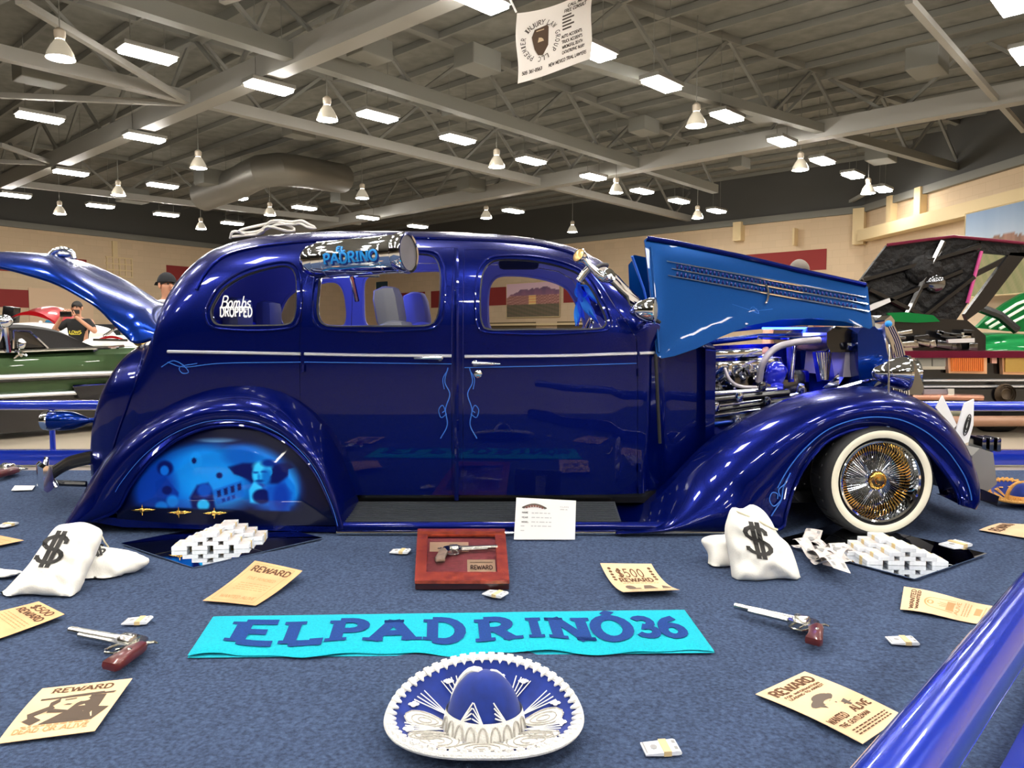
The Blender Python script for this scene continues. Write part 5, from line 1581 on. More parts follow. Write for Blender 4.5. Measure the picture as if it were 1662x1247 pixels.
# ---- revolvers
def revolver(label, org, mz, gripm, flip=1, zup=CZ, parent=None, metal=NICKEL, O=None, X=None, N=None, s=None):
    """local x: towards the butt, muzzle at -0.26; y: up the frame"""
    if O is None:
        O = G(*org, CZ); Mz = G(*mz, CZ)
        X = (O - Mz); s = X.length / .24; X.normalize(); N = V((0, 0, 1))
    Yv = N.cross(X) * flip
    if parent is None:
        t = thing('revolver', label, 'gun', V((O.x, O.y, CZ)), 0, 'toy revolvers on the carpet')
        O = V((O.x, O.y, CZ + .02 * s))
    else:
        t = parent
    ky = 1.3 if parent is None else 1.7
    f = lambda x, y, z=0.0: O + (X * x + Yv * (y * ky) + N * z) * s
    MB().tube([f(-.24, .016), f(-.06, .016)], [.0095 * s, .0125 * s], 14).tube([f(-.19, .003), f(-.05, .003)], .006 * s, 10).box(f(-.235, .027), (.008 * s, .004 * s, .006 * s)).build('barrel', metal, t)
    cyl = MB().lathe([(0, 0), (.02 * s, .0), (.022 * s, .004 * s), (.022 * s, .038 * s), (.015 * s, .042 * s), (0, .042 * s)], f(-.055, .012), X, 18)
    cyl.build('cylinder', metal, t)
    fr = [(-.07, .026), (-.058, .034), (-.012, .034), (.006, .028), (.016, .012), (.02, -.012), (-.004, -.016), (-.06, -.012), (-.07, -.002)]
    MB().prism([f(x, y, -.009) for x, y in fr], N * .018 * s).build('frame', metal, t, smooth=False)
    MB().tube([f(x, y) for x, y in [p for p in [(-.05, -.012), (-.05, -.03), (-.036, -.04), (-.012, -.038), (-.002, -.022), (-.002, -.014)]]], .0035 * s, 8).build('trigger_guard', metal, t)
    MB().tube([f(-.02, -.012), f(-.026, -.024), f(-.02, -.032)], .0026 * s, 6).build('trigger', metal, t)
    MB().tube([f(.008, .018), f(.022, .03), f(.036, .028)], [.005 * s, .004 * s, .0025 * s], 8).build('hammer', metal, t)
    gp = [(.004, .016), (.022, .014), (.034, -.004), (.045, -.035), (.062, -.075), (.058, -.085), (.018, -.084), (.014, -.06), (.006, -.036), (-.004, -.016)]
    cx = sum(x for x, y in gp) / len(gp); cy = sum(y for x, y in gp) / len(gp)
    mb = MB(); n = len(gp)
    rings = []
    for z, k in ((-.012, .72), (-.009, .95), (0, 1), (.009, .95), (.013, .72)):
        rings.append([f(cx + (x - cx) * k, cy + (y - cy) * k, z) for x, y in gp])
    vs = [p for r_ in rings for p in r_]
    fs = [(i * n + j, i * n + (j + 1) % n, (i + 1) * n + (j + 1) % n, (i + 1) * n + j) for i in range(4) for j in range(n)] + [tuple(range(n)), tuple(range(4 * n, 5 * n))]
    g = mb.add(vs, fs).build('grip', gripm, t, angle=50)
    MB().lathe([(0, 0), (.006 * s, 0), (.005 * s, .002 * s), (0, .003 * s)], f(.026, -.03, .0128), N, 10).build('grip_medallion', metal, t)
    return t
revolver('long silver revolver with brown grip right of the rug', (1318, 1029), (1188, 997), GRIPM)
revolver('weathered silver revolver with dark red grip left of the rug', (219, 1063), (103, 1040), GRIPM)
revolver('silver and red revolver grip at the left edge behind the bumper', (18, 772), (-60, 766), GRIPM)

# ---- gun display case
zc = P(674, 937, G(674, 958, 0).y).z
dc = thing('display_case', 'red mahogany glass-topped case holding a silver revolver', 'case', V((0, 0, 0)) + G(750, 925, 0) * 1)
A0, B0 = G(674, 957, CZ), G(826, 957, CZ)
C0, D0 = G(819, 853, zc), G(681, 854, zc)
C0.y = min(C0.y, 3.535); D0.y = min(D0.y, 3.535)
hb = zc - CZ
cA, cB, cC, cD = A0, B0, V((C0.x, C0.y, CZ)), V((D0.x, D0.y, CZ))
def case_pt(a, b, z): 
    p = cA * (1 - a) * (1 - b) + cB * a * (1 - b) + cC * a * b + cD * (1 - a) * b
    return V((p.x, p.y, CZ + z))
def cbox(a0, b0, a1, b1, z0, z1, nm, m, sm=False):
    lo = [case_pt(a0, b0, z0), case_pt(a1, b0, z0), case_pt(a1, b1, z0), case_pt(a0, b1, z0)]
    return MB().prism(lo, (0, 0, z1 - z0)).build(nm, m, dc, smooth=sm)
cbox(0, 0, 1, .05, 0, hb - .012, 'side_board', WOODD); cbox(0, .95, 1, 1, 0, hb - .012, 'side_board', WOODD)
cbox(0, .05, .04, .95, 0, hb - .012, 'side_board', WOODD); cbox(.96, .05, 1, .95, 0, hb - .012, 'side_board', WOODD)
cbox(.04, .05, .96, .95, .003, hb * .45, 'velvet_bed', VELVET)
fr = .115
cbox(-.005, -.01, 1.005, .13, hb - .012, hb, 'lid_rail', WOOD); cbox(-.005, .87, 1.005, 1.01, hb - .012, hb, 'lid_rail', WOOD)
cbox(-.005, .13, fr, .87, hb - .012, hb, 'lid_rail', WOOD); cbox(1 - fr, .13, 1.005, .87, hb - .012, hb, 'lid_rail', WOOD)
cbox(fr, .13, 1 - fr, .87, hb - .008, hb - .005, 'case_glass', GLASS)
for a0, b0, a1, b1, nm in ((.14, .58, .58, .78, 'paper_label'), (.56, .15, .87, .42, 'paper_label')):
    cbox(a0, b0, a1, b1, hb * .45 + .001, hb * .45 + .002, nm, PAPER)
MB().quads(text('REWARD', .715, .24, .07, .24, .24, .2, .12, 'c') + rect(.59, .36, .84, .37) + rect(.59, .19, .84, .2), lambda x, y: case_pt(x, y, hb * .45 + .003)).build('label_print', SEPIA, dc, smooth=False, fix=False)
Xd = (cB - cA).normalized()
revg = thing('revolver', 'polished silver revolver with horn grip inside the display case', 'gun', case_pt(.4, .5, hb * .5), 0, None)
revolver(None, None, None, GRIPG, flip=1, parent=revg, metal=NICKEL, O=case_pt(.33, .52, hb * .45 + .018), X=(-Xd * .985 - V((0, .17, 0))).normalized(), N=V((0, 0, -1)), s=.92)

# ---- entry card
YCd = G(885, 881, 0).y
ct = thing('entry_card', 'white printed show entry card standing before the running board', 'sign', V((P(885, 881, YCd).x, YCd, 0)))
cc = [P(838, 808, YCd + .035), P(935, 813, YCd + .035), P(933, 882, YCd), P(834, 880, YCd)]
for q in cc[2:]: q.z = max(q.z, CZ + .001)
cf = lambda a, b, off=0.0: cc[3] * (1 - a) * (1 - b) + cc[2] * a * (1 - b) + cc[1] * a * b + cc[0] * (1 - a) * b + V((0, -off, 0))
mb = MB(); mb.add([cf(a, b, o) for o in (.001, -.002) for a, b in ((0, 0), (1, 0), (1, 1), (0, 1))], [(0, 1, 2, 3), (7, 6, 5, 4), (0, 1, 5, 4), (1, 2, 6, 5), (2, 3, 7, 6), (3, 0, 4, 7)])
mb.build('card', WHITE, ct, smooth=False)
MB().add([cf(.4, .8, -.003), cf(.6, .8, -.003), cf(.6, 0) + V((0, .08, 0)), cf(.4, 0) + V((0, .08, 0))], [(0, 1, 2, 3)]).build('card_strut', WHITE, ct, smooth=False)
fc2 = lambda x, y: cf(x, y, .003)
MB().quads(text('NAME', .11, .64, .035, .1, .22, .1) + text('YEAR', .11, .52, .035, .1, .22, .1) + text('MODEL', .11, .41, .035, .11, .22, .1), fc2).build('card_print', mat('dark_grey_ink', (90, 90, 90), .8), ct, smooth=False, fix=False)
MB().quads(lines(.27, .6, (.64, .53, .42, .32), .022) + text('CLASS', .74, .81, .03, .14, .2, .1) + lines(.74, .86, (.75,), .02) + lines(.1, .16, (.32, .21), .02), fc2).build('card_faint_print', mat('faint_grey_ink', (196, 196, 196), .8), ct, smooth=False, fix=False)
emb = ribbon([(.12, .76)] + [(.13 + .36 * k / 10, .78 + .08 * math.sin(PI * k / 10)) for k in range(11)] + [(.5, .76)], .045)
MB().quads(emb, fc2).build('card_emblem', mat('emblem_grey', (92, 84, 76), .8), ct, smooth=False, fix=False)
MB().quads([q for k in range(7) for q in disc(.18 + .044 * k, .785 + .04 * math.sin(PI * k / 6), .022, .028, 6)], lambda x, y: cf(x, y, .0038)).build('card_emblem_red', mat('emblem_red', (130, 84, 74), .8), ct, smooth=False, fix=False)

# ---- sombreros
def sombrero(c, R, label, rot=0.0, trim=HATW, felt=HATB, lift=.082, loops=54):
    t = thing('sombrero', label, 'hat', V((c.x, c.y, CZ)), rot)
    Mx = WM[t.name]
    def brim(r, a):
        """r 0..1 from crown base to rim"""
        rr = R * (.40 + .60 * r)
        front = math.cos(a - PI / 2)            # +1 at the back
        side = abs(math.cos(a))
        z = .012 + (r ** 1.5) * (lift * (.5 + .5 * front) ** 2.2 + .012 + .02 * max(0, -front))
        k = 1.0 - .06 * r * (1 - side) + .03 * r * side
        return V((rr * math.cos(a) * k * 1.04, rr * math.sin(a) * .9 * k, z))
    top = MB(); n = 72
    top.grid(lambda a, b: Mx @ brim(b, 2 * PI * a), n, 14, wu=True)
    top.grid(lambda a, b: Mx @ (brim(b, 2 * PI * a) - V((0, 0, .008))), n, 14, wu=True)
    top.build('brim', felt, t, angle=70)
    hc = R * .62
    prof = [(.43, .0), (.425, .10), (.40, .3), (.355, .55), (.285, .76), (.19, .92), (.10, .985), (0.0, 1.0)]
    pr_ = [(p.x, p.y) for p in spline([V((a, b, 0)) for a, b in prof], 20)]
    def crown(a, b, off=0.0):
        i = b * 19; k = min(18, int(i)); f_ = i - k
        r_ = pr_[k][0] * (1 - f_) + pr_[k + 1][0] * f_; z = pr_[k][1] * (1 - f_) + pr_[k + 1][1] * f_
        dent = 1 - .10 * max(0, math.sin(2 * a)) ** 2 * b
        return V(((R * r_ * dent + off) * math.cos(a) * 1.02, (R * r_ * dent + off) * math.sin(a) * .92, .012 + hc * z))
    MB().grid(lambda a, b: Mx @ crown(2 * PI * a, b), 48, 20, wu=True).build('crown', felt, t, angle=70)
    MB().grid(lambda a, b: Mx @ crown(2 * PI * a, b * .30, .005), 64, 6, wu=True).build('crown_band', trim, t)
    for k in range(9):
        a0 = -PI / 2 + (k - 4) * .3
        MB().tube([Mx @ crown(a0 + .11 * math.cos(x), .05 + .2 * math.sin(x), .008) for x in [i * PI / 8 for i in range(9)]], .0022, 5).build('band_arch', HATG if trim is HATW else trim, t)
    # embroidered lobes on the brim and seams up the crown
    def lobe(a0, wid, r0, r1, nm='brim_lobe'):
        def g(x, y):
            r = r0 + (r1 - r0) * y
            ww = wid * math.sin(PI * min(1, .18 + .82 * y) ** .8) ** .5 if y < 1 else 0.0
            ww = wid * (max(0, 1 - (2 * y - 1) ** 2)) ** .5 * (1 - .15 * y)
            return Mx @ (brim(r, a0 + (x - .5) * 2 * ww) + V((0, 0, .004)))
        MB().grid(g, 14, 14).build(nm, trim, t)
        for k in range(3):
            MB().tube([Mx @ (brim(r0 + (r1 - r0) * (.5 + .16 * (k + 1) * math.sin(x)), a0 + wid * .26 * (k + 1) * math.cos(x)) + V((0, 0, .006))) for x in [2 * PI * i / 14 for i in range(14)]], .0016, 4, True).build('lobe_stitch', HATG if trim is HATW else trim, t)
    for a0, wd, r0, r1 in ((-PI / 2, .52, .0, .9), (-PI / 2 - .78, .46, .0, .9), (-PI / 2 + .78, .46, .0, .88), (PI - .02, .3, .02, .74), (.1, .3, .02, .74), (-.5, .2, .1, .8), (PI + .55, .2, .1, .8)):
        lobe(a0, wd, r0, r1)
    for a0 in (PI + .28, -.28, PI - .5, .5, PI / 2 + .55, PI / 2 - .55):
        for k in range(4):
            MB().tube([Mx @ (brim(.08, a0) + V((0, 0, .004))), Mx @ (brim(.72, a0 + (k - 1.5) * .075) + V((0, 0, .006)))], .0016, 4).build('thread_ray', trim, t)
    for a0 in (PI * .9, .35, PI * .68, PI * .32, PI * 1.1, -.12, PI / 2 + .25, PI / 2 - .2, PI + .9, -.85):
        c0 = brim(.68, a0)
        for dx, dy in ((1, 0), (-1, 0), (0, 1), (0, -1)):
            MB().ball(Mx @ (c0 + V((dx * .0075, dy * .0075, .005))), (.0065, .0065, .003), 8, 5).build('brim_flower', trim, t)
    MB().tube([Mx @ crown(PI * .78, .02 + .95 * k / 12, .004) for k in range(13)], [.016 - .0006 * k for k in range(13)], 8).build('crown_seam', trim, t)
    MB().tube([Mx @ crown(PI * .22, .02 + .9 * k / 12, .002) for k in range(13)], .004, 6).build('crown_seam', trim, t)
    for a0 in (-2.2, -.95, -1.57):
        for k in range(4):
            MB().tube([Mx @ crown(a0, .28, .004), Mx @ crown(a0 + .3 * (1 if a0 < -1.6 else -1) , .36 + .07 * k, .004)], .0018, 4).build('thread_ray', trim, t)
    # corded rim
    MB().tube([Mx @ (brim(1.0, 2 * PI * k / 90) - V((0, 0, .004))) for k in range(90)], .0085, 8, True).build('rim_cord', trim, t)
    first = None
    for k in range(loops):
        a = 2 * PI * k / loops
        p0, p1 = brim(1.02, a), brim(.88, a)
        d = (p1 - p0); w_ = V((-math.sin(a), math.cos(a), 0))
        pts = [p0 - w_ * .004, p0 + d * .6 - w_ * .0035, p1, p0 + d * .6 + w_ * .0035, p0 + w_ * .004]
        MB().tube([Mx @ (q + V((0, 0, .006))) for q in pts], .0048, 6).build('rim_loop', trim, t)
    return t
sc0 = G(786, 1187, CZ)
sombrero(sc0, .212, 'royal blue velvet sombrero with white embroidery nearest the camera', .0)
sc1 = G(1660, 818, CZ)
sombrero(sc1, .17, 'blue sombrero with gold embroidery beyond the front bumper at right', .2, mat('gold_thread', (226, 168, 84), .6, noise=(120, .4)), HATB, .09, 36)

# ---- on the car: rope, cooler, hanging plume
rp = [(377, 388), (384, 378), (400, 378), (420, 372), (446, 361), (470, 358), (492, 360), (504, 366), (513, 371), (503, 373), (490, 364), (474, 362), (452, 366), (430, 374), (408, 380), (392, 378), (398, 372), (424, 364), (452, 362), (468, 366), (474, 372), (462, 376), (440, 370), (420, 378), (400, 384), (380, 386)]
mb = MB()
def roofpt(u, v):
    p = P(u, v, 4.22)
    return V((p.x, 4.22 + .05 * math.sin(u * .11), max(p.z, interp(STX, p.x) + .009)))
mb.tube(spline([roofpt(u, v) for u, v in rp], 150), .0075, 8)
tag(mb.build('coiled_rope', mat('white_rope', (224, 220, 212), .8, bump=(200, .4)), None), 'white rope coiled loosely on the rear of the sedan roof', 'rope')

ck = thing('window_cooler', 'chrome torpedo window cooler lettered EL PADRINO on the rear door', 'cooler', P(585, 412, 3.70))
a0, a1 = P(506, 424, 3.74), P(664, 410, 3.55)
ax = (a1 - a0).normalized(); ln = (a1 - a0).length; rc_ = .088
MB().lathe([(0, -.055), (.03, -.05), (.058, -.03), (.076, 0), (rc_ * .97, .05), (rc_ * .97, .06)], a0, ax, 40).build('nose_cone', CHROME, ck)
MB().lathe([(rc_ * .97, .05), (rc_, .055), (rc_, ln - .05), (rc_ * .98, ln - .045)], a0, ax, 48).build('drum', CHROME, ck)
MB().lathe([(rc_ * .98, ln - .06), (rc_ * 1.06, ln - .05), (rc_ * 1.08, ln - .01), (rc_ * 1.04, ln), (rc_ * .92, ln - .002)], a0, ax, 48).build('end_ring', CHROME, ck)
MB().lathe([(rc_ * .94, ln - .006), (rc_ * .5, ln - .008), (0, ln - .01)], a0, ax, 40).build('intake_screen', mat('intake_mesh', (120, 116, 112), .4, .7, bump=(400, .6)), ck)
for x in (.1, ln - .12):
    MB().lathe([(rc_ * 1.0, x), (rc_ * 1.015, x + .002), (rc_ * 1.015, x + .008), (rc_, x + .01)], a0, ax, 48).build('drum_band', CHROME, ck)
MB().tube([a0 + ax * .2 + V((0, .06, -.05)), V((a0.x + .2, YC - hw(a0.x + .2, 1.12) - .0, 1.12))], .012, 8).build('hanger_bracket', CHROME, ck)
MB().box(a0 + ax * .2 + V((0, .075, -.06)), (.28, .03, .05), None, .008).build('window_clamp', DCHROME, ck)
up = V((0, 0, 1)); up = (up - ax * up.dot(ax)).normalized(); fw = ax.cross(up)
def drum(x, y, off=.002):
    th = (y) * 1.0
    return a0 + ax * (x * ln) + (up * math.sin(th) + fw * math.cos(th)) * (rc_ + off)
MB().quads(text('PADRINO', .24, -.36, .52, .54, .2, .3, .1, sub=3) + [[(x + .004, y - .03) for x, y in q] for q in []], lambda x, y: drum(x, y, .003)).build('lettering', CYAN, ck, smooth=False, fix=False)
MB().quads([[(x + .012, y - .10) for x, y in q] for q in text('PADRINO', .24, -.36, .52, .54, .2, .3, .1, sub=3)], lambda x, y: drum(x, y, .0018)).build('lettering_shadow', NAVYL, ck, smooth=False, fix=False)
MB().quads(text('EL', .37, .25, .26, .085, .26, .2, .12, sub=2), lambda x, y: drum(x, y, .003)).build('lettering', CYAN, ck, smooth=False, fix=False)
MB().quads([[(x, y) for x, y in q] for q in ribbon([(.2, -.72), (.3, -.62), (.4, -.7), (.55, -.66), (.7, -.72), (.82, -.68)], .05)], lambda x, y: drum(x, y, .002)).build('lettering_flourish', CYAN, ck, smooth=False, fix=False)

pl = thing('feather_dreamcatcher', 'bright blue feather ornament hanging inside the front window', 'ornament', P(945, 455, 4.05))
rng = random.Random(8)
FB = mat('bright_blue_feather', (14, 84, 246), .6); FB2 = mat('sky_blue_feather', (30, 140, 255), .6)
top_ = P(940, 452, 4.05)
MB().tube([top_ + V((0, 0, .04)), top_, P(944, 480, 4.05)], .003, 6).build('cord', FB2, pl)
MB().tube([P(944, 474, 4.05) + V((.035 * math.cos(2 * PI * k / 16), 0, .035 * math.sin(2 * PI * k / 16))) for k in range(16)], .004, 6, True).build('hoop', FB2, pl)
for k in range(16):
    u0 = 934 + rng.random() * 16; v0 = 458 + rng.random() * 34
    u1 = u0 + rng.uniform(-6, 18) + k * 1.2; v1 = v0 + rng.uniform(26, 44)
    if v1 > 531: v1 = 531
    Yk = 4.02 + rng.random() * .07
    p, q = P(u0, v0, Yk), P(u1, v1, Yk)
    d = q - p; s = V((d.z, 0, -d.x)).normalized() * .016
    MB().grid(lambda a, b: p + d * a + s * (b * 2 - 1) * math.sin(PI * min(.98, a + .06)) ** .7 + V((0, .006 * math.sin(b * 3 + a * 4), 0)), 10, 5).build('feather', FB if k % 3 else FB2, pl)

# ================================================================ BANNER
bt = thing('hanging_banner', 'white law group banner with round lettering hanging from the roof', 'banner', P(900, 60, 15.5))
BC = [P(838, 20, 15.0), P(962, -22, 16.2), P(958, 97, 16.2), P(840, 136, 15.0)]
def bf(x, y, off=0.0):
    s, t = x, 1 - y
    p = BC[0] * (1 - s) * (1 - t) + BC[1] * s * (1 - t) + BC[2] * s * t + BC[3] * (1 - s) * t
    return p + V((.02 * math.sin(y * 7), -off + .05 * math.sin(s * 5 + y * 2), -.13 * math.sin(PI * s) * (1 - t) ** 2))
mb = MB(); mb.grid(lambda a, b: bf(a, b), 20, 14)
mb.build('cloth', mat('banner_cloth', (244, 240, 236), .8), bt)
BI = mat('banner_ink', (84, 78, 74), .8)
q = []
def round_text(s, cx, cy, r, a0, a1, h):
    out = []
    n = len(s)
    for i, ch in enumerate(s):
        a = math.radians(a0 + (a1 - a0) * (i + .5) / n)
        for qq in text(ch, 0, 0, h, h * .6, .16, .26, 0, 'c', 2):
            out.append([(cx + (r + py) * math.sin(a) * .86 + px * math.cos(a) * .86, cy + (r + py) * math.cos(a) - px * math.sin(a)) for px, py in qq])
    return out
q = round_text('PREMIER', .31, .52, .23, -150, -66, .065) + round_text('INJURY', .31, .52, .23, -52, 14, .075) + round_text('LAW GROUP LLC', .31, .52, .23, 22, 196, .065)
q += text('NEW MEXICO TRIAL LAWYERS', .40, .10, .045, .52, .24, .2, .1) + text('(505) 361-0563'.replace('(', '').replace(')', ''), .05, .1, .045, .26, .24, .2, .1)
q += text('FREE CONSULT', .62, .80, .05, .3, .24, .2, .1) + text('CALL NOW', .66, .88, .045, .24, .24, .2, .1)
for k, s_ in enumerate(('AUTO ACCIDENTS', 'TRUCK ACCIDENTS', 'WRONGFUL DEATH', 'CATASTROPHIC INJURY')):
    q += text(s_, .58, .43 - k * .075, .04, .28 + .03 * (k == 3), .24, .2, .1)
q += [x for k in range(5) for x in rect(.6, .54 + k * .05, .72 + .04 * (k % 2), .565 + k * .05)]
MB().quads(q, lambda x, y: bf(x, y, .012)).build('banner_print', BI, bt, smooth=False, fix=False)
shp = [[(.22, .42), (.4, .42), (.42, .68), (.4, .72), (.24, .70), (.2, .6)], [(.22, .42), (.4, .42), (.32, .3), (.26, .32)]]
MB().quads(shp, lambda x, y: bf(x, y, .014)).build('banner_shield', mat('shield_brown', (84, 66, 52), .8), bt, smooth=False, fix=False)
MB().quads(disc(.31, .6, .035, .035, 10) + [[(.27, .5), (.35, .5), (.33, .57), (.29, .57)]] + rect(.26, .66, .36, .675), lambda x, y: bf(x, y, .018)).build('banner_figure', mat('shield_tan', (206, 182, 150), .8), bt, smooth=False, fix=False)
MB().tube([BC[0], P(826, -6, 15), V((P(820, -20, 15).x, 15, ZD))], .02, 6).build('banner_cord', WHITE, bt)
MB().tube([BC[1], V((BC[1].x + .1, 16.2, ZD))], .02, 6).build('banner_cord', WHITE, bt)

# ================================================================ WALL PICTURES
PICT = mat('mural_print', (128, 128, 128), .7, vcol=True)
def wall_picture(a, d, n, u0, u1, v0, v1, fn, label, par, off=.07):
    def hit(u):
        x, dy, _ = ray(u, 500)
        den = d.x * dy - d.y * x
        return a + d * ((dy * -a.x + x * a.y) / den)
    p, q_ = hit(u0), hit(u1)
    z0, z1 = zat(a, d, u0, v1), zat(a, d, u0, v0)
    nx, nz = 60, 40
    mb = MB()
    mb.grid(lambda s, t: V((p.x + (q_.x - p.x) * s, p.y + (q_.y - p.y) * s, z0 + (z1 - z0) * t)) - n * off, nx, nz)
    t_ = thing('wall_mural', label, 'picture', V(((p.x + q_.x) / 2, (p.y + q_.y) / 2, z0)) - n * off)
    o = mb.build('print', PICT, t_)
    ca = o.data.color_attributes.new('Col', 'FLOAT_COLOR', 'POINT')
    for i in range(nx):
        for j in range(nz):
            ca.data[i * nz + j].color = lin(fn(i / (nx - 1), j / (nz - 1))) + (1,)
    fr = MB()
    cor = [V((p.x, p.y, z0)), V((q_.x, q_.y, z0)), V((q_.x, q_.y, z1)), V((p.x, p.y, z1))]
    fr.tube([c - n * off for c in cor], .04, 4, True)
    fr.build('frame', CREAM, t_)
def mix(a, b, t): t = max(0, min(1, t)); return tuple(x + (y - x) * t for x, y in zip(a, b))
rr = random.Random(2)
nz_ = lambda s, k: math.sin(s * 13 * k + k) * .5 + math.sin(s * 29 * k + 2 * k) * .3 + math.sin(s * 61 * k) * .2
def city(s, t):
    if t > .62 + .22 * math.sin(min(1, s * 1.1) * 2.4) - .05 * nz_(s, 1): return mix((236, 206, 210), (226, 190, 206), t)
    if t > .62: return mix((150, 104, 130), (108, 84, 118), (t - .6) * 3 + .3 * nz_(s, 2))
    if t > .38:
        if abs(s - .5) < .06 and abs(t - .5) < .12: return (232, 150, 96) if int(t * 26) % 2 else (244, 206, 140)
        k = nz_(s * 1.7, 3) * nz_(t * 3 + s, 2)
        return mix((132, 84, 78), (214, 160, 150), .5 + 1.2 * k)
    return mix((92, 92, 72), (128, 108, 92), .5 + .5 * nz_(s + t * 2, 2))
wall_picture(CORN, db, nb, 824, 910, 461, 516, city, 'landscape mural of a town under purple hills, seen through the front window', wb, .12)
def valley(s, t):
    h = .66 + .03 * nz_(s, 1)
    if t > h: return mix((176, 190, 206), (120, 146, 180), (t - h) * 2.4)
    if t > .56: return mix((168, 124, 104), (122, 92, 76), .5 + .6 * nz_(s, 2))
    if t > .5 and s > .6: return (176, 60, 56) if int(s * 40) % 3 == 0 else (226, 214, 204)
    return mix((122, 130, 84), (158, 146, 108), .5 + .5 * nz_(s * 2 + t, 2))
wall_picture(M1, dr, nr, 1590, 1720, 349, 484, valley, 'big valley mural on the right wall above the green hood', wr, .75)
def church(s, t):
    if abs(s - .5) < .16 and t < .55 + .35 * (1 - abs(s - .5) / .16): return (214, 170, 120)
    return mix((30, 60, 90), (40, 70, 84), t)
wall_picture(CORN, db, nb, 612, 632, 458, 520, church, 'dark narrow picture of a pale tower, seen through the rear door window', wb, .12)

# ================================================================ OTHER CARS
OLIVE = candy('olive_green_paint', (72, 96, 62), (50, 72, 44), .4, .3)
VINYL = mat('black_vinyl_roof', (34, 32, 32), .7, bump=(120, .3))
REDP = candy('red_paint', (186, 26, 34), (150, 14, 22), .4, .3)
MAROON = candy('maroon_paint', (112, 18, 52), (84, 10, 36), .4, .3)
EMER = candy('emerald_paint', (8, 132, 66), (4, 104, 48), .4, .3)
def shell_car(par, top, Yn, width, zb, mat_, name='body', tuck=.04, N=None):
    """closed car body from a side silhouette (u,v on the near side, Yn a depth or a function of u) down to height zb"""
    Yf = Yn if callable(Yn) else (lambda u: Yn + .25)
    N = V(N).normalized() if N is not None else V((0, 1, 0))
    st = spline([P(u, v, Yf(u)) for u, v in top], 60)
    sec = [(0, 0), (-tuck, .3), (-tuck, .62), (-.01, .86), (.06, .97), (.3, 1.0), (width - .3, 1.0), (width - .06, .97), (width + .01, .86), (width + tuck, .62), (width + tuck, .3), (width, 0)]
    m = len(sec); mb = MB()
    sh = 0.0 if callable(Yn) else -.25
    vs = [V((p.x, p.y, 0)) + N * (a + sh) + V((0, 0, zb + (p.z - zb) * b)) for p in st for a, b in sec]
    fs = [(i * m + j, i * m + (j + 1) % m, (i + 1) * m + (j + 1) % m, (i + 1) * m + j) for i in range(len(st) - 1) for j in range(m)]
    fs += [tuple(range(m)), tuple((len(st) - 1) * m + j for j in range(m))]
    return mb.add(vs, fs).build(name, mat_, par, angle=35)
def plain_wheel(par, c, r=.31, w_=.2, ax=(0, -1, 0)):
    o = MB().lathe([(r * .62, .0), (r * .9, .012), (r, -.02), (r, -w_ + .02), (r * .9, -w_), (0, -w_)], c, ax, 32).build('wheel', RUBBER, par)
    MB().lathe([(r * .62, .0), (r * .56, -.02), (r * .2, -.03), (r * .14, .01), (0, .012)], c, ax, 24).build('hubcap', CHROME, o)

# green hardtop on the left, its tail turned away from us
YGf = lambda u: 7.0 + .0042 * u
NG = V((-.72, .69, 0)).normalized()
pg_ = lambda u, v, off=0.0: P(u, v, YGf(u)) - NG * off
cg = pg_(0, 600) + NG * .8
gc = thing('green_hardtop', 'olive green lowrider hardtop with black vinyl roof behind the left rail', 'car', V((cg.x, cg.y, 0)))
zbot = pg_(0, 655).z
shell_car(gc, [(-260, 575), (-150, 571), (0, 570), (120, 566), (200, 563), (260, 563), (300, 566), (330, 574)], YGf, 1.7, zbot, OLIVE, N=NG)
a, b = pg_(-240, 655), pg_(320, 640)
MB().prism([V((q.x, q.y, .06)) for q in (a + NG * .15, b + NG * .15, b + NG * 1.5, a + NG * 1.5)], (0, 0, zbot - .02)).build('chassis', BLACK, gc, smooth=False)
shell_car(gc, [(-160, 568), (-110, 540), (-40, 529), (30, 526), (60, 528), (96, 536), (132, 553), (158, 565)], YGf, 1.35, pg_(0, 569).z, VINYL, 'vinyl_roof', .0, NG)
MB().prism([pg_(u, v, .03) for u, v in ((-40, 540), (20, 537), (46, 537), (76, 564), (-40, 566))], NG * .02).build('side_window', BLACK, gc, smooth=False)
MB().tube([pg_(u, v, .04) for u, v in ((20, 566), (20, 537), (46, 538), (60, 550), (76, 565))], .012, 6).build('window_trim', CHROME, gc)
MB().tube([pg_(u, v, .03) for u, v in ((-240, 573), (30, 570), (100, 567), (190, 564))], .018, 8).build('belt_trim', CHROME, gc)
MB().tube([pg_(u, v, .09) for u, v in ((-240, 622), (0, 612), (120, 607), (230, 604))], .026, 8).build('side_trim', BRUSHED, gc)
MB().tube([pg_(u, v, .08) for u, v in ((-240, 628), (0, 618), (120, 612), (230, 608))], .018, 8).build('side_trim', BLACK, gc)
MB().tube([pg_(u, v, .07) for u, v in ((-240, 656), (0, 643), (60, 640), (124, 637))], .022, 8).build('rocker_trim', BRUSHED, gc)
MB().prism([pg_(u, v, .1) for u, v in ((112, 627), (230, 620), (230, 652), (124, 646))], NG * .3).build('rear_bumper', BLACK, gc, smooth=False)
MB().tube([pg_(112, 626, .11), pg_(230, 619, .11)], .012, 6).build('bumper_trim', CHROME, gc)
q = pg_(-150, 640)
plain_wheel(gc, V((q.x, q.y, .31)) + NG * .02, ax=-NG)
q = pg_(262, 640)
plain_wheel(gc, V((q.x, q.y, .31)) + NG * .02, ax=-NG)
MB().tube([pg_(u, v, .02) for u, v in ((150, 570), (162, 565), (200, 562))], .014, 6).build('deck_trim', CHROME, gc)
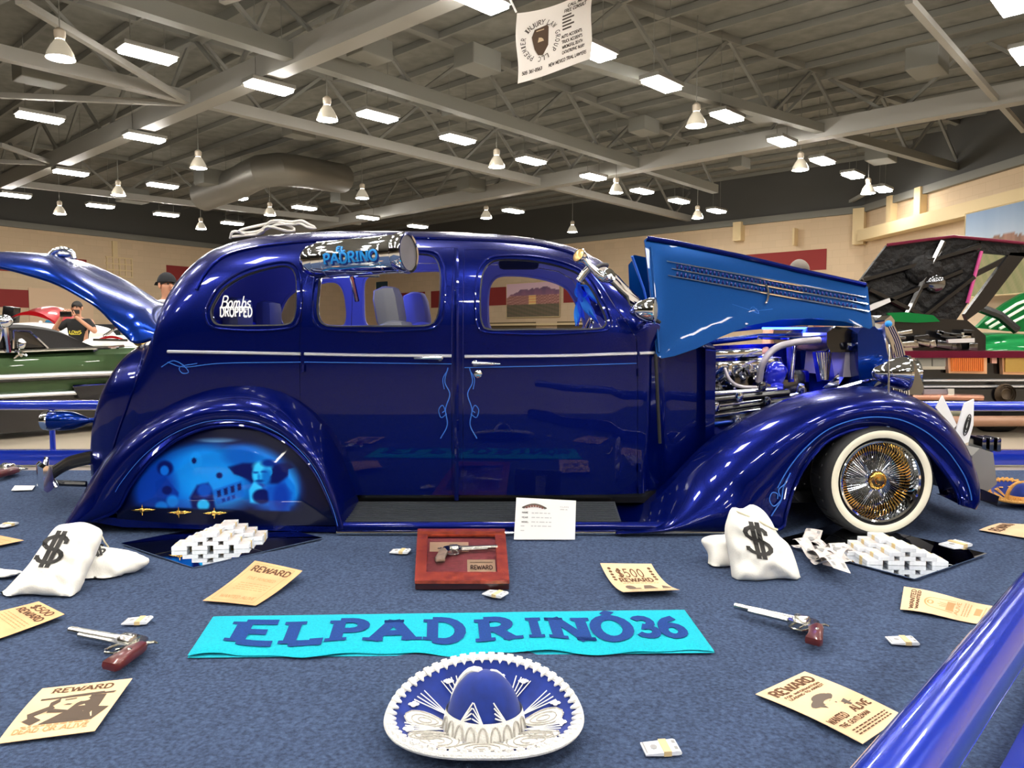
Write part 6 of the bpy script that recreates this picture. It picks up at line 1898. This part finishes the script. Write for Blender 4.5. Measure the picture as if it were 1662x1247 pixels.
# chrome mirror, spot lamp and windshield post at the picture edge
MB().tube(spline([pg_(30, 578, .1), pg_(24, 572, .12), pg_(27, 564, .12)], 8), .012, 6).ball(pg_(28, 558, .12), (.045, .03, .05)).build('door_mirror', CHROME, gc)
MB().tube(spline([pg_(20, 582, .06), pg_(30, 574, .08), pg_(40, 577, .06)], 8), .012, 6).build('mirror_foot', CHROME, gc)
MB().tube([pg_(-12, 566, .05), pg_(2, 530, .05)], .03, 8).tube([pg_(4, 520, .08), pg_(10, 572, .08)], .024, 8).build('windshield_post', CHROME, gc)
MB().ball(pg_(0, 522, .12), (.08, .06, .06)).build('spot_lamp', CHROME, gc)

# red car with its hood up, far left
rc1 = thing('red_show_car', 'red show car with raised curved hood behind the green hardtop', 'car', V((P(60, 560, 13).x, 13.8, 0)))
shell_car(rc1, [(-60, 545), (-20, 532), (20, 525), (60, 523), (105, 528), (120, 540)], 13, 1.7, .25, WHITE)
MB().grid(lambda a, b: P(18 + 74 * a, 528 - 26 * math.sin(PI * min(1, .18 + a * .74)) + 3 * a - 0, 13.2) + V((0, b * 1.2, .14 * math.sin(PI * b) - .05)), 20, 8).grid(lambda a, b: P(18 + 74 * a, 528 - 24 * math.sin(PI * min(1, .18 + a * .74)) + 3 * a + b * 7 * math.sin(PI * a), 13.2), 20, 4).build('raised_hood', REDP, rc1)
MB().tube([P(68, 540, 13.1), P(66, 522, 13.2)], .03, 6).build('hood_prop', WHITE, rc1)
plain_wheel(rc1, V((P(0, 560, 13).x, 13.0, .31)))
bn = thing('blue_bin', 'blue lidded bin left of the man photographing', 'bin', V((P(98, 540, 14.5).x, 14.5, 0)))
cb = V((P(98, 540, 15.3).x, 15.3, 0))
MB().lathe([(.18, 0), (.24, 1.1), (.24, 1.12)], cb, (0, 0, 1), 20).build('bin_body', DARK, bn)
MB().lathe([(.26, 1.12), (.27, 1.2), (.24, 1.26), (0, 1.3)], cb, (0, 0, 1), 20).build('bin_lid', mat('bin_blue', (40, 120, 160), .5), bn)
bs_ = thing('black_speaker', 'small black speaker box on stand behind the red hood', 'speaker', V((P(18, 515, 15).x, 15, 0)))
MB().box(P(18, 512, 15), (.22, .22, .34), Matrix.Rotation(.15, 3, 'Y'), .02).build('cabinet', BLACK, bs_)
MB().tube([V((P(18, 512, 15).x, 15, 0)), P(18, 522, 15)], .03, 8).build('stand', BLACK, bs_)
rc2 = thing('red_white_car', 'small red and white show car seen past the green hardtop tail', 'car', V((P(190, 560, 10.6).x, 11.4, 0)))
shell_car(rc2, [(142, 556), (152, 549), (170, 545), (200, 545), (240, 548), (275, 556)], 10.6, 1.5, .3, WHITE)
MB().grid(lambda a, b: P(160 + 40 * a, 550 - 5 * math.sin(PI * a) + 4 * b, 10.58), 10, 4).build('red_panel', REDP, rc2)
MB().tube([P(168, 546, 10.56), P(186, 534, 10.7), P(204, 530, 9.9)], .02, 6).build('windshield_frame', CHROME, rc2)
MB().tube([P(152, 552, 10.5), P(208, 553, 10.5)], .02, 6).build('side_trim', CHROME, rc2)
plain_wheel(rc2, V((P(165, 560, 10.6).x, 10.6, .3)))
tb = thing('vendor_table', 'green-edged vendor table behind the trunk lid', 'table', V((P(200, 535, 16).x, 16, 0)))
MB().box(V((P(195, 530, 16).x, 16, .95)), (1.4, .6, .05)).build('tabletop', mat('teal_cloth', (60, 120, 110), .8), tb, smooth=False)
for sx in (-.6, .6):
    MB().tube([V((P(195, 530, 16).x + sx, 16, 0)), V((P(195, 530, 16).x + sx, 16, .93))], .03, 8).build('leg', BLACK, tb)
MB().box(V((P(172, 530, 16).x, 15.9, 1.08)), (.5, .4, .22), None, .01).build('storage_box', DARK, tb, smooth=False)

# maroon car facing us on the right
YM = 7.3
mcar = thing('maroon_lowrider', 'maroon lowrider sedan facing the camera with its black hood underside raised', 'car', V((P(1640, 600, YM).x, YM + 2, 0)))
pq = lambda u, v, Y=YM: P(u, v, Y)
xl, xr = pq(1452, 600).x, pq(1850, 600).x
zt_, zb_m = pq(1500, 572).z, pq(1500, 668).z
def mpr(px, dy, nm, m, Y=YM, sm=False): return MB().prism([P(u, v, Y) for u, v in px], (0, dy, 0)).build(nm, m, mcar, smooth=sm)
MB().box(((xl + xr) / 2, YM + .12 + 1.0, (zt_ + zb_m) / 2 - .02), (xr - xl, 2.0, zt_ - zb_m - .04), None, .08).build('body', MAROON, mcar)
mpr([(1450, 570), (1860, 570), (1860, 581), (1450, 581)], .4, 'hood_lip', MAROON, YM - .06)
mpr([(1452, 581), (1860, 581), (1860, 632), (1452, 632)], .1, 'grille_panel', BLACK, YM + .04)
mpr([(1466, 573), (1540, 573), (1540, 600), (1466, 600)], .03, 'headlight_bezel', CHROME, YM - .0)
mpr([(1490, 577), (1512, 577), (1512, 595), (1490, 595)], .03, 'headlight', LENS, YM - .03); mpr([(1514, 577), (1535, 577), (1535, 595), (1514, 595)], .03, 'headlight', LENS, YM - .03)
mpr([(1538, 572), (1602, 573), (1602, 607), (1540, 606)], .05, 'lamp_bezel', mat('bezel_peach', (226, 176, 136), .3, .5), YM - .03, True)
AMB = mat('amber_lens', (226, 130, 60), .3)
mpr([(1544, 576), (1597, 576), (1597, 603), (1545, 603)], .03, 'turn_lamp', AMB, YM - .05)
for k in range(16):
    u = 1546 + k * 3.3
    MB().tube([P(u, 577, YM - .055), P(u, 602, YM - .055)], .005, 5).build('lamp_rib', mat('amber_rib', (196, 104, 44), .4) if k == 0 else MATS['amber_rib'], mcar)
mpr([(1626, 574), (1690, 574), (1690, 609), (1628, 608)], .05, 'lamp_bezel', MATS['bezel_peach'], YM - .03)
mpr([(1632, 578), (1690, 578), (1690, 604), (1632, 604)], .03, 'grille_mesh', mat('gold_mesh', (170, 136, 66), .4, .6, bump=(300, .8)), YM - .05)
mpr([(1610, 579), (1618, 579), (1618, 590), (1610, 590)], .03, 'badge', mat('pink_badge', (214, 160, 140), .4), YM - .02)
for v in (618, 628):
    MB().tube([P(1498, v, YM - .02), P(1860, v - 1, YM - .02)], .012, 6).build('grille_trim', BRUSHED, mcar)
mpr([(1452, 632), (1860, 632), (1860, 662), (1452, 662)], .3, 'bumper', BLACK, YM - .05)
mpr([(1500, 632), (1540, 632), (1540, 641), (1500, 641)], .03, 'license_plate', mat('plate_grey', (150, 140, 146), .4, .4), YM - .1)
mpr([(1538, 631), (1549, 631), (1549, 648), (1540, 648)], .06, 'bumper_guard', CHROME, YM - .12)
MB().tube([P(1480, 645, YM - .1), P(1540, 645, YM - .12), P(1594, 646, YM - .1)], .03, 8).build('bumper_bar', mat('rosy_chrome', (190, 140, 120), .2, .9), mcar)
for k in range(3):
    MB().lathe([(.0, -.02), (.10 - .02 * k, -.01), (.09 - .02 * k, .02)], P(1632, 640, YM - .08 - .01 * k), (0, -1, 0), 16).build('fog_lamp', mat('bronze_grille', (92, 78, 62), .5, .5) if k == 0 else MATS['bronze_grille'], mcar)
MB().tube([P(1480, 684, YM - .1), P(1560, 684, YM - .15), P(1860, 683, YM - .12)], .05, 12).build('lower_valance', mat('tan_valance', (150, 112, 88), .4), mcar)
for x_, w_ in ((1620, .26),):
    plain_wheel(mcar, V((P(x_, 690, YM + .5).x - .0, YM + .35, .3)), .3, .26, (1, 0, 0))
plain_wheel(mcar, V((xr - .3, YM + .9, .3)), .3, .26, (1, 0, 0))
HUND = mat('black_hood_liner', (15, 14, 15), .5, bump=(9, 1.0, .05), spec=.25)
ho = mpr([(1396, 456), (1440, 398), (1500, 390), (1548, 385), (1592, 388), (1590, 410), (1582, 450), (1571, 492), (1552, 520), (1480, 515), (1412, 512), (1404, 490)], .05, 'raised_hood', HUND, YM + .9)
for a in (((1400, 455), (1590, 400)), ((1412, 500), (1560, 440)), ((1470, 512), (1530, 392)), ((1410, 470), (1500, 514)), ((1500, 512), (1580, 450))):
    MB().tube([P(a[0][0], a[0][1], YM + .88), P(a[1][0], a[1][1], YM + .88)], .035, 6).build('hood_brace', BLACK, ho)
MB().ball(P(1518, 460, YM + .88), (.12, .05, .1)).build('hood_latch', DCHROME, ho)
MB().ball(P(1500, 438, YM + .88), (.2, .04, .16)).build('hood_scoop', HUND, ho)
MB().tube([P(u, v, YM + .87) for u, v in ((1593, 408), (1584, 440), (1576, 470), (1570, 492))], .018, 8).build('hood_edge', mat('magenta_edge', (190, 60, 130), .3, coat=1), ho)
MB().tube([P(u, v, YM + .86) for u, v in ((1440, 398), (1500, 390), (1548, 384), (1600, 389), (1670, 396))], .018, 8).build('hood_edge', MAROON, ho)
mpr([(1588, 388), (1680, 396), (1680, 418), (1590, 410)], .05, 'hood_frame', HUND, YM + .9)
mpr([(1640, 410), (1668, 410), (1600, 498), (1570, 520), (1566, 510)], .06, 'hood_strut', BLACK, YM + .9)
mpr([(1574, 446), (1650, 408), (1652, 416), (1576, 454)], .04, 'hood_strut', BLACK, YM + .92)
mpr([(1404, 500), (1420, 492), (1444, 484), (1446, 490), (1424, 500), (1410, 506)], .03, 'hood_hinge', BRUSHED, YM + .8)
mpr([(1430, 512), (1570, 520), (1600, 545), (1600, 572), (1440, 572), (1424, 540)], .6, 'engine_bay', BLACK, YM + .3)
rng = random.Random(5)
for k in range(18):
    c = P(1450 + rng.random() * 130, 540 + rng.random() * 26, YM + .22)
    MB().box(c, (.05 + rng.random() * .12, .05, .03 + rng.random() * .04), Matrix.Rotation(rng.uniform(-.3, .3), 3, 'Y'), .008).build('engine_part', [DCHROME, BLACK, NICKEL][k % 3], mcar)
mpr([(1440, 508), (1470, 507), (1515, 512), (1526, 522), (1490, 524), (1448, 522)], .03, 'green_insulation', EMER, YM + .25)
mpr([(1455, 566), (1480, 564), (1482, 570), (1455, 571)], .03, 'chrome_cap', CHROME, YM + .1); mpr([(1538, 551), (1582, 549), (1582, 556), (1540, 557)], .03, 'chrome_plate', BRUSHED, YM + .1)

# emerald car further right
eg = thing('emerald_car', 'emerald green car with white-striped raised hood behind the maroon lowrider', 'car', V((P(1660, 560, 9.9).x + .3, 10.6, 0)))
shell_car(eg, [(1560, 562), (1580, 545), (1620, 540), (1700, 545), (1790, 556)], 9.9, 1.8, .25, EMER)
eh = MB().prism([P(u, v, 10.2) for u, v in ((1586, 532), (1606, 512), (1634, 492), (1662, 476), (1720, 462), (1730, 540), (1640, 538))], (0, .08, 0)).build('raised_hood', EMER, eg, smooth=False)
STR = mat('white_stripe', (222, 236, 222), .5)
for a in (((1600, 526), (1650, 494), (1700, 474)), ((1606, 532), (1664, 498), (1706, 486)), ((1622, 534), (1670, 510), (1710, 500))):
    MB().tube([P(u, v, 10.17) for u, v in a], .02, 6).build('hood_stripe', STR, eh)
MB().tube([P(1590, 500, 9.8), P(1622, 512, 9.8), P(1650, 536, 9.8)], .06, 8).build('hood_strut', BLACK, eg)
plain_wheel(eg, V((P(1700, 560, 9.9).x, 9.9, .3)))

# ================================================================ PEOPLE
def skinned(name, joints, bones, m, par, sub=2):
    me = bpy.data.meshes.new('sk')
    me.from_pydata([V(j[0]) for j in joints], bones, [])
    o = bpy.data.objects.new('sk', me); COL.objects.link(o)
    md = o.modifiers.new('s', 'SKIN'); md.use_smooth_shade = True
    sv = me.skin_vertices[0].data
    for i, j in enumerate(joints):
        r = j[1]
        sv[i].radius = r if isinstance(r, tuple) else (r, r)
        sv[i].use_root = (i == 0)
    s2 = o.modifiers.new('b', 'SUBSURF'); s2.levels = sub; s2.render_levels = sub
    r = evalmesh(o, 'r'); bpy.data.objects.remove(o)
    r.materials.clear(); r.materials.append(m)
    r.transform(WM[par.name].inverted())
    finish(r, True, 180)
    return link(name, r, par)
def person(label, base, ht, yaw, shirt, pants, arms, hair='short', lean=0.0, hairm=HAIR):
    t = thing('person', label, 'person', base, 0)
    R = Matrix.Rotation(yaw, 3, 'Z'); k = ht / 1.75
    L = lambda x, y, z: V(base) + R @ V((x * k, (y - lean * max(0, z - .95)) * k, z * k))
    J = [((L(0, 0, .95)), (.15 * k, .11 * k)), (L(0, 0, 1.15), (.15 * k, .10 * k)), (L(0, 0, 1.36), (.17 * k, .10 * k)), (L(0, 0, 1.47), .06 * k), (L(0, -.01, 1.54), .052 * k), (L(0, -.03, 1.61), (.078 * k, .092 * k)), (L(0, -.02, 1.70), (.07 * k, .085 * k))]
    B = [(0, 1), (1, 2), (2, 3), (3, 4), (4, 5), (5, 6)]
    for s in (-1, 1):
        i = len(J)
        J += [(L(s * .09, 0, .86), .085 * k), (L(s * .1, 0, .48), .058 * k), (L(s * .1, .02, .1), .042 * k), (L(s * .1, -.12, .05), .035 * k)]
        B += [(0, i), (i, i + 1), (i + 1, i + 2), (i + 2, i + 3)]
        el, ha = arms[0 if s < 0 else 1]
        i = len(J)
        J += [(L(s * .18, 0, 1.40), .062 * k), (L(*el), .045 * k), (L(*ha), .03 * k)]
        B += [(2, i), (i, i + 1), (i + 1, i + 2)]
    skinned('body', J, B, SKIN, t)
    Jt = [(L(0, 0, .9), (.17 * k, .13 * k)), (L(0, 0, 1.15), (.168 * k, .118 * k)), (L(0, 0, 1.36), (.185 * k, .115 * k)), (L(0, 0, 1.455), .08 * k)]
    Bt = [(0, 1), (1, 2), (2, 3)]
    for s in (-1, 1):
        el, ha = arms[0 if s < 0 else 1]
        i = len(Jt); a = L(s * .18, 0, 1.40); b = L(*el)
        Jt += [(a, .075 * k), (a.lerp(b, .75), .062 * k)]
        Bt += [(2, i), (i, i + 1)]
    skinned('shirt', Jt, Bt, shirt, t)
    Jp = [(L(0, 0, .98), (.165 * k, .125 * k)), (L(0, 0, .9), (.165 * k, .125 * k))]; Bp = [(0, 1)]
    for s in (-1, 1):
        i = len(Jp)
        Jp += [(L(s * .09, 0, .82), .1 * k), (L(s * .1, 0, .48), .075 * k), (L(s * .1, .02, .1), .065 * k)]
        Bp += [(1, i), (i, i + 1), (i + 1, i + 2)]
    skinned('trousers', Jp, Bp, pants, t)
    hc = L(0, -.025, 1.66)
    # hair cap, face pieces
    def cap(a, b):
        th = 2 * PI * a; ph = b * 1.75
        d = V((math.sin(ph) * math.cos(th) * .088, math.sin(ph) * math.sin(th) * .104, math.cos(ph) * .118)) * k
        front = max(0, -math.sin(th)) * math.sin(ph)
        d.z += .05 * k * front * b * b
        return hc + R @ (d + V((0, .012, -.0)) * k)
    MB().grid(cap, 24, 10, wu=True).build('hair', hairm, t)
    fw = R @ V((0, -1, 0)); sd = R @ V((1, 0, 0))
    fc = hc + fw * .088 * k
    MB().ball(fc + fw * .008 * k - V((0, 0, .025)) * k, (.013 * k, .017 * k, .022 * k), 10, 8).build('nose', SKIN, t)
    for s in (-1, 1):
        MB().ball(fc + sd * s * .032 * k + V((0, 0, .004)) * k - fw * .008 * k, .011 * k, 8, 6).build('eye', BLACK, t)
        MB().ball(hc + sd * s * .088 * k - V((0, 0, .015)) * k, (.014 * k, .024 * k, .034 * k), 8, 6).build('ear', SKIN, t)
    MB().ball(fc - V((0, 0, .066)) * k - fw * .008 * k, (.024 * k, .01 * k, .006 * k), 10, 6).build('mouth', mat('lips', (150, 84, 76), .5) if 'lips' not in MATS else MATS['lips'], t)
    # hands: palm, four fingers, thumb
    for s in (-1, 1):
        el, ha = arms[0 if s < 0 else 1]
        e, h = L(*el), L(*ha)
        d = (h - e).normalized(); w_ = d.cross(fw).normalized() if d.cross(fw).length > .2 else sd
        J = [(h, (.03 * k, .02 * k)), (h + d * .08 * k, (.036 * k, .016 * k))]; B = [(0, 1)]
        bendv = d.cross(w_).normalized()
        for q_ in range(4):
            o_ = w_ * ((q_ - 1.5) * .021 * k); ln_ = (.035, .042, .04, .03)[q_] * k
            i = len(J)
            J += [(h + d * .09 * k + o_, .0095 * k), (h + d * (.09 * k + ln_) + o_ + bendv * .01 * k, .009 * k), (h + d * (.09 * k + ln_ * 1.7) + o_ + bendv * .03 * k, .0075 * k)]
            B += [(1, i), (i, i + 1), (i + 1, i + 2)]
        i = len(J)
        J += [(h + d * .035 * k + w_ * .04 * k * s, .012 * k), (h + d * .075 * k + w_ * .058 * k * s + bendv * .015 * k, .01 * k)]
        B += [(0, i), (i, i + 1)]
        skinned('hand', J, B, SKIN, t, 1)
    return t, L, hc, fw, sd, k, R
bp_ = G(128, 640, 0); Y1 = 11.2
b1 = V((P(126, 500, Y1).x, Y1, 0))
h1 = P(126, 491, Y1).z
t1, L1, hc, fw, sd, k1, R1_ = person('man in black printed T-shirt photographing with raised phone behind the green hardtop', b1, h1, .1, mat('black_shirt', (24, 24, 26), .85), mat('dark_jeans', (36, 42, 60), .85),
       (((-.36, -.16, 1.22), (-.10, -.36, 1.5)), ((.36, -.16, 1.22), (.10, -.36, 1.5))))
ph_ = thing('phone', 'dark phone held up by the man in the black T-shirt', 'phone', L1(0, -.42, 1.52))
MB().box(L1(0, -.45, 1.53), (.19 * k1, .012, .09 * k1), Matrix.Rotation(.1, 3, 'Z'), .004).build('phone_body', BLACK, ph_)
MB().box(L1(0, -.459, 1.555), (.03, .004, .03), Matrix.Rotation(.1, 3, 'Z')).build('phone_camera', DCHROME, ph_)
pf = lambda x, y: L1((x - .5) * .2, -.125, 1.18 + y * .1)
MB().quads(text('LOWS', 0, .2, .5, 1, .24, .3, .1) + rect(.1, 0, .9, .1), pf).build('shirt_print', mat('yellow_print', (214, 200, 70), .8), t1, smooth=False, fix=False)
MB().grid(lambda a, b: hc + R1_ @ (V((.07 * math.sin((a - .5) * 2.4), -.095 * math.cos((a - .5) * 1.9), -.045 - .07 * b)) * k1), 12, 5).build('beard', HAIR, t1)
Y2 = 7.6
b2 = V((P(270, 480, Y2).x, Y2, 0)); h2 = P(268, 449, Y2).z
t2, L2, hc2, fw2, sd2, k2, R2_ = person('person in dark backward cap and white-collared blue shirt beyond the open trunk', b2, h2, .9, mat('blue_shirt', (40, 70, 130), .85), mat('dark_trousers', (40, 40, 46), .85),
       (((-.24, .02, 1.12), (-.22, -.14, .92)), ((.24, .02, 1.12), (.22, -.14, .92))))
MB().grid(lambda a, b: hc2 + R2_ @ (V((math.sin(b * 1.5) * math.cos(2 * PI * a) * .098, math.sin(b * 1.5) * math.sin(2 * PI * a) * .116 + .008, math.cos(b * 1.5) * .12 + .018)) * k2), 24, 8, wu=True).build('cap', DARK, t2)
MB().grid(lambda a, b: hc2 + R2_ @ (V(((a - .5) * .16, .10 + .09 * b * math.cos((a - .5) * 2.2), .03 - .035 * b)) * k2), 10, 5).build('cap_brim', DARK, t2)
MB().tube([L2(.08 * math.cos(x), -.01 + .07 * math.sin(x), 1.47) for x in [i * 2 * PI / 16 for i in range(16)]], .018, 8, True).build('collar', WHITE, t2)
Y3 = 5.72
b3 = V((P(1302, 500, Y3).x, 6.15, 0)); h3 = 1.72
# leaning over the far fender, one arm in the engine bay
h3 = P(1307, 420, 5.76).z * .985
k3 = h3 / 1.75
def tolocal(p, z_lean):
    q_ = (p - b3) / k3
    return (q_.x, q_.y + z_lean * max(0, q_.z - .95), q_.z)
arm_h = tolocal(P(1241, 578, 4.85), .55); arm_e = tolocal(P(1247, 535, 5.15), .55)
t3, L3, hc3, fw3, sd3, k3, R3_ = person('grey-haired person leaning over the far fender reaching into the engine bay', b3, h3, .0, mat('taupe_shirt', (120, 100, 84), .85), mat('charcoal_trousers', (50, 50, 54), .85),
       ((arm_e, arm_h), ((.30, -.05, 1.15), (.26, -.3, 1.08))), lean=.55, hairm=GREYHAIR)
